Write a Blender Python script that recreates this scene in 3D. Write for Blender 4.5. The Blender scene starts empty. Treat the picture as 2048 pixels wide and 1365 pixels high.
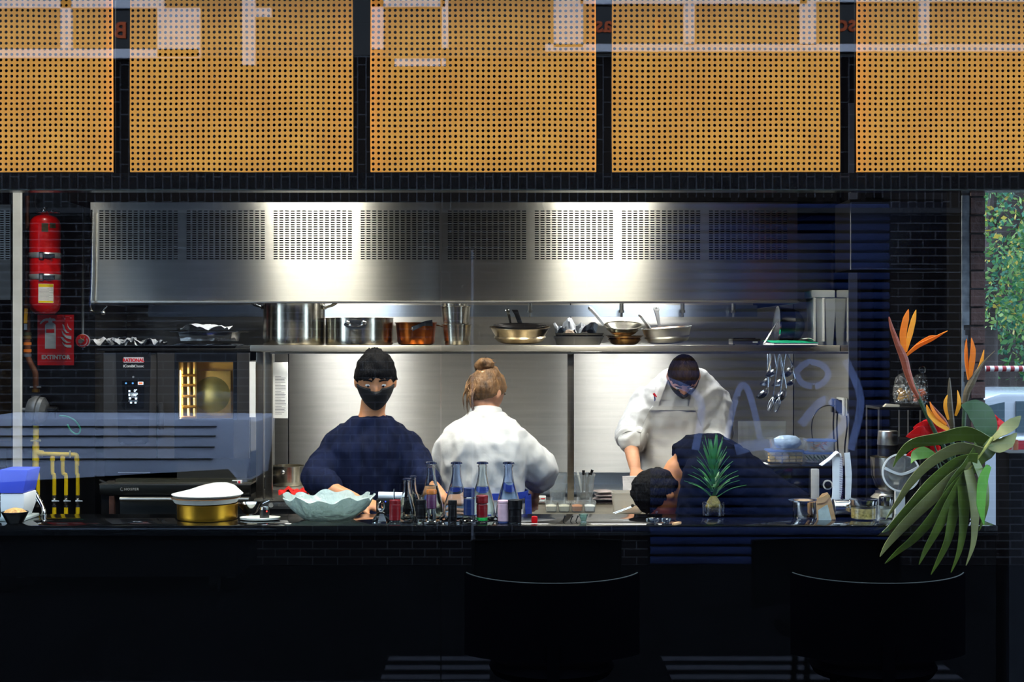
import bpy, bmesh, math, random
from mathutils import Vector, Matrix, noise
from mathutils.bvhtree import BVHTree

PI = math.pi
R = math.radians
rnd = random.Random(7)
SC = bpy.context.scene
COL = SC.collection

# ------------------------------------------------------------------ camera, sky, exposure
EYE = 1.8                      # eye height above the kitchen floor
FPX = 2844.4                   # focal length in pixels of the 2048 px wide frame
cam_d = bpy.data.cameras.new('camera')
cam_d.sensor_width = 36.0
cam_d.lens = 50.0
cam_d.clip_end = 200
cam = bpy.data.objects.new('camera', cam_d)
COL.objects.link(cam)
cam.location = (0, 0, EYE)
cam.rotation_euler = (PI / 2, 0, 0)
SC.camera = cam

SKY_STRENGTH = 6.8
LAMP_STRENGTH = 75.0
SHELF_FILL = 30.0
HOOD_LAMP = 110.0
world = bpy.data.worlds.new('overcast_sky')
SC.world = world
world.use_nodes = True
bgn = world.node_tree.nodes['Background']
bgn.inputs[0].default_value = (0.62, 0.76, 1.0, 1)
bgn.inputs[1].default_value = SKY_STRENGTH

SC.view_settings.view_transform = 'Standard'
SC.view_settings.look = 'None'
SC.view_settings.gamma = 1.0
SC.view_settings.exposure = 0.0
SC.view_settings.use_curve_mapping = False
SC.cycles.max_bounces = 10
SC.cycles.diffuse_bounces = 3
SC.cycles.glossy_bounces = 4
SC.cycles.transmission_bounces = 8
SC.cycles.transparent_max_bounces = 24
SC.cycles.caustics_reflective = False
SC.cycles.caustics_refractive = False
SC.cycles.sample_clamp_indirect = 4.0
SC.cycles.use_denoising = True

GLASS_Y = 5.2


def wx(px, Y):
    return (px - 1024.0) * Y / FPX


def wz(py, Y):
    return EYE + (682.5 - py) * Y / FPX


def W(px, py, Y):
    return Vector((wx(px, Y), Y, wz(py, Y)))


# ------------------------------------------------------------------ materials
def lin(c):
    c = c / 255.0
    return c / 12.92 if c <= 0.04045 else ((c + 0.055) / 1.055) ** 2.4


def rgb(r, g, b):
    return (lin(r), lin(g), lin(b), 1.0)


MATS = {}


def mat(name, col, rough=0.5, metal=0.0, vary=0.12, scale=8.0, bump=0.0, bscale=40.0, trans=0.0, ior=1.45,
        emit=None, estr=0.0, coat=0.0, aniso=0.0, tangent=None, stretch=None, sheen=0.0, translucent=0.0, spec=None, alpha=None):
    """A node material: colour with a little noise, optional bump; col in 0-255 sRGB."""
    if name in MATS:
        return MATS[name]
    m = bpy.data.materials.new(name)
    m.use_nodes = True
    nt = m.node_tree
    N, L = nt.nodes, nt.links
    p = N['Principled BSDF']
    base = rgb(*col)
    tc = N.new('ShaderNodeTexCoord')
    mp = N.new('ShaderNodeMapping')
    if stretch:
        mp.inputs['Scale'].default_value = stretch
    L.new(tc.outputs['Object'], mp.inputs['Vector'])
    if vary > 0:
        nz = N.new('ShaderNodeTexNoise')
        nz.inputs['Scale'].default_value = scale
        nz.inputs['Detail'].default_value = 4
        L.new(mp.outputs[0], nz.inputs['Vector'])
        rp = N.new('ShaderNodeValToRGB')
        rp.color_ramp.elements[0].position = 0.3
        rp.color_ramp.elements[1].position = 0.7
        rp.color_ramp.elements[0].color = tuple(max(0, c * (1 - vary)) for c in base[:3]) + (1,)
        rp.color_ramp.elements[1].color = tuple(min(1, c * (1 + vary)) for c in base[:3]) + (1,)
        L.new(nz.outputs['Fac'], rp.inputs[0])
        L.new(rp.outputs[0], p.inputs['Base Color'])
    else:
        p.inputs['Base Color'].default_value = base
    p.inputs['Roughness'].default_value = rough
    p.inputs['Metallic'].default_value = metal
    p.inputs['IOR'].default_value = ior
    if spec is not None:
        p.inputs['Specular IOR Level'].default_value = spec
    if trans:
        p.inputs['Transmission Weight'].default_value = trans
    if coat:
        p.inputs['Coat Weight'].default_value = coat
        p.inputs['Coat Roughness'].default_value = 0.08
    if sheen:
        p.inputs['Sheen Weight'].default_value = sheen
    if emit:
        p.inputs['Emission Color'].default_value = rgb(*emit)
        p.inputs['Emission Strength'].default_value = estr
    if alpha is not None:
        p.inputs['Alpha'].default_value = alpha
    if aniso:
        p.inputs['Anisotropic'].default_value = aniso
        if tangent == 'x':
            cv = N.new('ShaderNodeCombineXYZ')
            cv.inputs[0].default_value = 1.0
            cv.inputs[2].default_value = 0.0
            L.new(cv.outputs[0], p.inputs['Tangent'])
            p.inputs['Anisotropic Rotation'].default_value = 0.25
        elif tangent == 'radial':
            tg = N.new('ShaderNodeTangent')
            tg.direction_type = 'RADIAL'
            tg.axis = 'Z'
            L.new(tg.outputs[0], p.inputs['Tangent'])
            p.inputs['Anisotropic Rotation'].default_value = 0.25
    if bump:
        nb = N.new('ShaderNodeTexNoise')
        nb.inputs['Scale'].default_value = bscale
        nb.inputs['Detail'].default_value = 3
        L.new(mp.outputs[0], nb.inputs['Vector'])
        bp = N.new('ShaderNodeBump')
        bp.inputs['Strength'].default_value = bump
        bp.inputs['Distance'].default_value = 0.01
        L.new(nb.outputs['Fac'], bp.inputs['Height'])
        L.new(bp.outputs[0], p.inputs['Normal'])
    if translucent:
        out = N['Material Output']
        tl = N.new('ShaderNodeBsdfTranslucent')
        tl.inputs[0].default_value = base
        mx = N.new('ShaderNodeMixShader')
        mx.inputs[0].default_value = translucent
        L.new(p.outputs[0], mx.inputs[1])
        L.new(tl.outputs[0], mx.inputs[2])
        L.new(mx.outputs[0], out.inputs['Surface'])
    MATS[name] = m
    return m


def pane_material(name, refl, tint=(0.96, 0.98, 0.97)):
    m = bpy.data.materials.new(name)
    m.use_nodes = True
    nt = m.node_tree
    N, L = nt.nodes, nt.links
    N.remove(N['Principled BSDF'])
    tr = N.new('ShaderNodeBsdfTransparent')
    tr.inputs[0].default_value = tint + (1,)
    gl = N.new('ShaderNodeBsdfGlossy')
    gl.inputs['Roughness'].default_value = 0.0
    fr = N.new('ShaderNodeFresnel')
    ge = N.new('ShaderNodeNewGeometry')          # the same index on both faces of the pane
    mr = N.new('ShaderNodeMapRange')
    mr.inputs['To Min'].default_value = refl
    mr.inputs['To Max'].default_value = 1.0 / refl
    L.new(ge.outputs['Backfacing'], mr.inputs['Value'])
    L.new(mr.outputs[0], fr.inputs['IOR'])
    mx = N.new('ShaderNodeMixShader')
    L.new(fr.outputs[0], mx.inputs[0])
    L.new(tr.outputs[0], mx.inputs[1])
    L.new(gl.outputs[0], mx.inputs[2])
    L.new(mx.outputs[0], N['Material Output'].inputs['Surface'])
    MATS[name] = m
    return m


def thin_clear(name, tint=(0.97, 0.98, 0.98), ior=1.5, haze=0.0, rough=0.02, haze_col=(235, 240, 242), bump=0.0, bscale=60):
    """Thin clear plastic or glass: see-through, mirrors at its rim, with some milky haze."""
    m = pane_material(name, ior, tint)
    nt = m.node_tree
    N, L = nt.nodes, nt.links
    gl = [n for n in N if n.type == 'BSDF_GLOSSY'][0]
    gl.inputs['Roughness'].default_value = rough
    out = N['Material Output']
    mx = out.inputs['Surface'].links[0].from_socket
    if haze:
        df = N.new('ShaderNodeBsdfDiffuse')
        df.inputs[0].default_value = rgb(*haze_col)
        tl = N.new('ShaderNodeBsdfTranslucent')
        tl.inputs[0].default_value = rgb(*haze_col)
        m1 = N.new('ShaderNodeMixShader')
        m1.inputs[0].default_value = 0.5
        L.new(df.outputs[0], m1.inputs[1])
        L.new(tl.outputs[0], m1.inputs[2])
        m2 = N.new('ShaderNodeMixShader')
        m2.inputs[0].default_value = haze
        L.new(mx, m2.inputs[1])
        L.new(m1.outputs[0], m2.inputs[2])
        L.new(m2.outputs[0], out.inputs['Surface'])
    if bump:
        tc = N.new('ShaderNodeTexCoord')
        vo = N.new('ShaderNodeTexVoronoi')
        vo.inputs['Scale'].default_value = bscale
        L.new(tc.outputs['Object'], vo.inputs['Vector'])
        bp = N.new('ShaderNodeBump')
        bp.inputs['Strength'].default_value = bump
        bp.inputs['Distance'].default_value = 0.01
        L.new(vo.outputs['Distance'], bp.inputs['Height'])
        L.new(bp.outputs[0], gl.inputs['Normal'])
        L.new(bp.outputs[0], [n for n in N if n.type == 'FRESNEL'][0].inputs['Normal'])
    return m


# ------------------------------------------------------------------ mesh builder
class MB:
    def __init__(self):
        self.v = []
        self.f = []

    def add(self, vs, fs):
        b = len(self.v)
        self.v.extend(Vector(x) for x in vs)
        self.f.extend(tuple(b + i for i in f) for f in fs)
        return self

    def box(self, x0, x1, y0, y1, z0, z1):
        x0, x1 = min(x0, x1), max(x0, x1)
        y0, y1 = min(y0, y1), max(y0, y1)
        z0, z1 = min(z0, z1), max(z0, z1)
        return self.add([(x0, y0, z0), (x1, y0, z0), (x1, y1, z0), (x0, y1, z0), (x0, y0, z1), (x1, y0, z1), (x1, y1, z1), (x0, y1, z1)],
                        [(0, 3, 2, 1), (4, 5, 6, 7), (0, 1, 5, 4), (1, 2, 6, 5), (2, 3, 7, 6), (3, 0, 4, 7)])

    def pbox(self, px0, px1, py0, py1, Y, d):
        """A box whose front face at distance Y spans the given pixels; depth d goes away from the street."""
        return self.box(wx(px0, Y), wx(px1, Y), Y, Y + d, wz(py1, Y), wz(py0, Y))

    def loft(self, rings, cap0=True, cap1=True, closed=True):
        n = len(rings[0])
        b = len(self.v)
        for r in rings:
            self.v.extend(Vector(x) for x in r)
        m = n if closed else n - 1
        for i in range(len(rings) - 1):
            for j in range(m):
                a, c = b + i * n + j, b + i * n + (j + 1) % n
                self.f.append((a, c, c + n, a + n))
        if cap0 and closed:
            self.f.append(tuple(b + j for j in range(n))[::-1])
        if cap1 and closed:
            self.f.append(tuple(b + (len(rings) - 1) * n + j for j in range(n)))
        return self

    def lathe(self, prof, c=(0, 0, 0), n=32, sx=1.0, sy=1.0, cap0=True, cap1=True, wob=None):
        rings = []
        for k, (r, z) in enumerate(prof):
            ring = []
            for j in range(n):
                a = 2 * PI * j / n
                rr = max(r, 1e-5) * (wob(a, k) if wob else 1.0)
                ring.append((c[0] + rr * math.cos(a) * sx, c[1] + rr * math.sin(a) * sy, c[2] + z))
            rings.append(ring)
        return self.loft(rings, cap0, cap1)

    def tube(self, pts, r, n=10, cap=True, smooth=0):
        pts = [Vector(p) for p in pts]
        rs = [r] * len(pts) if isinstance(r, (int, float)) else list(r)
        if smooth:
            pts, rs = spline(pts, rs, smooth)
        rings = []
        up = None
        for i, p in enumerate(pts):
            t = (pts[min(i + 1, len(pts) - 1)] - pts[max(i - 1, 0)])
            if t.length < 1e-9:
                t = Vector((0, 0, 1))
            t.normalize()
            if up is None:
                up = Vector((0, 0, 1)) if abs(t.z) < 0.9 else Vector((0, 1, 0))
            s = t.cross(up)
            if s.length < 1e-6:
                s = t.cross(Vector((1, 0, 0)))
            s.normalize()
            up = s.cross(t).normalized()
            rings.append([p + (s * math.cos(2 * PI * j / n) + up * math.sin(2 * PI * j / n)) * rs[i] for j in range(n)])
        return self.loft(rings, cap, cap)

    def strip(self, pts, widths, side, thick, smooth=0):
        """A flat band along pts; side = width direction (vector or list), thick along the normal."""
        pts = [Vector(p) for p in pts]
        ws = list(widths)
        if smooth:
            pts, ws = spline(pts, ws, smooth)
        rings = []
        for i, p in enumerate(pts):
            t = (pts[min(i + 1, len(pts) - 1)] - pts[max(i - 1, 0)]).normalized()
            s = Vector(side)
            s = (s - t * s.dot(t)).normalized()
            nn = t.cross(s).normalized() * thick / 2
            h = s * max(ws[i], 1e-4) / 2
            rings.append([p - h - nn, p + h - nn, p + h + nn, p - h + nn])
        return self.loft(rings)

    def prism(self, poly, y0, y1, hole=None):
        """poly in (x, z); extruded along y."""
        n = len(poly)
        vs = [(x, y0, z) for x, z in poly] + [(x, y1, z) for x, z in poly]
        fs = [tuple(range(n)), tuple(range(2 * n - 1, n - 1, -1))]
        fs += [(i, n + i, n + (i + 1) % n, (i + 1) % n) for i in range(n)]
        return self.add(vs, fs)

    def ball(self, c, r, n=16, m=10):
        if isinstance(r, (int, float)):
            r = (r, r, r)
        rings = []
        for i in range(m + 1):
            a = -PI / 2 + PI * i / m
            ca = max(math.cos(a), 1e-4)
            rings.append([(c[0] + r[0] * ca * math.cos(2 * PI * j / n), c[1] + r[1] * ca * math.sin(2 * PI * j / n), c[2] + r[2] * math.sin(a)) for j in range(n)])
        return self.loft(rings)

    def grid(self, fn, nu, nv):
        b = len(self.v)
        for i in range(nu + 1):
            for j in range(nv + 1):
                self.v.append(Vector(fn(i / nu, j / nv)))
        for i in range(nu):
            for j in range(nv):
                a = b + i * (nv + 1) + j
                self.f.append((a, a + 1, a + nv + 2, a + nv + 1))
        return self

    def xf(self, M, start=0):
        for i in range(start, len(self.v)):
            self.v[i] = M @ self.v[i]
        return self


def spline(pts, rs, k):
    P, Q = [], []
    n = len(pts)
    for i in range(n - 1):
        p0, p1, p2, p3 = pts[max(i - 1, 0)], pts[i], pts[i + 1], pts[min(i + 2, n - 1)]
        for s in range(k):
            t = s / k
            P.append(0.5 * ((2 * p1) + (p2 - p0) * t + (2 * p0 - 5 * p1 + 4 * p2 - p3) * t * t + (3 * p1 - p0 - 3 * p2 + p3) * t ** 3))
            Q.append(rs[i] * (1 - t) + rs[i + 1] * t)
    P.append(pts[-1])
    Q.append(rs[-1])
    return P, Q


WM = {}


def mesh_from(mb, name, mat_, inv=None, smooth=35, bevel=0.0, bseg=2, fix=True):
    me = bpy.data.meshes.new(name)
    vs = [tuple(inv @ v) for v in mb.v] if inv is not None else [tuple(v) for v in mb.v]
    me.from_pydata(vs, [], mb.f)
    if fix or bevel:
        bm = bmesh.new()
        bm.from_mesh(me)
        if fix:
            bmesh.ops.recalc_face_normals(bm, faces=bm.faces)
        if bevel:
            es = [e for e in bm.edges if len(e.link_faces) == 2 and e.calc_face_angle(0) > 0.6]
            bmesh.ops.bevel(bm, geom=es, offset=bevel, segments=bseg, affect='EDGES', profile=0.6, clamp_overlap=True)
        bm.to_mesh(me)
        bm.free()
    if mat_ is not None:
        me.materials.append(mat_)
    if smooth:
        me.shade_smooth()
        me.set_sharp_from_angle(angle=R(smooth))
    me.update()
    return me


def link(name, me, parent=None):
    o = bpy.data.objects.new(name, me)
    COL.objects.link(o)
    if parent is not None:
        o.parent = parent
    return o


def thing(name, label, cat, loc=(0, 0, 0), group=None, rot=(0, 0, 0)):
    o = bpy.data.objects.new(name, None)
    o.empty_display_size = 0.05
    COL.objects.link(o)
    o.location = loc
    o.rotation_euler = rot
    o['label'] = label
    o['category'] = cat
    if group:
        o['group'] = group
    from mathutils import Euler
    WM[o.name] = Matrix.Translation(Vector(loc)) @ Euler(rot).to_matrix().to_4x4()
    return o


def part(name, mb, m, parent, local=False, label=None, kind=None, **kw):
    """A part (or sub-part) mesh; mb holds world coordinates unless local."""
    wm = WM.get(parent.name, Matrix.Identity(4))
    me = mesh_from(mb, name, m, None if local else wm.inverted(), **kw)
    o = link(name, me, parent)
    WM[o.name] = wm
    if label:
        o['label'] = label
    if kind:
        o['kind'] = kind
    return o


def single(name, mb, m, label, cat, group=None, kind=None, origin=None, **kw):
    """A thing that is one mesh; its origin goes to the middle of its base."""
    if origin is None:
        xs = [v.x for v in mb.v]
        ys = [v.y for v in mb.v]
        zs = [v.z for v in mb.v]
        origin = Vector(((min(xs) + max(xs)) / 2, (min(ys) + max(ys)) / 2, min(zs)))
    me = mesh_from(mb, name, m, Matrix.Translation(-Vector(origin)), **kw)
    o = link(name, me)
    o.location = origin
    WM[o.name] = Matrix.Translation(Vector(origin))
    o['label'] = label
    o['category'] = cat
    if group:
        o['group'] = group
    if kind:
        o['kind'] = kind
    return o


def struct(name, mb, m, parent=None, **kw):
    o = link(name, mesh_from(mb, name, m, **kw), parent)
    WM[o.name] = Matrix.Identity(4)
    if parent is None:
        o['kind'] = 'structure'
    return o


def copy_tree(o, loc, label, rot=None, parent=None, group=None):
    c = o.copy()
    COL.objects.link(c)
    if parent is not None:
        c.parent = parent
    else:
        c.location = loc
        if rot is not None:
            c.rotation_euler = rot
        c['label'] = label
        if group:
            c['group'] = group
        from mathutils import Euler
        WM[c.name] = Matrix.Translation(Vector(loc)) @ c.rotation_euler.to_matrix().to_4x4()
    for ch in list(o.children):
        copy_tree(ch, None, None, parent=c)
    return c


def text_mb(s, height, align='CENTER', extrude=0.0008, spacing=1.0, bold=0.0):
    """Lettering as mesh data in the xz plane, facing -y, baseline at z = 0, capital height given."""
    cu = bpy.data.curves.new('lettering', 'FONT')
    cu.body = s
    cu.align_x = align
    cu.size = height / 0.72
    cu.extrude = extrude
    cu.offset = bold
    cu.space_character = spacing
    cu.resolution_u = 3
    ob = bpy.data.objects.new('lettering', cu)
    me = bpy.data.meshes.new_from_object(ob)
    mb = MB()
    mb.add([(v.co.x, -v.co.z, v.co.y) for v in me.vertices], [tuple(p.vertices) for p in me.polygons])
    bpy.data.objects.remove(ob)
    bpy.data.curves.remove(cu)
    bpy.data.meshes.remove(me)
    return mb


def remeshed(mb, voxel, smooth_iter=4, name='body', wrinkle=None):
    """Union of overlapping closed shapes as one continuous surface (voxel remesh, then smoothing)."""
    me = bpy.data.meshes.new('tmp')
    me.from_pydata([tuple(v) for v in mb.v], [], mb.f)
    bm = bmesh.new()
    bm.from_mesh(me)
    bmesh.ops.recalc_face_normals(bm, faces=bm.faces)
    bm.to_mesh(me)
    bm.free()
    ob = bpy.data.objects.new('tmp', me)
    COL.objects.link(ob)
    md = ob.modifiers.new('r', 'REMESH')
    md.mode = 'VOXEL'
    md.voxel_size = voxel
    if smooth_iter:
        sm = ob.modifiers.new('s', 'SMOOTH')
        sm.factor = 0.5
        sm.iterations = smooth_iter
    dg = bpy.context.evaluated_depsgraph_get()
    ev = ob.evaluated_get(dg)
    res = bpy.data.meshes.new_from_object(ev, depsgraph=dg)
    out = MB()
    vs = [v.co.copy() for v in res.vertices]
    if wrinkle:
        ns = [v.normal.copy() for v in res.vertices]
        vs = [v + n * wrinkle(v, n) for v, n in zip(vs, ns)]
    out.add(vs, [tuple(p.vertices) for p in res.polygons])
    bpy.data.objects.remove(ob)
    bpy.data.meshes.remove(me)
    bpy.data.meshes.remove(res)
    return out


# ------------------------------------------------------------------ palette
steel_flat = mat('brushed_steel_sheet', (208, 204, 194), 0.46, 1.0, 0.06, 3, aniso=0.97, tangent='x', stretch=(1, 1, 14))
steel_hood = mat('hood_steel', (196, 194, 186), 0.28, 1.0, 0.05, 3, aniso=1.0, tangent='x', stretch=(1, 1, 14))
steel_plain = mat('satin_steel', (196, 193, 184), 0.32, 1.0, 0.08, 6)
steel_pol = mat('polished_steel', (205, 203, 198), 0.12, 1.0, 0.05, 6)
steel_mirror = mat('mirror_steel', (205, 203, 196), 0.05, 1.0, 0.03, 3)
steel_pot = mat('pot_steel', (200, 192, 172), 0.22, 1.0, 0.16, 14, aniso=0.7, tangent='radial')
steel_worn = mat('worn_pan_steel', (178, 160, 128), 0.3, 1.0, 0.35, 18)
steel_dark = mat('dark_steel', (92, 92, 88), 0.35, 0.9, 0.12, 5)
iron_black = mat('black_iron', (18, 18, 20), 0.42, 0.0, 0.2, 12)
plastic_black = mat('black_plastic', (14, 14, 15), 0.35, 0.0, 0.1, 10)
black_matte = mat('black_paint', (4, 4, 5), 0.8, 0.0, 0.2, 5, spec=0.03)
black_gloss = mat('black_lacquer', (6, 6, 7), 0.16, 0.0, 0.1, 5)
copper = mat('copper', (158, 80, 26), 0.28, 1.0, 0.4, 16)
white_cloth = mat('white_cotton', (212, 211, 208), 0.85, 0.0, 0.03, 20, bump=0.25, bscale=26, sheen=0.2)
white_paper = mat('white_paper', (232, 232, 230), 0.8, 0.0, 0.03, 20)
white_plastic = mat('white_plastic', (222, 224, 222), 0.4, 0.0, 0.03, 10)
clear_plastic = thin_clear('frosted_plastic', (0.95, 0.97, 0.98), 1.45, 0.16, 0.1)
clear_glass = mat('clear_glass', (246, 250, 250), 0.015, 0.0, 0.0, trans=1.0, ior=1.45)
cut_glass = mat('cut_glass', (240, 248, 247), 0.06, 0.0, 0.0, trans=1.0, ior=1.5)
red_paint = mat('red_enamel', (206, 14, 18), 0.28, 0.0, 0.06, 5, coat=0.4)
yellow_paint = mat('yellow_pipe_paint', (240, 208, 20), 0.42, 0.0, 0.08, 12)
skin = mat('skin', (204, 146, 112), 0.5, 0.0, 0.08, 30)
skin_dark = mat('tan_skin', (196, 130, 86), 0.5, 0.0, 0.08, 30)
# ================================================================== STRUCTURE
wall_black = mat('black_wall_tile', (9, 9, 10), 0.32, 0.0, 0.15, 3)
wall_dark = mat('dark_wall_paint', (11, 12, 16), 0.7, 0.0, 0.15, 3, spec=0.0)
pave = mat('asphalt', (7, 7, 9), 0.95, 0.0, 0.2, 3, bump=0.2, spec=0.0)
floor_tile = mat('kitchen_floor_tile', (38, 36, 34), 0.4, 0.0, 0.15, 6)
brick_m = mat('dark_brick', (22, 18, 20), 0.9, 0.0, 0.25, 9, bump=0.3, spec=0.1)
mortar_m = mat('mortar', (116, 120, 128), 0.9, 0.0, 0.1, 10)
pillar_brick_m = mat('brown_brick', (70, 50, 46), 0.8, 0.0, 0.3, 18, bump=0.4, bscale=60)

struct('floor', MB().box(-4.0, 1.9, 5.4, 8.8, -0.05, 0.0), floor_tile)
struct('ground_street', MB().box(-14, 22, -1.2, 5.4, -0.1, -0.005).box(1.9, 26, 5.4, 42, -0.1, -0.005), pave)
struct('ceiling', MB().box(-4.0, 1.9, 5.46, 8.8, 3.45, 3.6), black_matte)

wb = MB().box(-4.0, 1.9, 8.62, 8.8, 0, 3.45)
wall_back = struct('wall_back', wb, wall_dark)
# steel sheets that clad the back wall, with narrow joints
xs = [-2.33, -1.35, 0.353, 1.70]
for a, b in zip(xs[:-1], xs[1:]):
    part('panel', MB().box(a + 0.003, b - 0.003, 8.59, 8.62, 0.86, 2.45), steel_flat, wall_back)
struct('wall_left', MB().box(-2.80, -2.33, 7.95, 8.62, 0, 3.45), wall_black)
struct('wall_far_left', MB().box(-4.05, -4.0, 5.46, 8.8, 0, 3.45), wall_dark)
# white end of the partition at the left and the polished one at the right
jamb = struct('trim_2', MB().box(-2.562, -2.524, 7.3, 7.33, 0, 3.45), mat('white_jamb', (206, 206, 202), 0.5))

wr = struct('wall_right', MB().box(1.74, 1.80, 7.10, 8.62, 0, 3.45), black_matte)
part('panel', MB().box(1.70, 1.74, 7.18, 8.59, 0.0, 3.0), steel_mirror, wr)
part('trim', MB().box(1.698, 1.745, 7.165, 7.18, 0.0, 3.0), mat('blue_grey_edge', (38, 42, 54), 0.4), wr)
struct('wall_niche', MB().box(1.80, 1.86, 7.3, 8.62, 0, 3.45), wall_dark)
struct('wall_side', MB().box(1.862, 1.892, 5.95, 8.62, 0, 3.6), wall_dark)

# brick pillar at the corner: brick by brick, a strip of grey plaster left on its inner edge
pil = struct('wall_pillar', MB().box(1.823, 1.9125, 5.765, 5.945, 0, 3.45), mat('dark_mortar', (60, 58, 58), 0.95, 0, 0.2, 14, spec=0.0))
bz, k = 0.0, 0
bme = {}
while bz < 3.4:
    half = k % 2
    spans = [(1.859, 1.914)] if half else [(1.857, 1.9135)]
    for a, b in spans:
        o = part('brick', MB().box(a, b, 5.755 - 0.003 * rnd.random(), 5.79, bz + 0.004, bz + 0.070), pillar_brick_m, pil)
    bz += 0.0745
    k += 1
plm = MB()
segs = 40
for i in range(segs):
    z0, z1 = 1.55 + i * 0.021, 1.55 + (i + 1) * 0.021
    w = 0.030 if i > 14 else (0.006 + 0.022 * abs(noise.noise((i * 0.7, 2.2, 0))) * 2)
    plm.box(1.822, 1.822 + w, 5.758, 5.77, z0, z1)
part('inner_dark_sheet', MB().box(1.8185, 1.8225, 5.766, 5.949, 0, 3.4), black_matte, pil)  # black sheet added so the lamp-lit inner side stays dark
part('plaster', plm, mat('grey_plaster', (96, 102, 108), 0.9, 0, 0.35, 30), pil)

# lintel over the opening and its thin metal lip
lint = struct('trim_1', MB().box(-4.0, 2.6, 5.40, 5.52, wz(379, 5.4), wz(346, 5.4)), black_gloss)
part('lip', MB().box(-4.0, 2.6, 5.392, 5.40, wz(381.5, 5.4), wz(379, 5.4)), mat('lip_metal', (60, 66, 62), 0.3, 0.8), lint)
struct('wall_added_screen', MB().box(1.9, 4.2, 6.4, 6.5, 2.50, 4.2), black_matte)  # black board added to block the sky behind the far right cane
# wall over the shop window outside
struct('wall_front_upper', MB().box(-6.0, 3.4, 5.16, 5.46, 3.3, 4.6), wall_dark)
struct('wall_front_left', MB().box(-6.0, -4.0, 5.3, 5.46, 0, 3.3), wall_dark)
# low wall added outside the corner, standing in for dark reflections there
struct('wall_low_added', MB().box(1.905, 3.6, 5.45, 5.6, 0, 1.37), mat('blue_black_wall', (9, 11, 17), 0.6, spec=0.1))

# the big shop window: two tall panes with a fine joint
glass_m = pane_material('window_glass', 1.66)
w1 = struct('window_1', MB().box(-4.0, -0.262, GLASS_Y, GLASS_Y + 0.012, 0.0, 3.3), glass_m, smooth=0)
w2 = struct('window_2', MB().box(-0.258, 2.6, GLASS_Y, GLASS_Y + 0.012, 0.0, 3.3), glass_m, smooth=0)

# ------------------------------------------------------------------ the bar under the window
bar = thing('bar_counter', 'long black bar counter running along the inside of the window', 'counter', (-0.9, 5.6, 0))
part('front_panel', MB().box(-3.9, 1.855, 5.45, 5.47, 0.0, 1.055), black_matte, bar)
part('worktop', MB().box(-3.9, 1.855, 5.43, 5.80, 1.055, 1.0945), mat('black_worktop', (9, 10, 12), 0.07, 0, 0.1, 6, spec=0.8), bar, bevel=0.004)
part('shelf', MB().box(-3.9, 1.855, 5.47, 5.78, 0.5, 0.53), black_matte, bar)
part('plinth', MB().box(-3.9, 1.855, 5.5, 5.75, 0.0, 0.1), black_matte, bar)
BAR_Z = 1.0945


# ------------------------------------------------------------------ woven cane panels above the opening
def cane_mesh(nx, nz, p):
    vs, fs = [], []
    rh = 0.292 * p
    ths = [PI / 8 + k * PI / 4 for k in range(8)]
    th = 0.0035

    def warp(x, z):
        return (x + 0.0022 * noise.noise((x * 5, z * 4, 1.3)), z + 0.0028 * noise.noise((x * 4, z * 6, 7.7)))
    for i in range(nx):
        for j in range(nz):
            cx, cz = (i + 0.5) * p, (j + 0.5) * p
            h = p / 2
            t = h * math.tan(PI / 8)
            sq = [(h, t), (t, h), (-t, h), (-h, t), (-h, -t), (-t, -h), (t, -h), (h, -t)]
            co = [(h, h), (-h, h), (-h, -h), (h, -h)]
            b = len(vs)
            rr = rh * (1 + 0.1 * (rnd.random() - 0.5))
            for yy in (0.0, th):
                for x, z in sq:
                    X, Z = warp(cx + x, cz + z)
                    vs.append((X, yy, Z))
                for x, z in co:
                    X, Z = warp(cx + x, cz + z)
                    vs.append((X, yy, Z))
                for a in ths:
                    X, Z = warp(cx + rr * math.cos(a), cz + rr * math.sin(a))
                    vs.append((X, yy, Z))
            for s in (0, 20):
                for q in range(8):
                    fs.append((b + s + q, b + s + (q + 1) % 8, b + s + 12 + (q + 1) % 8, b + s + 12 + q))
                for q, c in ((0, 8), (2, 9), (4, 10), (6, 11)):
                    fs.append((b + s + q, b + s + c, b + s + q + 1))
            for q in range(8):
                fs.append((b + 12 + q, b + 12 + (q + 1) % 8, b + 32 + (q + 1) % 8, b + 32 + q))
    return vs, fs


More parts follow.
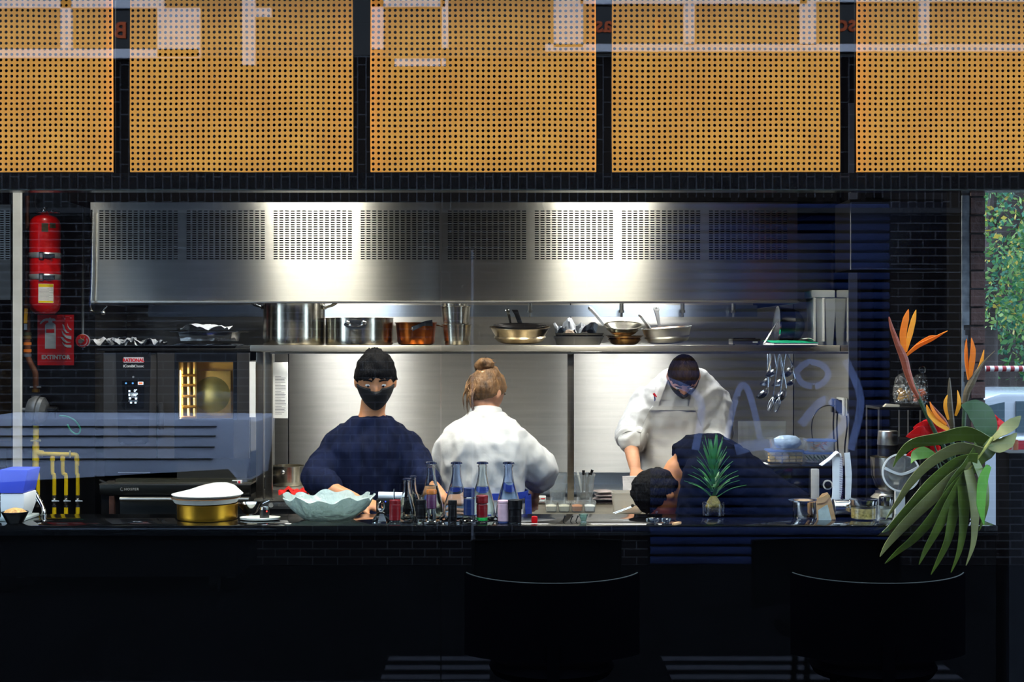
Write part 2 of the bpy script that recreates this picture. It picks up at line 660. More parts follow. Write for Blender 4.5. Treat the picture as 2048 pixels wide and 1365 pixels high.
def cane_material(p):
    m = mat('woven_cane', (255, 166, 68), 0.6, 0, 0.12, 5, spec=0.15, translucent=0.25)
    nt = m.node_tree
    N, L = nt.nodes, nt.links
    tc = N.new('ShaderNodeTexCoord')
    sp = N.new('ShaderNodeSeparateXYZ')
    L.new(tc.outputs['Object'], sp.inputs[0])

    def mnode(op, a, b=None):
        n = N.new('ShaderNodeMath')
        n.operation = op
        for i, x in enumerate((a, b)):
            if x is None:
                continue
            if isinstance(x, (int, float)):
                n.inputs[i].default_value = x
            else:
                L.new(x, n.inputs[i])
        return n.outputs[0]

    def cell(o, k, off):     # distance from a line family of pitch p / k
        a = mnode('ADD', mnode('MULTIPLY', o, k / p), off)
        return mnode('ABSOLUTE', mnode('SUBTRACT', mnode('FRACT', a), 0.5))
    x, z = sp.outputs[0], sp.outputs[2]
    # small dark gaps where the paired strands cross, and between a pair
    du, dv = cell(x, 1, 0.5), cell(z, 1, 0.5)          # 0 on the line between two holes
    gx = mnode('ABSOLUTE', mnode('SUBTRACT', du, 0.10))
    gz = mnode('ABSOLUTE', mnode('SUBTRACT', dv, 0.10))
    spot1 = mnode('LESS_THAN', mnode('ADD', mnode('MULTIPLY', gx, gx), mnode('MULTIPLY', gz, gz)), 0.0016)
    hu, hv = cell(x, 1, 0.0), cell(z, 1, 0.0)          # 0 through a hole's middle
    s2 = mnode('LESS_THAN', mnode('ADD', mnode('MULTIPLY', hu, hu), mnode('MULTIPLY', gz, gz)), 0.0015)
    s3 = mnode('LESS_THAN', mnode('ADD', mnode('MULTIPLY', hv, hv), mnode('MULTIPLY', gx, gx)), 0.0015)
    dots = mnode('MAXIMUM', spot1, mnode('MAXIMUM', s2, s3))
    pb = N['Principled BSDF']
    src = pb.inputs['Base Color'].links[0].from_socket
    mx = N.new('ShaderNodeMix')
    mx.data_type = 'RGBA'
    L.new(mnode('MULTIPLY', dots, 0.7), mx.inputs[0])
    L.new(src, mx.inputs[6])
    mx.inputs[7].default_value = rgb(200, 92, 26)
    L.new(mx.outputs[2], pb.inputs['Base Color'])
    for n in N:
        if n.type == 'BSDF_TRANSLUCENT':
            L.new(mx.outputs[2], n.inputs[0])
    return m


CANE_Y = 5.42
cane_p = 10.95 * CANE_Y / FPX
cvs, cfs = cane_mesh(41, 37, cane_p)
cane_me = bpy.data.meshes.new('cane_weave')
cane_me.from_pydata(cvs, [], cfs)
cane_me.materials.append(cane_material(cane_p))
cane_me.update()
cw = 41 * cane_p
ch = 37 * cane_p
places = ['far left one, cut by the photo edge', 'second from the left', 'middle one of the five', 'second from the right', 'far right one, above the flowers']
for i, (a, b) in enumerate([(-223, 226), (260, 706), (741, 1192), (1224, 1680), (1713, 2165)]):
    x0, x1 = wx(a, CANE_Y), wx(b, CANE_Y)
    zb = wz(344, CANE_Y)
    t = thing('cane_panel', 'orange woven cane panel hanging above the opening, ' + places[i], 'screen panel', (x0, CANE_Y, zb), 'cane panels over the window')
    o = link('cane_weave', cane_me, t)
    o.scale = ((x1 - x0) / cw, 1, 1)
    o['kind'] = 'stuff'
    WM[o.name] = WM[t.name]
    part('top_rail', MB().box(x0 + 0.004, x1 - 0.004, CANE_Y + 0.006, CANE_Y + 0.03, zb + ch, zb + ch + 0.03), mat('cane_rail', (92, 52, 22), 0.6), t)
    part('backing', MB().box(x0 + 0.001, x1 - 0.001, CANE_Y + 0.035, CANE_Y + 0.043, zb - 0.001, zb + ch + 0.03), black_matte, t)  # black board added to stop light coming through the weave
    part('bottom_rail', MB().box(x0 + 0.002, x1 - 0.002, CANE_Y + 0.0045, CANE_Y + 0.02, zb - 0.001, zb + 0.005), mat('cane_rail', (92, 52, 22), 0.6), t)

# ------------------------------------------------------------------ lamps on the kitchen ceiling
led_m = mat('led_diffuser', (255, 255, 255), 0.5, 0, 0, emit=(255, 248, 236), estr=LAMP_STRENGTH)
for i, (x, y) in enumerate([(-1.23, 6.0), (0.5625, 6.0)]):
    t = thing('ceiling_light', 'square white light panel on the dark kitchen ceiling, ' + ('above the left cook' if i == 0 else 'above the white aprons'), 'light', (x, y, 3.43), 'kitchen ceiling lights')
    part('frame', MB().box(x - 0.31, x + 0.31, y - 0.31, y + 0.31, 3.40, 3.45), white_plastic, t)
    part('diffuser', MB().box(x - 0.29, x + 0.29, y - 0.29, y + 0.29, 3.392, 3.40), led_m, t)

# ================================================================== ACROSS THE STREET (seen in the glass)
FY = -1.0
VY = 2 * GLASS_Y - FY          # depth of the facade's mirror image


def rx(px):
    return wx(px, VY)


def rz(py):
    return wz(py, VY)


fac = struct('wall_across', MB().box(-9, 9, FY - 0.4, FY - 0.012, 0, 6.2), mortar_m)
fb = MB()
bl, bh = 0.2, 0.0654


def brick_ok(x0, x1, z0, z1):
    if x0 > rx(1300) and x1 < rx(1778) and z1 < rz(398):
        return False
    return True


def put_brick(x0, x1, z0, z1):
    if brick_ok(x0, x1, z0, z1):
        y = FY - 0.004 * rnd.random()
        b = len(fb.v)
        e = 0.005
        for (xx, zz) in ((x0 + e, z0 + e), (x1 - e, z0 + e), (x1 - e, z1 - e), (x0 + e, z1 - e)):
            fb.v.append(Vector((xx, y, zz)))
        for (xx, zz) in ((x0 + e, z0 + e), (x1 - e, z0 + e), (x1 - e, z1 - e), (x0 + e, z1 - e)):
            fb.v.append(Vector((xx, FY - 0.013, zz)))
        fb.f.append((b, b + 1, b + 2, b + 3))
        for q in range(4):
            fb.f.append((b + q, b + 4 + q, b + 4 + (q + 1) % 4, b + (q + 1) % 4))


row = 0
z = 0.0
z_sold0, z_sold1 = rz(428), rz(112)
while z + bh < z_sold0:
    x = -6.0 + (row % 2) * bl / 2
    while x < 6.0:
        put_brick(x, x + bl, z, z + bh)
        x += bl
    z += bh
    row += 1
x = -6.0
k = 0
while x < 6.0:
    zz = z_sold0 + (k % 2) * bl / 2 - bl
    while zz < z_sold1:
        put_brick(x, x + 0.068, max(zz, z_sold0), min(zz + bl, z_sold1))
        zz += bl
    x += 0.068
    k += 1
part('brickwork', fb, brick_m, fac, kind='stuff', smooth=0)
white_frame = mat('white_window_frame', (214, 216, 226), 0.5, 0, 0.04, 6)
dark_pane = mat('dark_shop_glass', (10, 12, 14), 0.12)


def reflected(pxa, pxb, pya, pyb, d=0.05):
    return MB().box(rx(pxa), rx(pxb), FY - 0.02, FY + d, rz(pyb), rz(pya))


part('glazing', MB().box(-6, 6, FY - 0.012, FY + 0.002, rz(110), rz(-300)), dark_pane, fac)
for q in [(-200, 400, 100, 118), (124, 146, 2, 100), (-200, 330, 2, 18), (317, 402, 18, 116), (486, 512, -120, 132), (512, 544, 18, 36), (744, 768, -120, 100),
          (744, 890, -4, 16), (884, 897, -120, 98), (790, 892, 119, 134), (1107, 1166, -120, 96), (1090, 2300, 90, 105), (1160, 1612, -6, 10), (1366, 1388, 10, 92),
          (1598, 1630, -120, 92), (1630, 2300, -8, 6), (1836, 1856, 6, 92), (232, 262, -40, 2)]:
    part('frame', reflected(*q), white_frame, fac)
orange_letters = mat('orange_letters', (196, 84, 30), 0.5)
for s, px, py in (('B', 242, 76), ('as', 1207, 64), ('sc', 1694, 62), ('a', 1316, 60)):
    tm = text_mb(s, 0.13, bold=0.004)
    tm.xf(Matrix.Translation((rx(px), FY + 0.02, rz(py))) @ Matrix.Rotation(PI, 4, 'Z'))
    part('letter', tm, orange_letters, fac)
# ledge, rain pipe
part('ledge', MB().box(-6, 6, FY - 0.02, FY + 0.10, rz(428), rz(418)), mat('dark_ledge', (30, 31, 36), 0.7), fac)
part('pipe', MB().tube([(rx(945), FY + 0.05, 0), (rx(945), FY + 0.05, rz(500))], 0.010, 10), mat('grey_pipe', (120, 124, 134), 0.5), fac)

# roller shutter with painted letters
shut = struct('door_shutter', MB().box(rx(1296), rx(1782), FY - 0.03, FY - 0.002, 0, rz(395)), black_matte)
sh_m = mat('navy_shutter', (32, 44, 84), 0.8, 0.0, 0.25, 3, spec=0.15)
sl = MB()
z = 0.0
while z < rz(395) - 0.08:
    x0, x1 = rx(1300), rx(1778)
    prof = [(FY - 0.004, z + 0.006), (FY + 0.022, z + 0.016), (FY + 0.028, z + 0.04), (FY + 0.022, z + 0.062), (FY - 0.004, z + 0.072)]
    sl.loft([[(xx, a, b) for a, b in prof] for xx in (x0, x1)], closed=False)
    z += 0.0786
part('slat', sl, sh_m, shut, kind='stuff')
paint_m = mat('pale_blue_spray_paint', (120, 140, 196), 0.6, 0, 0.25, 6)
gp = MB()


def stroke(pts, w):
    gp.strip([(rx(a), FY + 0.030, rz(b)) for a, b in pts], [w] * len(pts), (0.3, 0, 1) if abs(pts[0][0] - pts[-1][0]) > abs(pts[0][1] - pts[-1][1]) else (1, 0, 0), 0.004, smooth=5)


stroke([(1452, 880), (1470, 800), (1486, 770), (1502, 800), (1520, 880)], 0.05)
stroke([(1590, 745), (1615, 725), (1645, 732), (1655, 752), (1635, 772), (1605, 768), (1590, 745)], 0.05)
stroke([(1600, 850), (1650, 800), (1690, 840), (1640, 900)], 0.07)
stroke([(1470, 900), (1530, 890), (1570, 920)], 0.09)
stroke([(1690, 720), (1720, 800), (1700, 900)], 0.06)
stroke([(1330, 760), (1400, 800), (1390, 900)], 0.06)
part('painted_letters', gp, paint_m, shut, smooth=60)

# waste container standing in the street, reflected at the lower left
CYM = 0.35


def cx_(px):
    return wx(px, 2 * GLASS_Y - CYM)


def cz_(py):
    return wz(py, 2 * GLASS_Y - CYM)


bin_m = mat('blue_grey_plastic', (196, 208, 234), 0.5, 0, 0.05, 3)
wc = thing('waste_container', 'blue grey ribbed waste container in the street, mirrored at the lower left', 'container', (cx_(240), CYM - 0.4, 0))
xa, xb = cx_(-60), cx_(508)
lid = MB()
prof = [(xa, cz_(970)), (cx_(455), cz_(940)), (cx_(478), cz_(968)), (cx_(492), cz_(966)), (xb, cz_(845)), (cx_(500), cz_(840)), (xa, cz_(838))]
lid.prism(prof, CYM - 0.02, CYM - 0.9)
part('lid', lid, bin_m, wc, bevel=0.008)
for k, (py, pe) in enumerate(((853, 432), (872, 430), (894, 428), (918, 424))):
    part('rib', MB().box(cx_(-60), cx_(pe), CYM - 0.02, CYM - 0.012, cz_(py + 3), cz_(py)), mat('groove_black', (12, 14, 20), 0.7), wc)
part('body', MB().box(xa, cx_(470), CYM - 0.85, CYM - 0.06, 0.12, cz_(960)), mat('dark_container', (9, 10, 13), 0.8, spec=0.05), wc)
for x in (xa + 0.1, cx_(420)):
    for y in (CYM - 0.75, CYM - 0.15):
        part('wheel', MB().tube([(x - 0.03, y, 0.065), (x + 0.03, y, 0.065)], 0.065, 14), plastic_black, wc)
# painted crossing on the road
zb_m = mat('road_paint', (54, 55, 62), 0.8, 0, 0.1, 8, spec=0.1)
st = struct('ground_crossing', MB().box(-2.4, -0.1, 2.9, 2.95, -0.004, -0.001), zb_m)
for k in range(4):
    part('stripe', MB().box(0.85, 2.4, 2.30 + 0.22 * k, 2.40 + 0.22 * k, -0.004, 0.0), zb_m, st)
    part('stripe', MB().box(-0.7, -0.12, 2.30 + 0.22 * k, 2.40 + 0.22 * k, -0.004, 0.0), zb_m, st)
# ================================================================== HOOD, SHELF, POSTS
HY = 7.3
hood = thing('extractor_hood', 'long stainless extractor hood with slotted panels over the pot shelf', 'hood', (-0.35, HY, wz(607, HY)))
hx0, hx1 = wx(181, HY), wx(1595, HY)
hz0, hz1 = wz(607, HY), wz(405, HY)
sl0, sl1 = wz(520, HY), wz(420, HY)


def slotted(name, x0, x1, parent, Y=HY, cols=14, rows=22, z0=sl0, z1=sl1):
    """A steel panel with real slots: every cell a frame round an open slot."""
    mb = MB()
    cwid, chei = (x1 - x0) / cols, (z1 - z0) / rows
    vs, fs = mb.v, mb.f
    for i in range(cols):
        for j in range(rows):
            cx, cz = x0 + (i + 0.5) * cwid, z0 + (j + 0.5) * chei
            a, b2 = cwid * 0.36, chei * 0.27
            b = len(vs)
            for (u, w_) in ((-cwid / 2, -chei / 2), (cwid / 2, -chei / 2), (cwid / 2, chei / 2), (-cwid / 2, chei / 2), (-a, -b2), (a, -b2), (a, b2), (-a, b2)):
                vs.append(Vector((cx + u, Y, cz + w_)))
            for (u, w_) in ((-a, -b2), (a, -b2), (a, b2), (-a, b2)):
                vs.append(Vector((cx + u, Y + 0.008, cz + w_)))
            for q in range(4):
                r = (q + 1) % 4
                fs.append((b + q, b + r, b + 4 + r, b + 4 + q))
                fs.append((b + 4 + q, b + 4 + r, b + 8 + r, b + 8 + q))
    return part(name, mb, steel_hood, parent, smooth=0, fix=False)


px0 = [197 + 174.2 * k for k in range(8)]
fr = MB()
fr.box(hx0, hx1, HY, HY + 0.012, hz0 + 0.012, sl0)
fr.box(hx0, hx1, HY, HY + 0.012, sl1, hz1)
edges = [hx0]
for a in px0:
    edges += [wx(a, HY), wx(a + 160, HY)]
edges.append(min(hx1, wx(1595, HY)))
for a, b in zip(edges[0::2], edges[1::2]):
    fr.box(a, b, HY, HY + 0.012, sl0, sl1)
part('front_sheet', fr, steel_hood, hood, kind='stuff', smooth=0)
for a in px0:
    slotted('slotted_panel', wx(a, HY), wx(a + 160, HY), hood)
part('slot_dark_sheet', MB().box(hx0 + 0.02, hx1 - 0.02, HY + 0.03, HY + 0.05, sl0 - 0.02, sl1 + 0.02), black_matte, hood)  # black sheet set behind the slots so they read as dark holes
part('lip', MB().box(hx0 - 0.004, hx1 + 0.004, HY - 0.012, HY + 0.02, hz0, hz0 + 0.012), steel_plain, hood, bevel=0.002)
part('side_panel', MB().box(hx0, hx0 + 0.012, HY + 0.012, 8.58, hz0, hz1), steel_flat, hood)
part('side_panel', MB().box(hx1 - 0.012, hx1, HY + 0.012, 8.58, hz0, hz1), steel_flat, hood)
part('top_panel', MB().box(hx0, hx1, HY + 0.012, 8.58, hz1 - 0.012, hz1), steel_dark, hood)
part('gutter', MB().box(hx0 + 0.02, hx1 - 0.02, 8.38, 8.42, wz(634, 8.4), wz(611, 8.4)), mat('blue_steel', (160, 172, 186), 0.35, 1.0, 0.05, 3, aniso=0.9, tangent='x'), hood)
for px in (1060, 1365, 1467, 1243):
    n = MB()
    x, zt = wx(px, 8.3), wz(609, 8.3)
    n.tube([(x, 8.3, zt + 0.02), (x, 8.3, zt - 0.035)], 0.012, 10).tube([(x, 8.3, zt - 0.035), (x, 8.3, zt - 0.05)], 0.016, 6).tube([(x, 8.3, zt - 0.05), (x, 8.3, zt - 0.075)], 0.007, 8)
    part('nozzle', n, steel_dark, hood)
hl_m = mat('hood_lamp_glow', (255, 255, 255), 0.5, 0, 0, emit=(250, 250, 255), estr=HOOD_LAMP)
for xc in (-1.02, 0.76):
    lp = part('hood_lamp', MB().box(xc - 0.3, xc + 0.3, 7.73, 7.89, 2.40, 2.46), white_plastic, hood)
    part('tube', MB().box(xc - 0.28, xc + 0.28, 7.75, 7.87, 2.392, 2.40), hl_m, lp)
# chrome drain pipe with a tap at the left end
cp = MB().tube([W(184, 420, 7.26), W(182, 560, 7.26), W(180, 600, 7.26), W(180, 616, 7.26), W(186, 625, 7.26), W(205, 626, 7.26)], 0.007, 8, smooth=3)
cp.ball(W(206, 626, 7.255), 0.012, 10, 8).tube([W(203, 624, 7.25), W(214, 612, 7.25)], 0.006, 8)
part('drain_pipe', cp, steel_pol, hood)
struct('wall_bulkhead', MB().box(-2.3, 1.68, 7.36, 8.59, wz(405, 7.36) + 0.004, 3.45), black_matte)

# the pass shelf on two pairs of posts
SH_Y0, SH_Y1 = 7.36, 7.72
SH_Z = wz(691, 7.36)
shelf = thing('pass_shelf', 'long stainless shelf holding the row of pots and pans', 'shelf', (0.17, 7.5, wz(705, 7.36)))
part('board', MB().box(wx(500, 7.36), 1.698, SH_Y0, SH_Y1, wz(703.5, 7.36), SH_Z), mat('shelf_steel', (214, 208, 194), 0.34, 1.0, 0.05, 3, aniso=0.85, tangent='x'), shelf, bevel=0.004)
sl_m = mat('shelf_fill_glow', (255, 255, 255), 0.5, 0, 0, emit=(255, 250, 240), estr=SHELF_FILL)  # strips added under the shelf to light the bowed cook's front
for a, b in ((-1.2, 0.25), (0.46, 1.25)):
    lp = part('fill_strip', MB().box(a, b, 7.40, 7.45, wz(703.5, 7.36) - 0.010, wz(703.5, 7.36) - 0.001), white_plastic, shelf)
    part('tube', MB().box(a + 0.01, b - 0.01, 7.405, 7.445, wz(703.5, 7.36) - 0.012, wz(703.5, 7.36) - 0.010), sl_m, lp)
part('rail', MB().box(wx(540, 7.36), 1.698, SH_Y0 + 0.003, SH_Y0 + 0.02, wz(708, 7.36), wz(704.5, 7.36)), steel_dark, shelf)
for a, b in ((512, 526), (530, 544), (1135, 1148)):
    Y = 7.42
    zp = wz(1003, 7.38) + 0.0006 if a < 600 else wz(1007, 7.44) + 0.0026
    part('post', MB().box(wx(a, Y), wx(b, Y), Y, Y + 0.034, zp, wz(705, 7.36)), mat('post_steel', (132, 126, 116), 0.34, 1.0, 0.1, 3), shelf, bevel=0.003)
    part('foot', MB().box(wx(a - 3, Y), wx(b + 3, Y), Y - 0.008, Y + 0.042, zp, zp + 0.008), steel_plain, shelf)

# ================================================================== COMBI OVEN ON ITS STAND
OY = 7.5
oven = thing('combi_oven', 'large combi oven with lit glass door and control screen', 'oven', (wx(360, OY), 8.0, wz(966, OY)))
oz0, oz1 = wz(957, OY), wz(703, OY)
oven_grey = mat('oven_front', (74, 72, 70), 0.3, 0.6, 0.06, 4)
ox0, ox1 = wx(207, OY), wx(500, OY)
part('body', MB().box(ox0, ox1, OY + 0.36, OY + 0.78, oz0, oz1).box(ox0, wx(352, OY), OY + 0.02, OY + 0.36, oz0, oz1).box(wx(492, OY), ox1, OY + 0.02, OY + 0.36, oz0, oz1)
     .box(ox0, ox1, OY + 0.02, OY + 0.36, wz(722, OY), oz1).box(ox0, ox1, OY + 0.02, OY + 0.36, oz0, wz(905, OY)), steel_dark, oven)
part('control_panel', MB().pbox(207, 313, 706, 918, OY, 0.02), oven_grey, oven, bevel=0.002)
plate = part('control_glass', MB().prism([(wx(px, OY), wz(py, OY)) for px, py in ((232, 705), (302, 705), (297, 884), (290, 889), (243, 889), (237, 884))], OY - 0.004, OY + 0.001), mat('control_black', (26, 28, 32), 0.25), oven)
part('screen', MB().prism([(wx(px, OY), wz(py, OY)) for px, py in ((245, 762), (289, 762), (288, 817), (246, 817))], OY - 0.006, OY - 0.003), mat('screen_black', (6, 7, 10), 0.12), plate)
glow_w = mat('screen_white', (235, 245, 255), 0.5, 0, 0, emit=(215, 232, 255), estr=1.3)
glow_b = mat('screen_blue', (90, 150, 220), 0.5, 0, 0, emit=(70, 130, 200), estr=0.9)
glow_o = mat('screen_orange', (255, 110, 60), 0.5, 0, 0, emit=(255, 96, 50), estr=1.2)
px1 = OY / FPX          # metres per pixel here


def lettering(s, pxm, pyb, hpx, Y, m, parent, name='lettering', bold=0.0, spacing=1.0):
    mb = text_mb(s, hpx * Y / FPX, bold=bold, spacing=spacing)
    mb.xf(Matrix.Translation(W(pxm, pyb, Y)))
    return part(name, mb, m, parent, smooth=0, fix=False)


lettering('0°', 271, 784.5, 5.2, OY - 0.0075, glow_w, plate, bold=0.0006)
lettering('190°', 269, 793, 5.2, OY - 0.0075, glow_w, plate, bold=0.0006)
ic = MB()
ic.pbox(257, 260.5, 781, 784.5, OY - 0.0075, 0.001).pbox(257, 260.5, 788, 792.5, OY - 0.0075, 0.001)
ic.pbox(257, 275, 786.3, 786.7, OY - 0.0075, 0.001).pbox(257, 275, 794.6, 795, OY - 0.0075, 0.001).pbox(257, 275, 802.2, 802.6, OY - 0.0075, 0.001)
ic.tube([W(260, 797.5, OY - 0.0075), W(260, 797.5, OY - 0.0065)], 0.006, 10).tube([W(272, 798, OY - 0.0075), W(272, 798, OY - 0.0065)], 0.006, 10)
ic.pbox(260, 264, 804.5, 807.5, OY - 0.0075, 0.001).pbox(269, 273, 804.5, 807.5, OY - 0.0075, 0.001)
part('screen_icons', ic, glow_w, plate, kind='stuff')
part('screen_icons', MB().tube([W(252, 767, OY - 0.0075), W(252, 767, OY - 0.0065)], 0.005, 10).tube([W(265.5, 767, OY - 0.0075), W(265.5, 767, OY - 0.0065)], 0.005, 10), glow_b, plate, kind='stuff')
part('lit_key', MB().pbox(276, 286.5, 764, 770, OY - 0.0075, 0.001), glow_w, plate)
part('lit_key', MB().pbox(277.2, 285.3, 765, 769, OY - 0.0085, 0.001), glow_o, plate)
badge = part('badge', MB().pbox(247, 287, 715, 726, OY - 0.0065, 0.003), mat('badge_silver', (214, 216, 222), 0.35, 0.3), plate, bevel=0.002)
lettering('RATIONAL', 267, 724, 6.6, OY - 0.0075, mat('badge_red', (200, 14, 24), 0.4), plate, bold=0.0010, spacing=0.95)
lettering('iCombi', 257.5, 735, 5.4, OY - 0.006, mat('print_white', (225, 228, 232), 0.5), plate, bold=0.0005)
lettering('Classic', 278, 735, 5.2, OY - 0.006, mat('print_white', (225, 228, 232), 0.5), plate)
part('dial', MB().tube([W(266, 857, OY - 0.018), W(266, 857, OY)], 10 * px1, 24), mat('dial_black', (24, 26, 30), 0.3), plate)
part('power_ring', MB().tube([W(266.5, 754.5, OY - 0.006), W(266.5, 754.5, OY - 0.004)], 0.0055, 14), mat('ring_grey', (120, 126, 132), 0.4), plate)
# door with the window
dr = MB()
dr.pbox(315, 357, 706, 918, OY - 0.01, 0.03).pbox(466, 498, 706, 918, OY - 0.01, 0.03).pbox(357, 466, 706, 722, OY - 0.01, 0.03).pbox(357, 466, 838, 918, OY - 0.01, 0.03)
door = part('oven_door', dr, oven_grey, oven, label='grey oven door')
blk = MB()
for a, b, c, d in ((349, 356, 706, 918), (467, 474, 706, 840), (356, 467, 706, 724), (356, 467, 838, 918)):
    blk.pbox(a, b, c, d, OY - 0.0125, 0.002)
part('black_glass_rim', blk, mat('rim_black', (14, 16, 20), 0.15), door)
part('door_window', MB().pbox(355, 468, 723, 839, OY - 0.006, 0.004), pane_material('oven_glass', 1.3, (0.95, 0.93, 0.86)), door, smooth=0)
hd = MB().tube([W(322, 806, OY - 0.055), W(322, 860, OY - 0.055)], 0.016, 12).box(wx(319, OY), wx(326, OY), OY - 0.06, OY, wz(812, OY), wz(805, OY))
part('handle', hd, mat('handle_grey', (40, 40, 42), 0.35), door, bevel=0.003)
# cavity
cav = mat('warm_cavity_steel', (226, 204, 150), 0.5, 0.7, 0.15, 6)
cv = MB()
cx0, cx1, czz0, czz1 = wx(353, OY) + 0.004, wx(492, OY) - 0.004, wz(900, OY), wz(724, OY)
cv.box(cx0, cx1, OY + 0.345, OY + 0.355, czz0, czz1).box(cx0, cx0 + 0.004, OY + 0.02, OY + 0.345, czz0, czz1).box(cx1 - 0.004, cx1, OY + 0.02, OY + 0.345, czz0, czz1)
cv.box(cx0, cx1, OY + 0.02, OY + 0.345, czz0, czz0 + 0.004).box(cx0, cx1, OY + 0.02, OY + 0.345, czz1 - 0.004, czz1)
part('cavity', cv, cav, oven)
fp = MB().pbox(394, 462, 742, 832, OY + 0.30, 0.006)
part('fan_plate', fp, mat('baffle_steel', (222, 214, 176), 0.55, 0.6, 0.2, 5), oven, bevel=0.003)
part('fan_cone', MB().lathe([(0.10, 0), (0.07, 0.02), (0.02, 0.03)], n=24).xf(Matrix.Translation(W(424, 790, OY + 0.30)) @ Matrix.Rotation(PI / 2, 4, 'X')), mat('cone_steel', (190, 210, 190), 0.45, 0.7), oven)
for k, py in enumerate((751, 771, 793, 814, 835)):
    part('rack_rail', MB().tube([W(362, py, OY + 0.06), W(392, py, OY + 0.06)], 0.008, 8), mat('rack_brass', (190, 150, 84), 0.3, 1.0), oven)
for px in (364, 378, 390):
    part('rack_post', MB().tube([W(px, 726, OY + 0.08), W(px, 838, OY + 0.08)], 0.009, 8), cav, oven)
part('oven_lamp', MB().tube([W(358.5, 742, OY + 0.05), W(358.5, 834, OY + 0.05)], 0.008, 10), mat('oven_lamp_glow', (255, 240, 210), 0.4, 0, 0, emit=(255, 226, 170), estr=110), oven)
part('lower_vent', MB().pbox(236, 300, 945, 947, OY + 0.017, 0.004), steel_plain, oven)
part('roof_slab', MB().box(ox0 - 0.03, ox1 + 0.01, OY - 0.02, OY + 0.78, oz1, wz(697, OY)), plastic_black, oven, bevel=0.004)

# the stand and charcoal oven under it
SY = 7.36
std = thing('charcoal_oven', 'dark steel charcoal oven cabinet carrying the combi oven', 'oven', (wx(350, SY), 7.8, 0))
sx0, sx1 = wx(199, SY), wx(500, SY)
SZT = wz(971, SY)
panel_m = mat('stand_steel', (84, 84, 78), 0.3, 1.0, 0.06, 3)
part('top_rail', MB().box(sx0, sx1, SY, SY + 0.02, wz(990, SY), SZT), panel_m, std, bevel=0.002)
part('top_edge', MB().box(sx0, sx1, SY - 0.006, 8.3, SZT, SZT + 0.008), steel_plain, std)
part('body', MB().box(sx0, sx1, SY + 0.03, 8.28, 0.1, wz(991, SY)), mat('stand_dark', (26, 27, 28), 0.4, 0.5), std)
odoor = part('oven_door', MB().pbox(240, 500, 995, 1190, SY, 0.028), mat('stand_door', (36, 40, 40), 0.3, 0.6), std, bevel=0.003)
part('handle', MB().tube([W(240, 999, SY - 0.03), W(498, 999, SY - 0.03)], 0.011, 10), steel_plain, odoor)
part('leg_plate', MB().pbox(218, 228, 993, 1190, SY, 0.026), mat('rusty_steel', (88, 62, 54), 0.5, 0.6, 0.5, 20), std)
lg = MB().tube([W(244, 979, SY - 0.001), W(244, 979, SY + 0.001)], 0.0095, 16)
part('emblem', lg, mat('emblem_grey', (150, 152, 150), 0.4, 0.5), std)
part('emblem', MB().tube([W(244, 979, SY - 0.002), W(244, 979, SY)], 0.0068, 16), panel_m, std)
lettering('HOSPER', 263, 981.5, 5.0, SY - 0.001, mat('print_grey', (170, 172, 168), 0.5), std, spacing=1.25)
for x in (sx0 + 0.05, sx1 - 0.05):
    for y in (SY + 0.1, 8.2):
        part('leg', MB().tube([(x, y, 0), (x, y, 0.1)], 0.022, 10), steel_dark, std)
part('riser', MB().box(wx(222, SY), wx(499, SY), SY + 0.08, 8.25, SZT + 0.008, oz0), mat('riser_olive', (60, 60, 50), 0.4, 0.5), std)

# small things on the stand
k1 = thing('thermometer_probe', 'black and silver probe lying on the left end of the charcoal oven', 'thermometer', W(205, 966, SY + 0.05))
part('body', MB().tube([W(199, 961, SY + 0.05), W(214, 968, SY + 0.05)], [0.006, 0.009], 8), plastic_black, k1)
part('tip', MB().tube([W(214, 968, SY + 0.05), W(221, 969.5, SY + 0.05)], [0.007, 0.004], 8), steel_pol, k1)
k2 = thing('digital_thermometer', 'small white digital thermometer with a red button on the charcoal oven', 'thermometer', W(472, 969, SY + 0.03))
part('body', MB().loft([[(wx(a, SY), SY + 0.02 + q, wz(b, SY)) for a, b in ((462, 962), (482, 962), (481, 969.5), (466, 969.5))] for q in (0, 0.02)]), white_plastic, k2, bevel=0.002)
part('display', MB().pbox(463, 474, 963, 966.5, SY + 0.0185, 0.002), steel_dark, k2)
part('button', MB().tube([W(478.5, 964.5, SY + 0.016), W(478.5, 964.5, SY + 0.02)], 0.006, 10), red_paint, k2)
# printed sheets on the posts
sh1 = single('printed_sheet', MB().pbox(499, 511, 724, 835, 7.40, 0.002), white_paper, 'narrow white printed sheet left of the shelf posts', 'paper')
pn = thing('order_sheet', 'white printed sheet of text hanging right of the shelf posts', 'paper', W(560, 837, 7.47))
part('page', MB().pbox(543, 576, 725, 837, 7.47, 0.002), white_paper, pn)
tx = MB()
for k in range(26):
    w_ = 22 if k % 5 else 15
    tx.pbox(550, 550 + w_ - rnd.random() * 4, 753 + k * 3, 754 + k * 3, 7.4695, 0.0006)
part('printed_lines', tx, mat('ink_grey', (120, 122, 128), 0.8), pn, kind='stuff')

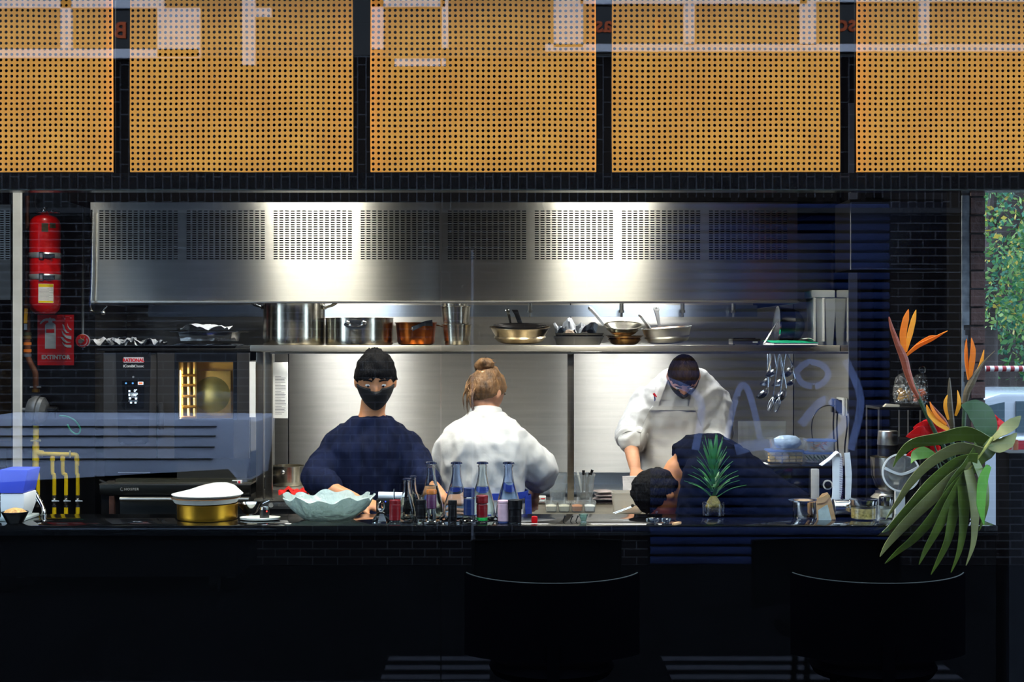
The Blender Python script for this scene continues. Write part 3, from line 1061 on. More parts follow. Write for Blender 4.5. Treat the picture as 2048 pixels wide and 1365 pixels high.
# ================================================================== STOVE AND PREP TABLE
STY = 7.38
stove = thing('stove', 'low steel stove block behind the left cook', 'stove', (-0.9, 7.4, 0))
part('front_panel', MB().box(wx(505, STY), -0.52, STY, STY + 0.02, wz(1019, STY), wz(1003, STY)), mat('stove_front', (176, 174, 168), 0.32, 1.0, 0.05, 3), stove, bevel=0.003)
part('body', MB().box(wx(507, STY), -0.525, STY + 0.03, 8.2, 0.06, wz(1019, STY)), steel_dark, stove)
part('top_plate', MB().box(wx(505, STY), -0.52, STY, 8.2, wz(1003, STY) - 0.006, wz(1003, STY)), steel_plain, stove)
STZ = wz(1003, STY)
part('griddle', MB().box(wx(531, 7.7), wx(615, 7.7), 7.6, 8.1, STZ, STZ + 0.035), steel_plain, stove, bevel=0.004)
lettering('HOSPER', 572, 1013.5, 6, STY - 0.001, mat('engraved_grey', (96, 96, 94), 0.5), stove, spacing=1.15)
part('emblem', MB().tube([W(542, 1011, STY - 0.002), W(542, 1011, STY + 0.001)], 0.0125, 18), mat('emblem_grey', (150, 152, 150), 0.4, 0.5), stove)
for x in (-1.2, -0.6):
    part('leg', MB().tube([(x, 7.5, 0), (x, 7.5, 0.06)], 0.025, 10), steel_dark, stove)
    part('leg', MB().tube([(x, 8.1, 0), (x, 8.1, 0.06)], 0.025, 10), steel_dark, stove)

PT0, PT1 = 6.95, 7.44
prep = thing('prep_table', 'stainless prep table with a recessed ingredient rail at the bowed cook', 'table', (0.55, 7.2, 0))
pzf, pzb = wz(1030, PT0), wz(1007, PT1)
ptx0, ptx1 = -0.5, 0.95
warm_steel = mat('table_steel', (206, 196, 172), 0.32, 1.0, 0.06, 3, aniso=0.8, tangent='x')
part('front_rim', MB().box(ptx0, ptx1, PT0, PT0 + 0.03, pzf - 0.012, pzf), warm_steel, prep, bevel=0.003)
part('front_panel', MB().box(ptx0, ptx1, PT0 + 0.008, PT0 + 0.03, 0.12, pzf - 0.012), warm_steel, prep)
part('well', MB().box(ptx0, ptx1, PT0 + 0.03, PT1 - 0.02, pzf - 0.012, pzf - 0.006).box(ptx0, ptx1, PT1 - 0.02, PT1, pzf - 0.012, pzb - 0.006), mat('well_steel', (186, 180, 164), 0.4, 1.0), prep)
part('back_ledge', MB().box(ptx0, ptx1, PT1 - 0.02, PT1 + 0.28, pzb - 0.006, pzb + 0.002), mat('ledge_dark', (84, 80, 76), 0.22, 1.0), prep, bevel=0.002)
part('cabinet', MB().box(ptx0, ptx1, PT0 + 0.03, PT1 + 0.2, 0.12, pzf - 0.02), steel_dark, prep)
for x in (ptx0 + 0.06, ptx1 - 0.06):
    for y in (PT0 + 0.08, PT1 + 0.14):
        part('leg', MB().tube([(x, y, 0), (x, y, 0.12)], 0.022, 10), steel_dark, prep)
PBZ = pzb + 0.002        # back ledge height
PWZ = pzf - 0.006        # well height
# counter behind the bowed cook, along the back wall
bc = thing('back_counter', 'steel counter along the back wall behind the bowed cook', 'counter', (0.6, 8.3, 0))
part('worktop', MB().box(-0.48, 1.69, 8.12, 8.58, wz(985, 8.12) - 0.03, wz(985, 8.12)), mat('counter_steel', (170, 180, 190), 0.3, 1.0, 0.05, 3), bc, bevel=0.003)
part('upstand', MB().box(-0.48, 1.69, 8.565, 8.588, wz(985, 8.12), wz(985, 8.12) + 0.07), mat('counter_steel', (170, 180, 190), 0.3), bc)
part('cabinet', MB().box(-0.48, 1.69, 8.14, 8.58, 0.1, wz(985, 8.12) - 0.03), steel_dark, bc)
for x in (-0.4, 1.6):
    part('leg', MB().tube([(x, 8.2, 0), (x, 8.2, 0.1)], 0.022, 10), steel_dark, bc)
    part('leg', MB().tube([(x, 8.5, 0), (x, 8.5, 0.1)], 0.022, 10), steel_dark, bc)

# ================================================================== LEFT WALL: EXTINGUISHER, SIGN, GAS PIPES
XY = 7.78                 # in front of the tiled wall at 7.95
ext = thing('fire_extinguisher', 'tall red extinguisher cylinder strapped to the dark wall above the red sign', 'extinguisher', W(90, 629, XY))
er = 30.5 * XY / FPX
ec = W(90, 629, XY)
hpx = XY / FPX
tank = MB().lathe([(0.3 * er, 0.0), (0.62 * er, 0.002), (0.9 * er, 9 * hpx), (er, 22 * hpx), (er, 175 * hpx), (0.93 * er, 187 * hpx), (0.7 * er, 195 * hpx), (0.3 * er, 199 * hpx), (0.2 * er, 206 * hpx)], c=ec, n=40)
part('cylinder', tank, red_paint, ext)
for py in (512, 555):
    b = MB().lathe([(er * 1.012, -5.5 * hpx), (er * 1.02, -5 * hpx), (er * 1.02, 5 * hpx), (er * 1.012, 5.5 * hpx)], c=(ec.x, ec.y, wz(py, XY)), n=40, cap0=False, cap1=False)
    s = part('strap', b, mat('strap_silver', (206, 210, 214), 0.3, 0.7), ext)
    yk = XY - er * 1.03
    bk = MB()
    for a, c_, d, e in ((78, 87, py - 8, py - 6.3), (78, 87, py + 5.5, py + 7), (78, 79.6, py - 8, py + 7), (85.4, 87, py - 8, py + 7)):
        bk.pbox(a, c_, d, e, yk - 0.004, 0.006)
    bk.pbox(88, 108, py - 4, py + 4, yk - 0.001, 0.012)
    part('buckle', bk, steel_pol, s)
lb = MB().grid(lambda u, v: (ec.x + er * 1.006 * math.sin(-0.10 + 0.97 * u), ec.y - er * 1.006 * math.cos(-0.10 + 0.97 * u), wz(607 - 38 * v, XY)), 10, 2)
part('paper_label', lb, white_paper, ext)
lb2 = MB()
for (v0, v1) in ((0.83, 0.985), (0.015, 0.11)):
    lb2.grid(lambda u, v: (ec.x + er * 1.012 * math.sin(-0.08 + 0.93 * u), ec.y - er * 1.012 * math.cos(-0.08 + 0.93 * u), wz(607 - 38 * (v0 + (v1 - v0) * v), XY)), 10, 1)
part('yellow_band', lb2, mat('label_yellow', (246, 212, 10), 0.6), ext, kind='stuff')
lb3 = MB()
for k in range(9):
    v0 = 0.2 + 0.065 * k
    lb3.grid(lambda u, v: (ec.x + er * 1.012 * math.sin(-0.04 + (0.6 + 0.25 * (k % 2)) * u), ec.y - er * 1.012 * math.cos(-0.04 + (0.6 + 0.25 * (k % 2)) * u), wz(607 - 38 * (v0 + 0.012 * v), XY)), 8, 1)
part('print', lb3, mat('ink_grey', (120, 122, 128), 0.8), ext, kind='stuff')
lb4 = MB().grid(lambda u, v: (ec.x + er * 1.006 * math.sin(0.10 + 0.42 * u), ec.y - er * 1.006 * math.cos(0.10 + 0.42 * u), wz(466 - 17 * v, XY)), 6, 1)
lb4.grid(lambda u, v: (ec.x + er * 1.006 * math.sin(0.62 + 0.42 * u), ec.y - er * 1.006 * math.cos(0.62 + 0.42 * u), wz(458 - 10 * v, XY)), 6, 1)
part('dark_label', lb4, mat('label_olive', (70, 66, 44), 0.5), ext, kind='stuff')
vl = MB().tube([(ec.x, ec.y, ec.z + 205 * hpx), (ec.x, ec.y, ec.z + 214 * hpx)], 0.016, 12).tube([W(74, 425, XY), W(120, 425, XY)], 0.006, 8)
vl.ball(W(87, 423, XY - 0.02), 0.016, 12, 8).ball(W(104, 423, XY - 0.01), 0.011, 12, 8)
part('valve', vl, steel_pol, ext)
part('hose', MB().tube([W(80, 424, XY), W(71, 415, XY), W(69, 392, XY + 0.02)], 0.005, 8, smooth=4), plastic_black, ext)
part('bracket', MB().box(ec.x - 0.05, ec.x + 0.05, ec.y + er * 0.96, 7.949, wz(560, XY), wz(505, XY)), steel_dark, ext)

GY = 7.90
sign = thing('extinguisher_sign', 'red sign with a white extinguisher symbol and the word EXTINTOR', 'sign', W(111, 731, GY))
part('board', MB().pbox(75, 147.5, 630, 731, GY, 0.006), mat('sign_red', (218, 18, 26), 0.45, 0, 0.03, 3), sign)
sign_w = mat('sign_white', (198, 206, 206), 0.5, 0, 0.02, 3)


def flat_poly(pts, Y, d=0.0015):
    return MB().prism([(wx(a, Y), wz(b, Y)) for a, b in pts], Y, Y + d)


sy = GY - 0.002
part('symbol', flat_poly([(90, 698), (111.5, 698), (111.5, 653), (110.5, 649.5), (108, 647), (104.5, 645.5), (104.5, 642.5), (110.5, 642.5), (111, 639.5), (108, 637.3), (102, 637), (101, 635.5), (99, 635.5), (98, 637),
                                (92, 637.2), (86, 639.5), (82, 643.5), (79.5, 648), (81.5, 648.8), (85, 645), (90, 642), (97, 641.5), (97, 645.5), (93, 647), (90.5, 650), (90, 653)], sy), sign_w, sign)
part('symbol_window', MB().pbox(92.5, 108.5, 658.5, 666, sy - 0.001, 0.001), mat('sign_red', (218, 18, 26), 0.45), sign)
for pts in ([(134.5, 646), (136, 652), (139, 656.5), (142.5, 658.5), (142.5, 661.5), (138.5, 659), (135, 653.5)], [(124.5, 648.5), (128, 651), (130, 658), (134, 664), (139, 666.5), (132, 666), (127, 660), (125.5, 653)],
            [(123.5, 661), (127, 667), (133, 671.5), (142.5, 672.5), (142.5, 679.5), (133, 676.5), (126, 670.5), (123.8, 665)], [(120.5, 674), (125, 674.5), (130, 680), (135, 684), (142, 685), (134, 686.5), (127, 683), (123, 677.5)],
            [(124, 684.5), (129, 689), (134, 690.5), (142.5, 690.5), (142.5, 695.5), (134, 695.5), (128, 692), (125, 687.5)]):
    part('flame', flat_poly(pts, sy), sign_w, sign)
lettering('EXTINTOR', 111.5, 718.5, 8.2, sy, sign_w, sign, bold=0.0012, spacing=1.04)
part('print', MB().pbox(128, 131, 636, 639.5, sy, 0.001).pbox(140, 143, 635, 638, sy, 0.001).pbox(131, 139, 633.6, 634.4, sy, 0.001), mat('sign_pink', (224, 110, 120), 0.5), sign, kind='stuff')

# pull station on its conduit
ps = thing('pull_station', 'round red manual pull station hanging on a thin grey conduit', 'alarm', W(165, 698, 7.88))
part('conduit', MB().tube([W(167, 384, 7.9), W(166, 600, 7.9), W(165.5, 670, 7.9)], 0.0065, 8), mat('conduit_grey', (130, 138, 138), 0.4, 0.5), ps)
part('body', MB().tube([W(166.5, 682, 7.88), W(166, 682, 7.94)], 0.038, 24), mat('station_grey', (190, 192, 190), 0.4), ps)
face = part('face', MB().tube([W(164.5, 682, 7.868), W(165, 682, 7.88)], 0.0355, 24), red_paint, ps)
part('knob', MB().tube([W(161, 683, 7.84), W(161, 683, 7.87)], 0.013, 12).ball(W(166, 681.5, 7.85), 0.008, 8, 6), mat('knob_grey', (110, 112, 112), 0.4, 0.4), face)
rg = MB()
rg.tube([W(164.5 + 4 * math.sin(a), 674.5 - 4 * math.cos(a), 7.862) for a in [2 * PI * k / 14 for k in range(15)]], 0.0015, 6)
part('ring', rg, mat('brass', (214, 176, 90), 0.3, 1.0), face)
arc = MB()
for k in range(14):
    a = R(-20 + 13 * k)
    p = W(164.5 + 9.8 * math.cos(a), 682 + 9.8 * math.sin(a), 7.866)
    arc.box(p.x - 0.002, p.x + 0.002, 7.8655, 7.867, p.z - 0.003, p.z + 0.003)
part('lettering', arc, sign_w, face, kind='stuff')
part('bottom_nut', MB().tube([W(165.5, 696, 7.9), W(165.5, 700, 7.9)], 0.008, 8), steel_pol, ps)

# gas line: rusty pipe, regulator, yellow manifold with four drops
gas = thing('gas_line', 'gas line of rusty pipe, round regulator and yellow manifold on the dark wall', 'pipe', W(72, 1040, 7.88))
PYc = 7.88
rust = mat('rusty_pipe', (104, 62, 40), 0.55, 0.3, 0.5, 9)
part('upper_pipe', MB().tube([W(55, 392, PYc), W(55, 600, PYc)], 0.0125, 12), mat('brown_pipe', (96, 52, 26), 0.45, 0.3, 0.3, 6), gas)
part('bent_pipe', MB().tube([W(55, 600, PYc), W(55, 700, PYc), W(57, 718, PYc), W(68, 740, PYc), W(71, 752, PYc), W(71.5, 782, PYc)], 0.0165, 12, smooth=4), rust, gas)
for py, m_ in ((668, mat('pipe_green', (64, 70, 48), 0.5)), (675, mat('brass_old', (120, 92, 40), 0.4, 0.7)), (688, mat('orange_tape', (206, 110, 24), 0.5)), (702, mat('orange_tape', (206, 110, 24), 0.5)), (711, mat('grey_tape', (84, 92, 104), 0.5)), (782, mat('brass_old', (120, 92, 40), 0.4, 0.7))):
    x = 55 if py < 720 else 71.5
    part('collar', MB().tube([W(x, py - 3, PYc), W(x, py + 3, PYc)], 0.0215, 12), m_, gas)
vt = part('yellow_tag', MB().loft([[W(a, b, PYc - 0.03 + q) for a, b in ((49, 617), (56, 618), (54.5, 647), (47.5, 647))] for q in (0, 0.004)]), mat('tag_yellow', (240, 176, 16), 0.5), gas)
part('tag_clip', MB().pbox(48, 54, 648, 660, PYc - 0.03, 0.012), steel_plain, gas)
reg_m = mat('cast_zinc', (150, 154, 158), 0.45, 0.6, 0.2, 20)
reg = MB().tube([W(72, 792, PYc), W(72, 850, PYc)], [0.025, 0.025], 14)
part('regulator', MB().lathe([(0.012, -0.055), (0.045, -0.05), (0.062, -0.02), (0.062, 0.0), (0.052, 0.005), (0.062, 0.01), (0.062, 0.03), (0.04, 0.055), (0.015, 0.06)], n=28).xf(Matrix.Translation(W(74, 821, PYc - 0.02)) @ Matrix.Rotation(R(100), 4, 'Y') @ Matrix.Scale(1.25, 4, (1, 0, 0))), reg_m, gas, label='grey cast regulator')
part('regulator_neck', reg, reg_m, gas)
part('side_stub', MB().tube([W(43, 820, PYc - 0.02), W(60, 820, PYc - 0.02)], 0.011, 10), reg_m, gas)
part('solenoid', MB().tube([W(96, 819, PYc - 0.02), W(112, 819, PYc - 0.02)], 0.016, 12).tube([W(112, 819, PYc - 0.02), W(116, 818, PYc - 0.02)], 0.013, 10).pbox(102, 110, 823, 836, PYc - 0.03, 0.02), plastic_black, gas)
part('green_hose', MB().tube([W(119, 832, PYc - 0.03), W(135, 834, PYc - 0.04), W(150, 842, PYc - 0.04), W(160, 856, PYc - 0.04), W(159, 866, PYc - 0.04), W(151, 868, PYc - 0.04), W(141, 861, PYc - 0.04), W(135, 849, PYc - 0.04)], 0.0042, 8, smooth=5), mat('green_rubber', (40, 160, 110), 0.4), gas)
part('gauge', MB().tube([W(60, 775, PYc - 0.01), W(82, 775, PYc - 0.01)], 0.004, 8), steel_plain, gas)
yp = MB().tube([W(72, 850, PYc), W(71.5, 940, PYc)], 0.0165, 12).tube([W(71, 925, PYc), W(69, 935, PYc), W(69, 947, PYc)], [0.0165, 0.012, 0.012], 10)
part('riser', yp, yellow_paint, gas)
part('tee', MB().tube([W(71.5, 890, PYc), W(71.5, 922, PYc)], 0.0195, 12).tube([W(71.5, 906, PYc), W(86, 908, PYc)], 0.0175, 12), yellow_paint, gas)
part('manifold', MB().tube([W(72, 907, PYc), W(90, 908.5, PYc), W(146, 910, PYc), W(153, 912, PYc), W(154, 920, PYc), W(154, 932, PYc)], 0.0125, 12, smooth=3), yellow_paint, gas)
part('elbow', MB().tube([W(69, 938, PYc), W(69, 946, PYc), W(73, 948, PYc), W(76, 951, PYc), W(76, 992, PYc)], 0.0105, 10, smooth=3), yellow_paint, gas)
for x0_, x1_ in ((105, 108.5), (125.5, 132), (153.5, 155.5)):
    part('drop_pipe', MB().tube([W(x0_, 910, PYc), W(x0_, 944, PYc), W((x0_ + x1_) / 2, 949, PYc), W(x1_, 953, PYc), W(x1_, 992, PYc)], 0.0105, 10, smooth=3), yellow_paint, gas)
    part('collar', MB().tube([W(x0_, 914, PYc), W(x0_, 922, PYc)], 0.0135, 10), yellow_paint, gas)
    part('lower_pipe', MB().tube([W(x1_, 1014, PYc), W(x1_, 1016, PYc), W(x1_, 1046, PYc)], [0.007, 0.0115, 0.0115], 10), yellow_paint, gas)
for x1_ in (76, 108.5, 132, 155.5):
    vv = MB().tube([W(x1_, 991, PYc), W(x1_, 996, PYc)], 0.012, 8).ball(W(x1_, 1003, PYc), (0.014, 0.014, 0.022), 12, 8).tube([W(x1_, 1010, PYc), W(x1_, 1015, PYc)], 0.012, 8).tube([W(x1_ - 4, 1003, PYc - 0.012), W(x1_ + 10, 1003, PYc - 0.012)], [0.008, 0.004], 8)
    part('gas_cock', vv, mat('chrome_valve', (170, 170, 168), 0.25, 0.9), gas)
for px, py in ((71.5, 882), (140, 909)):
    part('pipe_clip', MB().tube([W(px - 10, py, PYc - 0.012), W(px + 10, py, PYc - 0.012)] if py < 890 else [W(px, py - 7, PYc - 0.012), W(px, py + 7, PYc - 0.012)], 0.005, 8).box(wx(px, PYc) - 0.006, wx(px, PYc) + 0.006, PYc, 7.945, wz(py, PYc) - 0.006, wz(py, PYc) + 0.006), mat('clip_zinc', (196, 186, 110), 0.4, 0.3), gas)

# beyond the partition on the far left: another hood and a range
h2 = thing('side_hood', 'second steel hood with slotted panel at the left photo edge', 'hood', (-3.1, 7.9, wz(600, 7.9)))
q0, q1, qe = wz(520, 7.9), wz(420, 7.9), wx(21, 7.9)
part('front_sheet', MB().box(-3.9, qe, 7.9, 7.92, wz(600, 7.9), q0).box(-3.9, qe, 7.9, 7.92, q1, wz(410, 7.9)), steel_flat, h2, kind='stuff', smooth=0)
slotted('slotted_panel', -3.6, qe, h2, Y=7.9, cols=25, z0=q0, z1=q1)
part('side_panel', MB().box(-3.9, -3.6, 7.9, 7.92, q0, q1), steel_flat, h2)
part('slot_dark_sheet', MB().box(-3.9, qe - 0.02, 7.94, 7.96, q0 - 0.02, q1 + 0.02), black_matte, h2)  # same black sheet to darken these slots
part('top_panel', MB().box(-3.9, qe - 0.02, 7.92, 8.6, wz(410, 7.9) - 0.01, wz(408, 7.9)), steel_dark, h2)
r2 = thing('range_cooker', 'black range cooker with steel rails at the left photo edge', 'stove', (-3.3, 8.1, 0))
part('body', MB().box(-3.9, qe - 0.03, 7.92, 8.6, 0.0, 1.2), mat('range_black', (26, 24, 22), 0.25, 0.5), r2)
for py in (918, 932, 952, 966, 990, 1003):
    part('rail', MB().box(-3.9, qe - 0.03, 7.905, 7.92, wz(py, 7.92) - 0.004, wz(py, 7.92)), steel_plain, r2)
part('backsplash', MB().box(-3.9, qe - 0.03, 8.55, 8.6, 1.2, 1.78), mat('warm_splash', (120, 92, 56), 0.4, 1.0, 0.3, 6), r2)
# ================================================================== POTS AND PANS ON THE SHELF
PY = 7.54
KP = PY / FPX             # metres per pixel at the shelf
SHZ = SH_Z
handle_m = mat('bright_handle_steel', (236, 234, 228), 0.36, 0.85, 0.03, 6)


def vessel(rb, rt, h, t=0.003, rc=0.012, lip=0.005, n=48, floor_t=0.004):
    """Closed profile of a round pan: outside, rolled rim, inside."""
    p = [(0.0, 0.0), (rb - rc, 0.0), (rb - rc * 0.3, rc * 0.3), (rb + (rt - rb) * rc / h, rc)]
    for k in range(1, 6):
        f = k / 6
        p.append((rb + (rt - rb) * f, rc + (h - rc) * f))
    p += [(rt, h - 0.003), (rt + lip, h - 0.002), (rt + lip, h + 0.001), (rt - t, h + 0.001), (rt - t, h - 0.004)]
    for k in range(5, 0, -1):
        f = k / 6
        p.append((rb + (rt - rb) * f - t, rc + (h - rc) * f))
    p += [(rb - rc * 0.6 - t, floor_t + rc * 0.3), (rb - rc - t, floor_t), (0.0, floor_t)]
    return MB().lathe(p, n=n)


def loop_handle(cx, cy, cz, w, d, r, up, ang):
    """A bow handle: width w, reach d, leaning up, turned by ang about the pan's axis."""
    pts = []
    for k in range(9):
        a = PI * k / 8
        pts.append(Vector((-math.cos(a) * w / 2, -math.sin(a) ** 0.6 * d if 0 < k < 8 else 0.0, math.sin(a) * up)))
    M = Matrix.Rotation(ang, 4, 'Z') @ Matrix.Translation((0, -cy, cz))
    mb = MB().tube([M @ p for p in pts], r, 8)
    for sgn in (-1, 1):
        b = len(mb.v)
        mb.ball((sgn * w / 2, 0, 0), (0.014, 0.006, 0.012), 10, 6)
        for i in range(b, len(mb.v)):
            mb.v[i] = M @ mb.v[i]
    return mb


def long_handle(length, r0, width, rise, m_round=True):
    """A pan handle along +x from the origin, rising, with an eye at the end."""
    pts = [(-0.004, 0, 0), (length * 0.25, 0, rise * 0.35), (length * 0.65, 0, rise * 0.75), (length, 0, rise)]
    mb = MB()
    mb.strip(pts, [width * 0.8, width * 0.6, width * 0.85, width * 1.15], (0, 1, 0), r0, smooth=5)
    mb.tube([(length + width * 0.5 * math.cos(a), width * 0.5 * math.sin(a), rise) for a in [2 * PI * k / 12 for k in range(13)]], r0 * 0.55, 6)
    return mb


# the big stockpot
t = thing('stockpot', 'tallest steel stockpot at the left end of the shelf', 'pot', (wx(588, PY), PY, SHZ))
part('body', vessel(0.163, 0.163, 0.226, rc=0.010), steel_pot, t, local=True)
part('handle', loop_handle(0, 0.163, 0.200, 0.09, 0.068, 0.006, 0.03, R(90)), steel_pol, t, local=True)
part('handle', loop_handle(0, 0.163, 0.200, 0.09, 0.068, 0.006, 0.03, R(-90)), steel_pol, t, local=True)
t = thing('casserole_pot', 'wide low steel casserole with a bow handle on its front, right of the stockpot', 'pot', (wx(719, PY), PY, SHZ))
part('body', vessel(0.178, 0.178, 0.143, rc=0.010), steel_pot, t, local=True)
hb = loop_handle(0, 0.181, 0.117, 0.085, 0.03, 0.0055, -0.016, 0)
hb.loft([[(x, -0.178 - q, 0.108 + z) for x, z in [(0.062 * math.cos(a) * 1.0, 0.022 * math.sin(a)) for a in [2 * PI * k / 20 for k in range(20)]]] for q in (0, 0.004)])
part('handle', hb, steel_pol, t, local=True)
part('handle', loop_handle(0, 0.178, 0.117, 0.085, 0.03, 0.0055, -0.016, PI), steel_pol, t, local=True)
t = thing('copper_pot', 'small browned copper pot with a black iron handle', 'pot', (wx(832, PY), PY, SHZ))
part('body', vessel(0.098, 0.108, 0.119, rc=0.02), copper, t, local=True)
ih = MB().strip([(-0.012, -0.113, 0.086), (0.02, -0.128, 0.098), (0.05, -0.135, 0.112), (0.095, -0.14, 0.116)], [0.024, 0.018, 0.022, 0.034], (0, 0, 1), 0.009, smooth=5)
part('handle', ih, iron_black, t, local=True)
part('rivet', MB().ball((-0.012, -0.119, 0.086), (0.006, 0.003, 0.006), 8, 6), steel_pol, t, local=True)
# three stacked saucepans
sp = thing('saucepan', 'lowest of three stacked steel saucepans between copper pot and black handled pans', 'pot', (wx(914, PY), PY, SHZ), 'stacked saucepans')
part('body', vessel(0.067, 0.0775, 0.109, rc=0.008), steel_pot, sp, local=True)
M = Matrix.Rotation(R(150), 4, 'Z') @ Matrix.Translation((0.0775, 0, 0.095))
part('handle', long_handle(0.05, 0.005, 0.016, 0.012).xf(M), steel_pol, sp, local=True)
copy_tree(sp, (wx(912.2, PY), PY, SHZ + 0.0945), 'middle one of three stacked steel saucepans on the shelf', rot=(0, R(-1.5), R(-48)), group='stacked saucepans')
copy_tree(sp, (wx(909.5, PY), PY, SHZ + 0.188), 'topmost of three stacked steel saucepans on the shelf, tilted', rot=(0, R(-4.5), R(-70)), group='stacked saucepans')
# nested saute pans with black handle
t = thing('saute_pan', 'wide bronze-toned steel saute pan under a black handled pan', 'pan', (wx(1040, PY), PY + 0.01, SHZ + 0.0125), rot=(R(5), 0, 0))
part('body', vessel(0.128, 0.158, 0.084, rc=0.03, lip=0.004), steel_worn, t, local=True)
M = Matrix.Rotation(R(108), 4, 'Z') @ Matrix.Translation((0.156, 0, 0.075)) @ Matrix.Rotation(R(-38), 4, 'Y')
part('handle', long_handle(0.10, 0.006, 0.018, 0.03).xf(M), steel_pol, t, local=True)
t = thing('frying_pan', 'dark lined frying pan with upright black handle, nested in the wide saute pan', 'pan', (wx(1041, PY), PY + 0.008, SHZ + 0.050), rot=(R(5.5), 0, 0))
part('body', vessel(0.110, 0.141, 0.056, rc=0.025, lip=0.003), mat('dark_lined_pan', (90, 84, 78), 0.3, 0.9, 0.1, 8), t, local=True)
hm = MB().loft([[Vector((x, y, z)) for x, y, z in ((-0.013, 0.138, 0.05), (0.013, 0.138, 0.05), (0.013, 0.150, 0.055), (-0.013, 0.150, 0.055))],
                [Vector((x - 0.018, y, z)) for x, y, z in ((-0.014, 0.165, 0.10), (0.014, 0.165, 0.10), (0.014, 0.180, 0.10), (-0.014, 0.180, 0.10))],
                [Vector((x - 0.03, y, z)) for x, y, z in ((-0.017, 0.172, 0.125), (0.017, 0.172, 0.125), (0.017, 0.190, 0.125), (-0.017, 0.190, 0.125))]])
part('handle', hm, iron_black, t, local=True, bevel=0.003)
for x, z in ((-0.010, 0.044), (0.010, 0.044), (0.0, 0.030)):
    part('rivet', MB().ball((x, 0.124 + z * 0.28, z), 0.0045, 8, 6), steel_pol, t, local=True)
# black trays with crumpled paper
t = thing('black_tray', 'black tapered baking tray right of the saute pan', 'tray', (wx(1156, PY), PY, SHZ))


def tapered(x0, y0, x1, y1, h, th=0.003, seg=1):
    o = [(-x0, -y0, 0), (x0, -y0, 0), (x0, y0, 0), (-x0, y0, 0)]
    a = [(-x1, -y1, h), (x1, -y1, h), (x1, y1, h), (-x1, y1, h)]
    b = [(-x1 + th, -y1 + th, h), (x1 - th, -y1 + th, h), (x1 - th, y1 - th, h), (-x1 + th, y1 - th, h)]
    c = [(-x0 + th, -y0 + th, th), (x0 - th, -y0 + th, th), (x0 - th, y0 - th, th), (-x0 + th, y0 - th, th)]
    return MB().loft([o, a, b, c])


part('body', tapered(0.110, 0.09, 0.132, 0.11, 0.048), mat('tray_black', (16, 18, 24), 0.3, 0, 0.1, 8), t, local=True, bevel=0.002)
t = thing('black_tray', 'upper black tray nested in the lower one and filled with paper', 'tray', (wx(1157, PY), PY, SHZ + 0.022))
part('body', tapered(0.1085, 0.0885, 0.128, 0.107, 0.042), MATS['tray_black'], t, local=True, bevel=0.002)


def crumple(w, d, h, seed, nu=22, nv=16, flat=0.25):
    def fn(u, v):
        x, y = (u - 0.5) * w, (v - 0.5) * d
        e = 1 - max(abs(u - 0.5), abs(v - 0.5)) * 2
        n = noise.noise((u * 3.1 + seed, v * 2.7, seed)) + 0.55 * noise.noise((u * 7 + seed, v * 6.1, seed * 2)) + 0.3 * abs(noise.noise((u * 13, v * 12 + seed, seed)))
        return (x * (1 + 0.15 * n), y * (1 + 0.1 * n), max(0.0, h * (flat + 0.75 * n + 0.25 * e)))
    mb = MB().grid(fn, nu, nv)
    return solid(mb, nu, nv, 0.0012)


def solid(mb, nu, nv, th):
    """Give the last grid a thickness downwards."""
    n = len(mb.v)
    fs = list(mb.f)
    mb.v += [v - Vector((0, 0, th)) for v in mb.v[:n]]
    mb.f += [tuple(n + i for i in reversed(f)) for f in fs]
    ring = [i * (nv + 1) for i in range(nu + 1)] + [nu * (nv + 1) + j for j in range(1, nv + 1)] + [i * (nv + 1) + nv for i in range(nu - 1, -1, -1)] + [j for j in range(nv - 1, 0, -1)]
    for a, b in zip(ring, ring[1:] + ring[:1]):
        mb.f.append((a, b, n + b, n + a))
    return mb


pp = crumple(0.215, 0.15, 0.095, 3.3).xf(Matrix.Translation((wx(1151, PY), PY - 0.01, SHZ + 0.052)))
single('crumpled_paper', pp, white_paper, 'crumpled white kitchen paper heaped in the black tray', 'paper', smooth=25)
single('bread_crumbs', MB().lathe([(0.03, 0), (0.022, 0.012), (0.006, 0.018)], n=14, wob=lambda a, k: 1 + 0.15 * math.sin(5 * a + k)).xf(Matrix.Translation((wx(1137, PY), PY - 0.085, SHZ + 0.064))),
       mat('crumb_beige', (206, 180, 156), 0.9, 0, 0.3, 60), 'small beige heap of crumbs at the front of the black tray', 'crumbs', kind='stuff')
# skillets with long handles
t = thing('skillet', 'lower bronze skillet under the tilted one with a pale handle', 'pan', (wx(1249, PY), PY, SHZ), 'skillets')
part('body', vessel(0.08, 0.097, 0.05, rc=0.03, lip=0.003), mat('bronze_pan', (136, 104, 58), 0.26, 1.0, 0.4, 16), t, local=True)
M = Matrix.Rotation(R(82), 4, 'Z') @ Matrix.Translation((0.096, 0, 0.045)) @ Matrix.Rotation(R(-30), 4, 'Y')
part('handle', long_handle(0.13, 0.014, 0.02, 0.03).xf(M), handle_m, t, local=True)
t = thing('skillet', 'tilted steel skillet with its bright handle up to the left', 'pan', (wx(1246, PY), PY + 0.004, SHZ + 0.056), 'skillets', rot=(R(13), R(0), 0))
part('body', vessel(0.074, 0.100, 0.052, rc=0.03, lip=0.004), steel_pot, t, local=True)
M = Matrix.Rotation(R(160), 4, 'Z') @ Matrix.Translation((0.108, 0, 0.047)) @ Matrix.Rotation(R(-36), 4, 'Y')
part('handle', long_handle(0.105, 0.014, 0.019, 0.022).xf(M), handle_m, t, local=True)
t = thing('deep_skillet', 'dull grey deep pan at the right end of the row of pans', 'pan', (wx(1335, PY), PY, SHZ + 0.012), rot=(R(3), R(-4), 0))
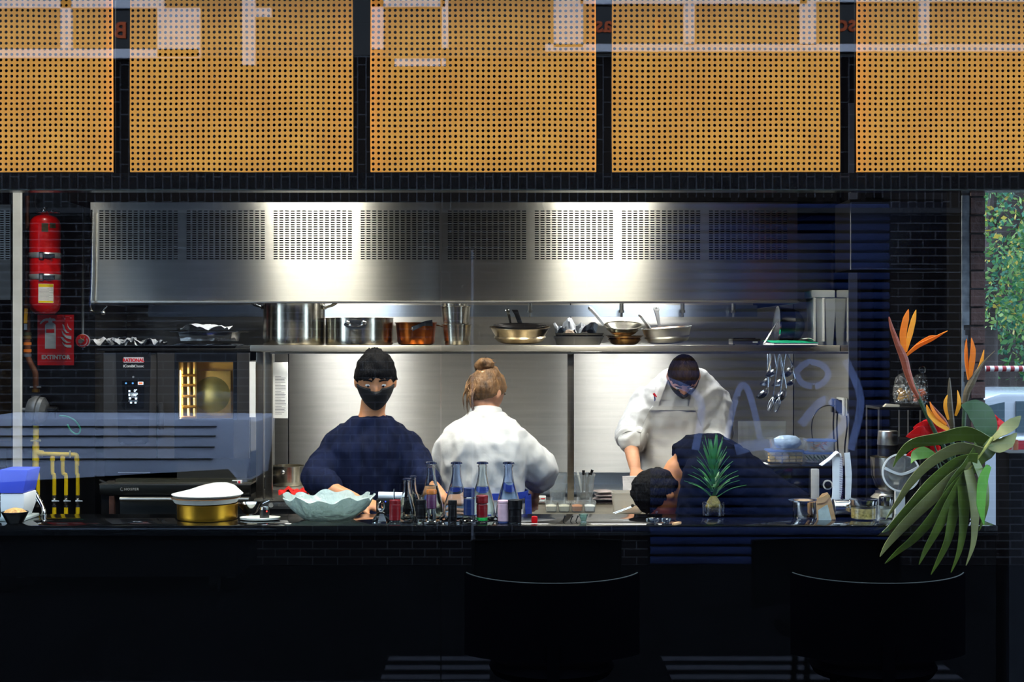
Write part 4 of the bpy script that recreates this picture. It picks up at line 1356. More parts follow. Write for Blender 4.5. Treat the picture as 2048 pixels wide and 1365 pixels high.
part('body', vessel(0.115, 0.131, 0.082, rc=0.03, lip=0.003), mat('dull_pan', (170, 168, 160), 0.4, 1.0, 0.15, 12), t, local=True)
M = Matrix.Rotation(R(100), 4, 'Z') @ Matrix.Translation((0.131, 0, 0.075)) @ Matrix.Rotation(R(-60), 4, 'Y')
part('handle', long_handle(0.11, 0.014, 0.022, 0.012).xf(M), handle_m, t, local=True)
t = thing('skillet', 'small skillet nested in the dull grey pan, bright handle to the left', 'pan', (wx(1331, PY), PY, SHZ + 0.054), 'skillets', rot=(R(3), R(-4), 0))
part('body', vessel(0.08, 0.104, 0.04, rc=0.024, lip=0.003), mat('brown_rim_pan', (150, 126, 104), 0.3, 1.0, 0.3, 10), t, local=True)
M = Matrix.Rotation(R(140), 4, 'Z') @ Matrix.Translation((0.10, 0, 0.037)) @ Matrix.Rotation(R(-42), 4, 'Y')
part('handle', long_handle(0.085, 0.014, 0.02, 0.02).xf(M), handle_m, t, local=True)
# black scale, conical strainer, green notebook, tall box
t = thing('kitchen_scale', 'flat black digital scale on the shelf between pans and green notebook', 'scale', (wx(1495, 7.46), 7.5, SHZ))
part('body', MB().box(wx(1464, 7.46), wx(1520, 7.46), 7.44, 7.58, SHZ + 0.004, SHZ + 0.034), plastic_black, t, bevel=0.005)
part('display', MB().box(wx(1504, 7.46), wx(1514, 7.46), 7.4385, 7.44, SHZ + 0.012, SHZ + 0.02), mat('lcd_grey', (130, 136, 134), 0.3), t)
part('platform', MB().box(wx(1466, 7.46), wx(1510, 7.46), 7.445, 7.575, SHZ + 0.034, SHZ + 0.038), black_gloss, t)
for x in (1468, 1516):
    part('foot', MB().tube([(wx(x, 7.46), 7.47, SHZ), (wx(x, 7.46), 7.47, SHZ + 0.005)], 0.006, 8), plastic_black, t)
SYc = 7.59
c0 = W(1566, 652, 7.59)
t = thing('conical_strainer', 'dark conical strainer lying on its side against the tall clear box', 'strainer', (c0.x, c0.y, SHZ))
ax = Matrix.Translation(c0) @ Matrix.Rotation(R(94), 4, 'Y')
part('band', MB().lathe([(0.098, -0.032), (0.100, -0.03), (0.095, 0.048), (0.092, 0.048), (0.097, -0.03)], n=40).xf(ax), mat('strainer_band', (60, 62, 66), 0.3, 0.9), t)
part('rim', MB().lathe([(0.098, -0.036), (0.104, -0.036), (0.104, -0.028), (0.098, -0.028), (0.098, -0.036)], n=40, cap0=False, cap1=False).xf(ax), steel_pol, t)
part('mesh_cone', MB().lathe([(0.092, 0.048), (0.084, 0.075), (0.06, 0.095), (0.03, 0.11), (0.004, 0.114)], n=36, cap0=False).xf(ax), mat('mesh_grey', (104, 108, 110), 0.6, 0.3, 0.1, 90, bump=0.5, bscale=400), t)
part('handle', MB().tube([c0 + Vector((-0.036, -0.06, 0.02)), W(1543, 664, 7.42), W(1529, 687, 7.40)], 0.005, 8), steel_plain, t)
t = thing('notebook', 'green covered notebook lying over the front edge of the shelf', 'notebook', W(1590, 694, 7.35))
gy0 = 7.352
part('pages', MB().loft([[(wx(1548, 7.35), gy0, SHZ + q), (wx(1636, 7.35), gy0, SHZ + q), (wx(1626, 7.35), 7.47, SHZ + q), (wx(1534, 7.35), 7.47, SHZ + q)] for q in (0.001, 0.012)]), white_paper, t)
part('cover', MB().loft([[(wx(1546, 7.35), gy0 - 0.004, SHZ + q), (wx(1637, 7.35), gy0 - 0.004, SHZ + q), (wx(1626, 7.35), 7.47, SHZ + q + 0.012), (wx(1533, 7.35), 7.47, SHZ + q + 0.012)] for q in (0.012, 0.0135)]), mat('green_cover', (0, 158, 108), 0.5), t)
part('curled_page', MB().strip([(wx(1631, 7.35), 7.42, SHZ + 0.024), (wx(1622, 7.35), 7.42, SHZ + 0.036), (wx(1612, 7.35), 7.42, SHZ + 0.034)], [0.10] * 3, (0, 1, 0), 0.002, smooth=4), white_paper, t)
tbx = wx(1645, 7.52)
t = thing('storage_box', 'tall translucent storage box standing at the right end of the shelf', 'box', (tbx, 7.56, SHZ))
part('body', tapered(0.05, 0.07, 0.062, 0.085, 0.25, 0.003), mat('milky_plastic', (226, 234, 236), 0.3, 0, 0.02, 6, trans=0.6, ior=1.2), t, local=True, bevel=0.004)
part('lid', MB().box(-0.07, 0.055, -0.092, 0.092, 0.25, 0.29), mat('milky_lid', (220, 228, 230), 0.35, 0, 0.02, 6, trans=0.4, ior=1.2), t, local=True, bevel=0.006)
part('rib', MB().box(-0.058, -0.046, -0.090, -0.078, 0.02, 0.25).box(-0.012, 0.0, -0.090, -0.078, 0.02, 0.25), white_plastic, t, local=True, kind='stuff')
# ladles hanging below the shelf
lad_m = mat('ladle_steel', (176, 184, 196), 0.2, 1.0, 0.05, 8)
zh = wz(703.5, 7.36) - 0.006
for k, (px, py, rr, tl, wh) in enumerate([(1541, 744, 0.038, 38, 'uppermost left'), (1574, 742, 0.044, 42, 'uppermost right'), (1530, 762, 0.038, 40, 'middle left'), (1555, 764, 0.038, 36, 'middle'),
                                          (1524, 786, 0.044, 42, 'lowest left'), (1557, 790, 0.054, 40, 'lowest and largest'), (1580, 764, 0.030, 30, 'farthest right')]):
    Y = 7.48 + 0.04 * ((k * 3) % 7)
    p = W(px, py, Y)
    t = thing('ladle', 'steel ladle in the cluster hanging under the shelf, ' + wh, 'ladle', p, 'ladles under the shelf')
    bowl = [(0.002, -rr * 0.72), (rr * 0.6, -rr * 0.55), (rr * 0.92, -rr * 0.2), (rr, 0.03 * rr), (rr * 0.96, 0.03 * rr), (rr * 0.86, -rr * 0.18), (rr * 0.55, -rr * 0.48), (0.002, -rr * 0.62)]
    part('bowl', MB().lathe(bowl, n=24).xf(Matrix.Translation(p) @ Matrix.Rotation(R(-tl), 4, 'Y')), lad_m, t)
    top = Vector((wx(1536 + (px - 1536) * 0.75 + 8, Y), Y, zh))
    e = p + Vector((rr * math.cos(R(tl)), 0, rr * math.sin(R(tl))))
    part('handle', MB().tube([top, (top * 0.4 + e * 0.6), e], 0.0038, 8), lad_m, t)
for k, px in enumerate((1540, 1553)):
    Y = 7.40 + 0.012 * k
    t = thing('whisk', ('left' if k == 0 else 'right') + ' wire whisk with its loops below the hanging ladles', 'whisk', W(px, 822, Y), 'whisks under the shelf')
    top = Vector((wx(px + 18, Y), Y, zh))
    mid = W(px + 6, 795, Y)
    part('handle', MB().tube([top, mid], 0.004, 8), lad_m, t)
    for q in range(4):
        a = PI * q / 4
        s = Vector((math.cos(a), math.sin(a), 0)) * 0.014
        end = W(px - 2, 821 + 3 * k, Y)
        part('wire', MB().tube([mid + s * 0.2, (mid + end) / 2 + s, end + s * 0.5, end, end - s * 0.5, (mid + end) / 2 - s, mid - s * 0.2], 0.0013, 5, smooth=3), lad_m, t)
t = thing('hanging_hook_rod', 'thin steel rod hook hanging at the left of the ladle cluster', 'hook', W(1537, 742, 7.42))
part('rod', MB().tube([Vector((wx(1546, 7.42), 7.42, zh)), W(1537, 742, 7.42), W(1534, 745, 7.42)], 0.003, 6), steel_plain, t)

# trays and paper on top of the oven
OTZ = wz(697, OY)
TY = 7.75
tr = thing('oven_tray', 'black oven tray on top of the combi oven, left side', 'tray', (wx(268, TY), TY, OTZ), 'trays on the oven')
part('tray_body', tapered(0.18, 0.2, 0.19, 0.215, 0.012).xf(Matrix.Translation((wx(262, TY), TY, OTZ))), plastic_black, tr)
tr = thing('oven_tray', 'dark steel tray on top of the combi oven, right side under the deep tray', 'tray', (wx(420, TY), TY, OTZ), 'trays on the oven')
part('tray_body', tapered(0.18, 0.2, 0.19, 0.215, 0.012).xf(Matrix.Translation((wx(418, TY), TY, OTZ))), steel_dark, tr)
foil = mat('crumpled_foil', (206, 208, 212), 0.18, 1.0, 0.05, 10, bump=0.3, bscale=90)
single('foil_sheet', crumple(0.34, 0.34, 0.014, 9.1, 26, 26, 0.3).xf(Matrix.Translation((wx(420, TY), TY, OTZ + 0.0125))), foil, 'crumpled aluminium foil under the deep steel tray on the oven', 'foil', smooth=20)
t = thing('deep_tray', 'deep steel tray with a wide rim standing on foil on the oven', 'tray', (wx(425, TY), TY, OTZ + 0.03))
part('body', tapered(0.135, 0.11, 0.145, 0.12, 0.05).xf(Matrix.Translation((wx(420, TY), TY, OTZ + 0.038))), steel_pol, t, bevel=0.006)
part('rim', MB().loft([[(wx(420, TY) + sx * a, TY + sy_ * b, OTZ + z) for sx, sy_ in ((-1, -1), (1, -1), (1, 1), (-1, 1))] for a, b, z in ((0.143, 0.118, 0.084), (0.182, 0.15, 0.087), (0.182, 0.15, 0.090), (0.143, 0.118, 0.087))], cap0=False, cap1=False), steel_pol, t)
single('cling_wrapped_food', crumple(0.24, 0.2, 0.035, 5.7, 20, 16, 0.5).xf(Matrix.Translation((wx(412, TY), TY, OTZ + 0.088))), white_plastic, 'white wrapped food heaped in the deep steel tray', 'food', smooth=30)
for k, (px, w_) in enumerate(((213, 0.095), (254, 0.105), (304, 0.13))):
    single('paper_sheet', crumple(w_, 0.2, 0.05, 11.3 + k * 4, 14, 12, 0.25).xf(Matrix.Translation((wx(px, TY), TY - 0.02, OTZ + 0.0145))), white_paper,
           ('left', 'middle', 'right')[k] + ' one of the crumpled white papers on the oven tray', 'paper', group='papers on the oven', smooth=20)
# ================================================================== THINGS ON STOVE, PREP TABLE AND BACK LEDGE
t = thing('saucepan', 'steel saucepan with a round knob on the griddle behind the left cook', 'pot', (wx(577, 7.85), 7.85, STZ + 0.035))
kk = 7.85 / FPX
part('body', vessel(0.088, 0.09, 0.108, rc=0.008), steel_pot, t, local=True)
part('handle', MB().tube([(-0.012, -0.088, 0.078), (-0.012, -0.11, 0.082)], [0.014, 0.016], 12).ball((-0.012, -0.112, 0.082), 0.012, 10, 8), steel_pol, t, local=True)
rc_ = crumple(0.15, 0.12, 0.05, 2.2, 16, 12, 0.5).xf(Matrix.Translation((wx(592, 7.55), 7.5, STZ + 0.004)))
single('red_cloth', rc_, mat('red_cotton', (214, 32, 24), 0.8, 0, 0.08, 20), 'crumpled red cloth lying on the stove left of the cook in navy', 'cloth', smooth=50)

LY = 7.52                       # the back ledge
kl = LY / FPX


def rounded(w, d, h, r=0.012, n=4):
    pts = []
    for cx, cy, a0 in ((w - r, d - r, 0), (-w + r, d - r, 90), (-w + r, -d + r, 180), (w - r, -d + r, 270)):
        for k in range(n + 1):
            a = R(a0 + 90 * k / n)
            pts.append((cx + r * math.cos(a), cy + r * math.sin(a)))
    return pts


def tub(w0, d0, w1, d1, h, t=0.002, r=0.015, lip=0.004):
    """Open tub with rounded corners: outside, lip, inside, as closed surface."""
    rings = []
    for w, d, z in ((w0 - 0.006, d0 - 0.006, 0), (w0, d0, 0.004), (w1, d1, h - 0.003), (w1 + lip, d1 + lip, h - 0.002), (w1 + lip, d1 + lip, h), (w1 - t, d1 - t, h), (w0 - t, d0 - t, 0.006), (w0 - 0.008, d0 - 0.008, 0.004)):
        rings.append([(x, y, z) for x, y in rounded(w, d, h, r)])
    return MB().loft(rings)


for px, nm, lb in ((1115, 'measuring_jug', 'clear plastic jug of water left of the middle shelf post'), (1169, 'utensil_jug', 'clear plastic jug of spoons right of the middle shelf post')):
    t = thing(nm, lb, 'jug', (wx(px, LY), LY, PBZ))
    part('body', tub(0.038, 0.038, 0.053, 0.053, 0.142, r=0.018), clear_plastic, t, local=True)
    if px < 1150:
        part('water', MB().loft([[(x, y, z) for x, y in rounded(w, w, 0, 0.016)] for w, z in ((0.034, 0.006), (0.040, 0.052))]), mat('water', (214, 226, 232), 0.03, 0, 0, trans=0.9, ior=1.33), t, local=True)
ux = wx(1169, LY)
ut = mat('spoon_steel', (176, 178, 180), 0.2, 1.0, 0.05, 10)
for k, (dx0, dx1, zt, cap, lb) in enumerate([(-0.012, -0.006, 0.165, plastic_black, 'large steel spoon with black end in the clear jug'), (0.012, 0.004, 0.150, None, 'steel serving spoon leaning in the clear jug'), (0.02, 0.016, 0.13, None, 'shorter steel spoon in the clear jug'),
                                             (0.0, 0.042, 0.165, plastic_black, 'black handled spoon leaning right in the clear jug'), (-0.008, -0.036, 0.155, white_plastic, 'white plastic spatula leaning left in the clear jug'), (0.008, 0.030, 0.148, plastic_black, 'second black handled spoon beside the leaning one')]):
    yy = LY - 0.022 + 0.009 * k
    b0 = Vector((ux + dx0, yy, PBZ + 0.028))
    b1 = Vector((ux + dx1, yy, PBZ + zt))
    t = thing('spoon' if k != 4 else 'spatula', lb, 'spoon' if k != 4 else 'spatula', b0, 'utensils in the jug')
    part('stem', MB().tube([b0, b1], 0.0042 if k != 4 else 0.006, 8), ut if k != 4 else white_plastic, t)
    part('bowl', MB().ball(b0 + Vector((0, 0, 0.002)), (0.017, 0.0036, 0.022), 14, 10), ut if k != 4 else white_plastic, t)
    if cap is plastic_black:
        part('grip', MB().tube([b0.lerp(b1, 0.8), b1], [0.006, 0.008], 10), cap, t)

bag_m = mat('vacuum_bag', (196, 178, 178), 0.3, 0, 0.12, 16, bump=0.5, bscale=30, coat=0.5)


def pillow(w, d, h, seed):
    def top(u, v, s):
        e = max(0.0, 1 - abs(2 * u - 1) ** 3) * max(0.0, 1 - abs(2 * v - 1) ** 3)
        n = 0.18 * noise.noise((u * 5 + seed, v * 5, seed))
        return ((u - 0.5) * w, (v - 0.5) * d, h / 2 + s * (h / 2) * e * (0.9 + n) + (0.002 * s))
    mb = MB()
    mb.grid(lambda u, v: top(u, v, 1), 14, 10)
    mb.grid(lambda u, v: top(1 - u, v, -1), 14, 10)
    return mb


for k, (px, dz, w_, lb) in enumerate([(1207, 0, 0.11, 'lowest'), (1209, 0.018, 0.10, 'middle'), (1207, 0.036, 0.09, 'topmost')]):
    single('vacuum_bag', pillow(w_, 0.12, 0.019, k * 3.1).xf(Matrix.Translation((wx(px, LY + 0.05), LY + 0.04, PBZ + 0.0005 + dz)) @ Matrix.Rotation(R(12 * k - 10), 4, 'Z')), bag_m,
           lb + ' of the three pale vacuum bags right of the utensil jug', 'bag', group='vacuum bags on the ledge')
for k, (px, dz, w_, lb) in enumerate([(1278, 0, 0.17, 'lower'), (1276, 0.0195, 0.15, 'upper')]):
    single('vacuum_bag', pillow(w_, 0.14, 0.019, 20 + k * 3.1).xf(Matrix.Translation((wx(px, LY), LY + 0.03, PBZ + 0.0005 + dz)) @ Matrix.Rotation(R(6 * k), 4, 'Z')), bag_m,
           lb + ' flat vacuum bag in the pile under the bowed cook\'s hand', 'bag', group='vacuum bags on the ledge')
bg = MB().loft([[(wx(1270, LY) + x * w_, 7.50 + y * d_, PBZ + 0.041 + z) for x, y in ((-1, -0.3), (-0.5, -1), (0.5, -1), (1, -0.3), (1, 0.3), (0.5, 1), (-0.5, 1), (-1, 0.3))] for z, w_, d_ in ((0, 0.062, 0.028), (0.02, 0.066, 0.03), (0.05, 0.066, 0.022), (0.085, 0.068, 0.018), (0.092, 0.069, 0.019), (0.09, 0.066, 0.016), (0.06, 0.06, 0.015))])
single('open_bag', bg, mat('clear_bag', (226, 222, 222), 0.2, 0, 0.06, 14, bump=0.5, bscale=40, coat=0.6), 'open vacuum bag held upright by the bowed cook\'s hand', 'bag', smooth=60)

# containers in the ingredient rail
CY = 7.12
kc = CY / FPX
cols_ = [('cream', (232, 226, 204)), ('grated cheese', (226, 222, 196)), ('orange paste', (206, 130, 72)), ('white foam', (240, 240, 236))]
for k, px in enumerate((1102, 1128, 1154, 1179)):
    x = wx(px, CY)
    t = thing('ingredient_tub', 'small clear tub of %s in the ingredient rail' % cols_[k][0], 'tub', (x, CY, PWZ), 'tubs in the ingredient rail')
    part('body', tub(0.026, 0.04, 0.030, 0.045, 0.052, r=0.008, lip=0.002), clear_plastic, t, local=True)
    part('filling', MB().loft([[(a, b, z) for a, b in rounded(w, d, 0, 0.007)] for w, d, z in ((0.022, 0.036, 0.007), (0.0255, 0.040, 0.030), (0.01, 0.02, 0.036))]), mat('filling_' + cols_[k][0].replace(' ', '_'), cols_[k][1], 0.6, 0, 0.12, 40), t, local=True)
    s = thing('tasting_spoon', 'small clear spoon standing in the tub of ' + cols_[k][0], 'spoon', (x, CY, PWZ + 0.037), 'spoons in the ingredient tubs')
    part('stem', MB().strip([(x, CY, PWZ + 0.037), (x + 0.004, CY + 0.012, PWZ + 0.072)], [0.007, 0.009], (1, 0, 0), 0.003), clear_plastic, s)
t = thing('sauce_box', 'white plastic box with yellow sauce at its base, at the prep table edge', 'box', (wx(1255, 7.08), 7.08, PWZ + 0.0008))
part('body', tub(0.068, 0.05, 0.078, 0.058, 0.104, r=0.012), thin_clear('milky_box', (0.96, 0.96, 0.94), 1.4, 0.5, 0.2, (240, 238, 230)), t, local=True)
part('sauce', MB().loft([[(a + 0.02, b, z) for a, b in rounded(w, d, 0, 0.01)] for w, d, z in ((0.040, 0.044, 0.007), (0.042, 0.045, 0.026))]), mat('yellow_sauce', (240, 172, 20), 0.3), t, local=True)
t = thing('tongs', 'slim steel tongs leaning on the white sauce box', 'tongs', W(1230, 1027, 7.0))
part('arm', MB().tube([W(1226, 1027, 6.99), W(1262, 1014, 6.99)], 0.004, 8), steel_pol, t)
part('arm', MB().tube([W(1230, 1028, 6.985), W(1263, 1015.5, 6.985)], 0.003, 8), steel_pol, t)
part('hinge', MB().tube([W(1265, 1012, 6.98), W(1265, 1012, 7.0)], 0.008, 12).tube([W(1265, 1012, 6.99), W(1274, 1010, 6.99)], 0.003, 6), steel_dark, t)
t = thing('ice_tub', 'small white tub heaped with ice beside the yellow sauce', 'tub', (wx(1300, 7.06), 7.06, PWZ))
part('body', tub(0.022, 0.03, 0.027, 0.034, 0.035, r=0.008), white_plastic, t, local=True)
ice = MB()
for k in range(14):
    c = (rnd.uniform(-0.02, 0.02), rnd.uniform(-0.026, 0.026), 0.036 + rnd.random() * 0.014)
    ice.add([(c[0] + a * 0.007, c[1] + b * 0.007, c[2] + d * 0.006) for a, b, d in ((-1, -1, -1), (1, -1, -1), (1, 1, -1), (-1, 1, -1), (-1, -1, 1), (1, -1, 1), (1, 1, 1), (-1, 1, 1))],
            [(0, 3, 2, 1), (4, 5, 6, 7), (0, 1, 5, 4), (1, 2, 6, 5), (2, 3, 7, 6), (3, 0, 4, 7)])
part('ice', ice, mat('ice', (240, 246, 250), 0.1, 0, 0, trans=0.6, ior=1.3), t, local=True, kind='stuff')
t = thing('brown_drink', 'small round glass of brown liquid by the ice tub', 'glass', (wx(1318, 7.2), 7.2, PWZ))
part('glass', MB().lathe([(0.018, 0), (0.021, 0.02), (0.022, 0.055), (0.020, 0.055), (0.019, 0.02), (0.015, 0.004)], n=20, cap1=True), clear_glass, t, local=True)
part('liquid', MB().lathe([(0.0145, 0.005), (0.0185, 0.02), (0.019, 0.036)], n=20), mat('brown_liquid', (128, 66, 20), 0.1, 0, 0.1, 10, trans=0.4), t, local=True)
t = thing('film_roll', 'two-tone box of labels lying left of the water jug', 'box', W(1082, 1003, LY))
part('box', MB().pbox(1071, 1092, 994, 999, LY - 0.02, 0.06), white_plastic, t, bevel=0.002)
part('box', MB().pbox(1071, 1092, 999.6, 1004.2, LY - 0.02, 0.06), white_plastic, t, bevel=0.002)
part('dot', MB().tube([W(1076, 996.5, LY - 0.0215), W(1076, 996.5, LY - 0.02)], 0.004, 10), mat('dot_blue', (70, 60, 170), 0.5), t)
part('dot', MB().tube([W(1076, 1002, LY - 0.0215), W(1076, 1002, LY - 0.02)], 0.004, 10), mat('dot_blue', (70, 60, 170), 0.5), t)
part('red_mark', MB().pbox(1082, 1090, 997, 999, LY - 0.0212, 0.001), red_paint, t)
# chrome tap behind the woman
t = thing('chrome_tap', 'small chrome tap behind the woman in white', 'tap', W(1046, 985, 7.6))
part('spout', MB().tube([Vector((wx(1046, 7.6), 7.6, PBZ)), W(1046, 966, 7.6), W(1042, 960, 7.6), W(1036, 963, 7.6), W(1035, 972, 7.6)], 0.008, 10, smooth=3), steel_pol, t)
part('base', MB().tube([(wx(1046, 7.6), 7.6, PBZ), (wx(1046, 7.6), 7.6, PBZ + 0.02)], 0.018, 14), steel_pol, t)
# burner on the stove seen between the two standing cooks
t = thing('gas_burner', 'black pan support of a gas burner on the stove, right of the navy shirt', 'burner', (wx(845, 7.9), 7.9, STZ))
bx = wx(845, 7.9)
part('ring', MB().lathe([(0.05, 0), (0.06, 0), (0.06, 0.02), (0.05, 0.02), (0.05, 0)], c=(bx, 7.9, STZ + 0.0006), n=24, cap0=False, cap1=False), iron_black, t)
for a in range(4):
    d = Vector((math.cos(a * PI / 2 + 0.4), math.sin(a * PI / 2 + 0.4), 0))
    part('bar', MB().tube([Vector((bx, 7.9, STZ + 0.03)) + d * 0.02, Vector((bx, 7.9, STZ + 0.035)) + d * 0.1, Vector((bx, 7.9, STZ + 0.006)) + d * 0.105], 0.005, 6), iron_black, t)

# ================================================================== ALONG THE BAR
def bar_at(px, Y):
    return Vector((wx(px, Y), Y, BAR_Z))


# far left: blue topped dispenser, bowl of crumbs, curved handle
LYb = 5.6
t = thing('ice_scoop_bin', 'tapered bin, blue above and white below, at the left end of the bar', 'bin', bar_at(42, LYb + 0.05))
bx0 = bar_at(42, LYb + 0.05)
part('lower_body', MB().loft([[(wx(a, 5.65), 5.65 + y, z) for a, y in ((x0_, -0.07), (x1_, -0.07), (x1_, 0.07), (x0_, 0.07))] for x0_, x1_, z in ((14, 52, BAR_Z + 0.012), (13, 60, wz(1010, 5.65)), (13, 61, wz(984, 5.65)))]), white_plastic, t, bevel=0.004)
part('blue_top', MB().loft([[(wx(a, 5.65), 5.65 + y, z) for a, y in ((x0_, -0.075), (x1_, -0.075), (x1_, 0.075), (x0_, 0.075))] for x0_, x1_, z in ((13, 59, wz(983.5, 5.65)), (10, 69, wz(937, 5.65)))]), mat('blue_plastic', (74, 92, 214), 0.35, 0, 0.06, 6), t, bevel=0.005)
part('base_plate', MB().box(wx(8, 5.65), wx(64, 5.65), 5.56, 5.74, BAR_Z, BAR_Z + 0.012), mat('base_grey', (150, 160, 158), 0.35), t, bevel=0.003)
t = thing('crumb_bowl', 'black bowl of golden crumbs in front of the blue and white bin', 'bowl', bar_at(30, 5.5))
part('bowl', MB().lathe([(0.02, 0.0), (0.03, 0.002), (0.052, 0.045), (0.049, 0.046), (0.028, 0.008), (0.005, 0.005)], n=28), black_gloss, t, local=True)
part('crumbs', MB().lathe([(0.046, 0.04), (0.03, 0.054), (0.008, 0.06)], n=20, wob=lambda a, k: 1 + 0.06 * math.sin(7 * a + 2 * k)), mat('golden_crumbs', (216, 160, 96), 0.85, 0, 0.45, 90, bump=0.6, bscale=160), t, local=True)
t = thing('arched_steel_handle', 'arched polished steel tube standing behind the crumb bowl', 'handle', bar_at(72, 5.72))
part('arch', MB().tube([bar_at(66.5, 5.785) + Vector((0, 0, 0.092)), bar_at(71, 5.78) + Vector((0, 0, 0.085)), bar_at(79, 5.77) + Vector((0, 0, 0.055)), bar_at(87, 5.74) + Vector((0, 0, 0.02)), bar_at(87, 5.74) + Vector((0, 0, 0.004))], 0.010, 12, smooth=5), steel_pol, t)
part('foot', MB().tube([bar_at(87, 5.74), bar_at(87, 5.74) + Vector((0, 0, 0.006))], 0.014, 14), steel_pol, t)

PBY = 5.64
kb = PBY / FPX
pc = bar_at(415, PBY)
t = thing('brass_pot', 'golden brass pot carrying two white plates on the bar', 'pot', pc)
part('body', vessel(0.118, 0.119, 0.062, rc=0.006, lip=0.001), mat('brass_sheet', (186, 138, 40), 0.34, 1.0, 0.3, 7), t, local=True)
t = thing('stoneware_plate', 'cream plate with a brown rim on the golden pot', 'plate', pc + Vector((-0.006, 0, 0.064)))
part('plate', MB().lathe([(0.08, 0), (0.122, 0.003), (0.134, 0.021), (0.132, 0.023), (0.118, 0.009), (0.02, 0.006)], n=48), mat('cream_glaze', (226, 220, 204), 0.35, 0, 0.06, 12), t, local=True)
part('brown_rim', MB().lathe([(0.1335, 0.0205), (0.1355, 0.022), (0.1335, 0.0245), (0.1315, 0.023)], n=48, cap0=False, cap1=False), mat('rim_brown', (150, 96, 48), 0.4, 0, 0.3, 30), t, local=True)
t = thing('white_dish', 'white dish turned upside down into a lopsided cone on the plate', 'dish', pc + Vector((0, 0, 0.0895)))
dish = MB()
rings = []
for r_, z_, off in ((0.139, 0.010, 0.0), (0.137, 0.002, 0.0), (0.130, 0.0, 0.0), (0.124, 0.0005, 0.0)):
    rings.append([(r_ * math.cos(a) + off, r_ * math.sin(a), z_) for a in [2 * PI * k / 48 for k in range(48)]])
dish.loft([[(r_ * math.cos(a) + off, r_ * math.sin(a), z_) for a in [2 * PI * k / 48 for k in range(48)]] for r_, z_, off in
           ((0.125, 0.0, 0.0), (0.139, 0.008, 0.0), (0.140, 0.0105, 0.0), (0.10, 0.026, 0.025), (0.065, 0.043, 0.042), (0.03, 0.053, 0.05), (0.006, 0.0545, 0.05))])
part('dish', dish, mat('white_glaze', (206, 206, 200), 0.3, 0, 0.02, 8), t, local=True)
t = thing('sauce_ladle', 'steel bowl shaped ladle beside the golden pot', 'ladle', bar_at(500, 5.68))
part('bowl', MB().lathe([(0.014, 0.012), (0.028, 0.02), (0.050, 0.056), (0.052, 0.058), (0.049, 0.058), (0.026, 0.024), (0.004, 0.018)], n=32), steel_pol, t, local=True)
part('foot', MB().lathe([(0.02, 0), (0.014, 0.012)], n=20), steel_pol, t, local=True)
part('handle', MB().tube([(0.05, 0, 0.055), (0.075, 0.01, 0.066)], 0.004, 8), steel_pol, t, local=True)
t = thing('oval_saucer', 'cream oval saucer under the black grinder on the bar', 'saucer', bar_at(520, 5.60))
part('saucer', MB().lathe([(0.06, 0), (0.078, 0.004), (0.08, 0.012), (0.077, 0.013), (0.06, 0.006), (0.01, 0.004)], n=36, sy=0.6), mat('cream_saucer', (232, 228, 208), 0.35), t, local=True)
t = thing('black_grinder', 'black and silver pocket torch standing on the cream saucer', 'torch', bar_at(529, 5.60) + Vector((0, 0, 0.006)))
part('body', MB().tube([(0, 0, 0), (0, 0, 0.036)], 0.019, 18), plastic_black, t, local=True)
part('cap', MB().tube([(0, 0, 0.036), (0, 0, 0.046)], [0.0185, 0.017], 18), steel_pol, t, local=True)
part('red_light', MB().ball((0.012, -0.017, 0.03), 0.003, 8, 6), mat('led_red', (255, 40, 30), 0.4, 0, 0, emit=(255, 40, 30), estr=1.5), t, local=True)

# scalloped glass bowl
gb = bar_at(658, 5.62)
t = thing('glass_bowl', 'wide frosted glass bowl with a ragged leaf edge on the bar', 'bowl', gb)


def gwob(a, k):
    if k in (3, 4, 5, 6):
        return 1 + 0.035 * math.sin(11 * a) + 0.02 * math.sin(23 * a + 1)
    return 1 + 0.008 * math.sin(11 * a)


prof = [(0.085, 0.0), (0.10, 0.004), (0.145, 0.04), (0.168, 0.072), (0.178, 0.090), (0.174, 0.092), (0.163, 0.074), (0.14, 0.045), (0.095, 0.010), (0.01, 0.007)]
gm = MB().lathe(prof, n=96, wob=gwob)
for i, v in enumerate(gm.v):
    k, j = divmod(i, 96)
    a = 2 * PI * j / 96
    if k in (3, 4, 5, 6):
        v.z += 0.008 * math.sin(11 * a + 0.6) + 0.006 * math.sin(5 * a)
part('bowl', gm, mat('aqua_glass', (226, 244, 232), 0.14, 0, 0.05, 20, trans=0.55, ior=1.35, bump=0.5, bscale=60), t, local=True, smooth=60)

# cut glass stopper, cocktail jars, bottles
t = thing('glass_cruet', 'cut glass cruet with a round stopper left of the bottles', 'cruet', bar_at(762, 5.52))
part('body', MB().lathe([(0.033, 0.0), (0.036, 0.008), (0.028, 0.022), (0.016, 0.036), (0.008, 0.042)], n=14, wob=lambda a, k: 1 + 0.06 * math.cos(7 * a)), cut_glass, t, local=True, smooth=0)
part('stopper', MB().lathe([(0.008, 0.0425), (0.014, 0.052), (0.0155, 0.064), (0.012, 0.078), (0.004, 0.084)], n=20), clear_glass, t, local=True)

wat = mat('bottle_water', (232, 242, 236), 0.0, 0, 0, trans=1.0, ior=1.07)


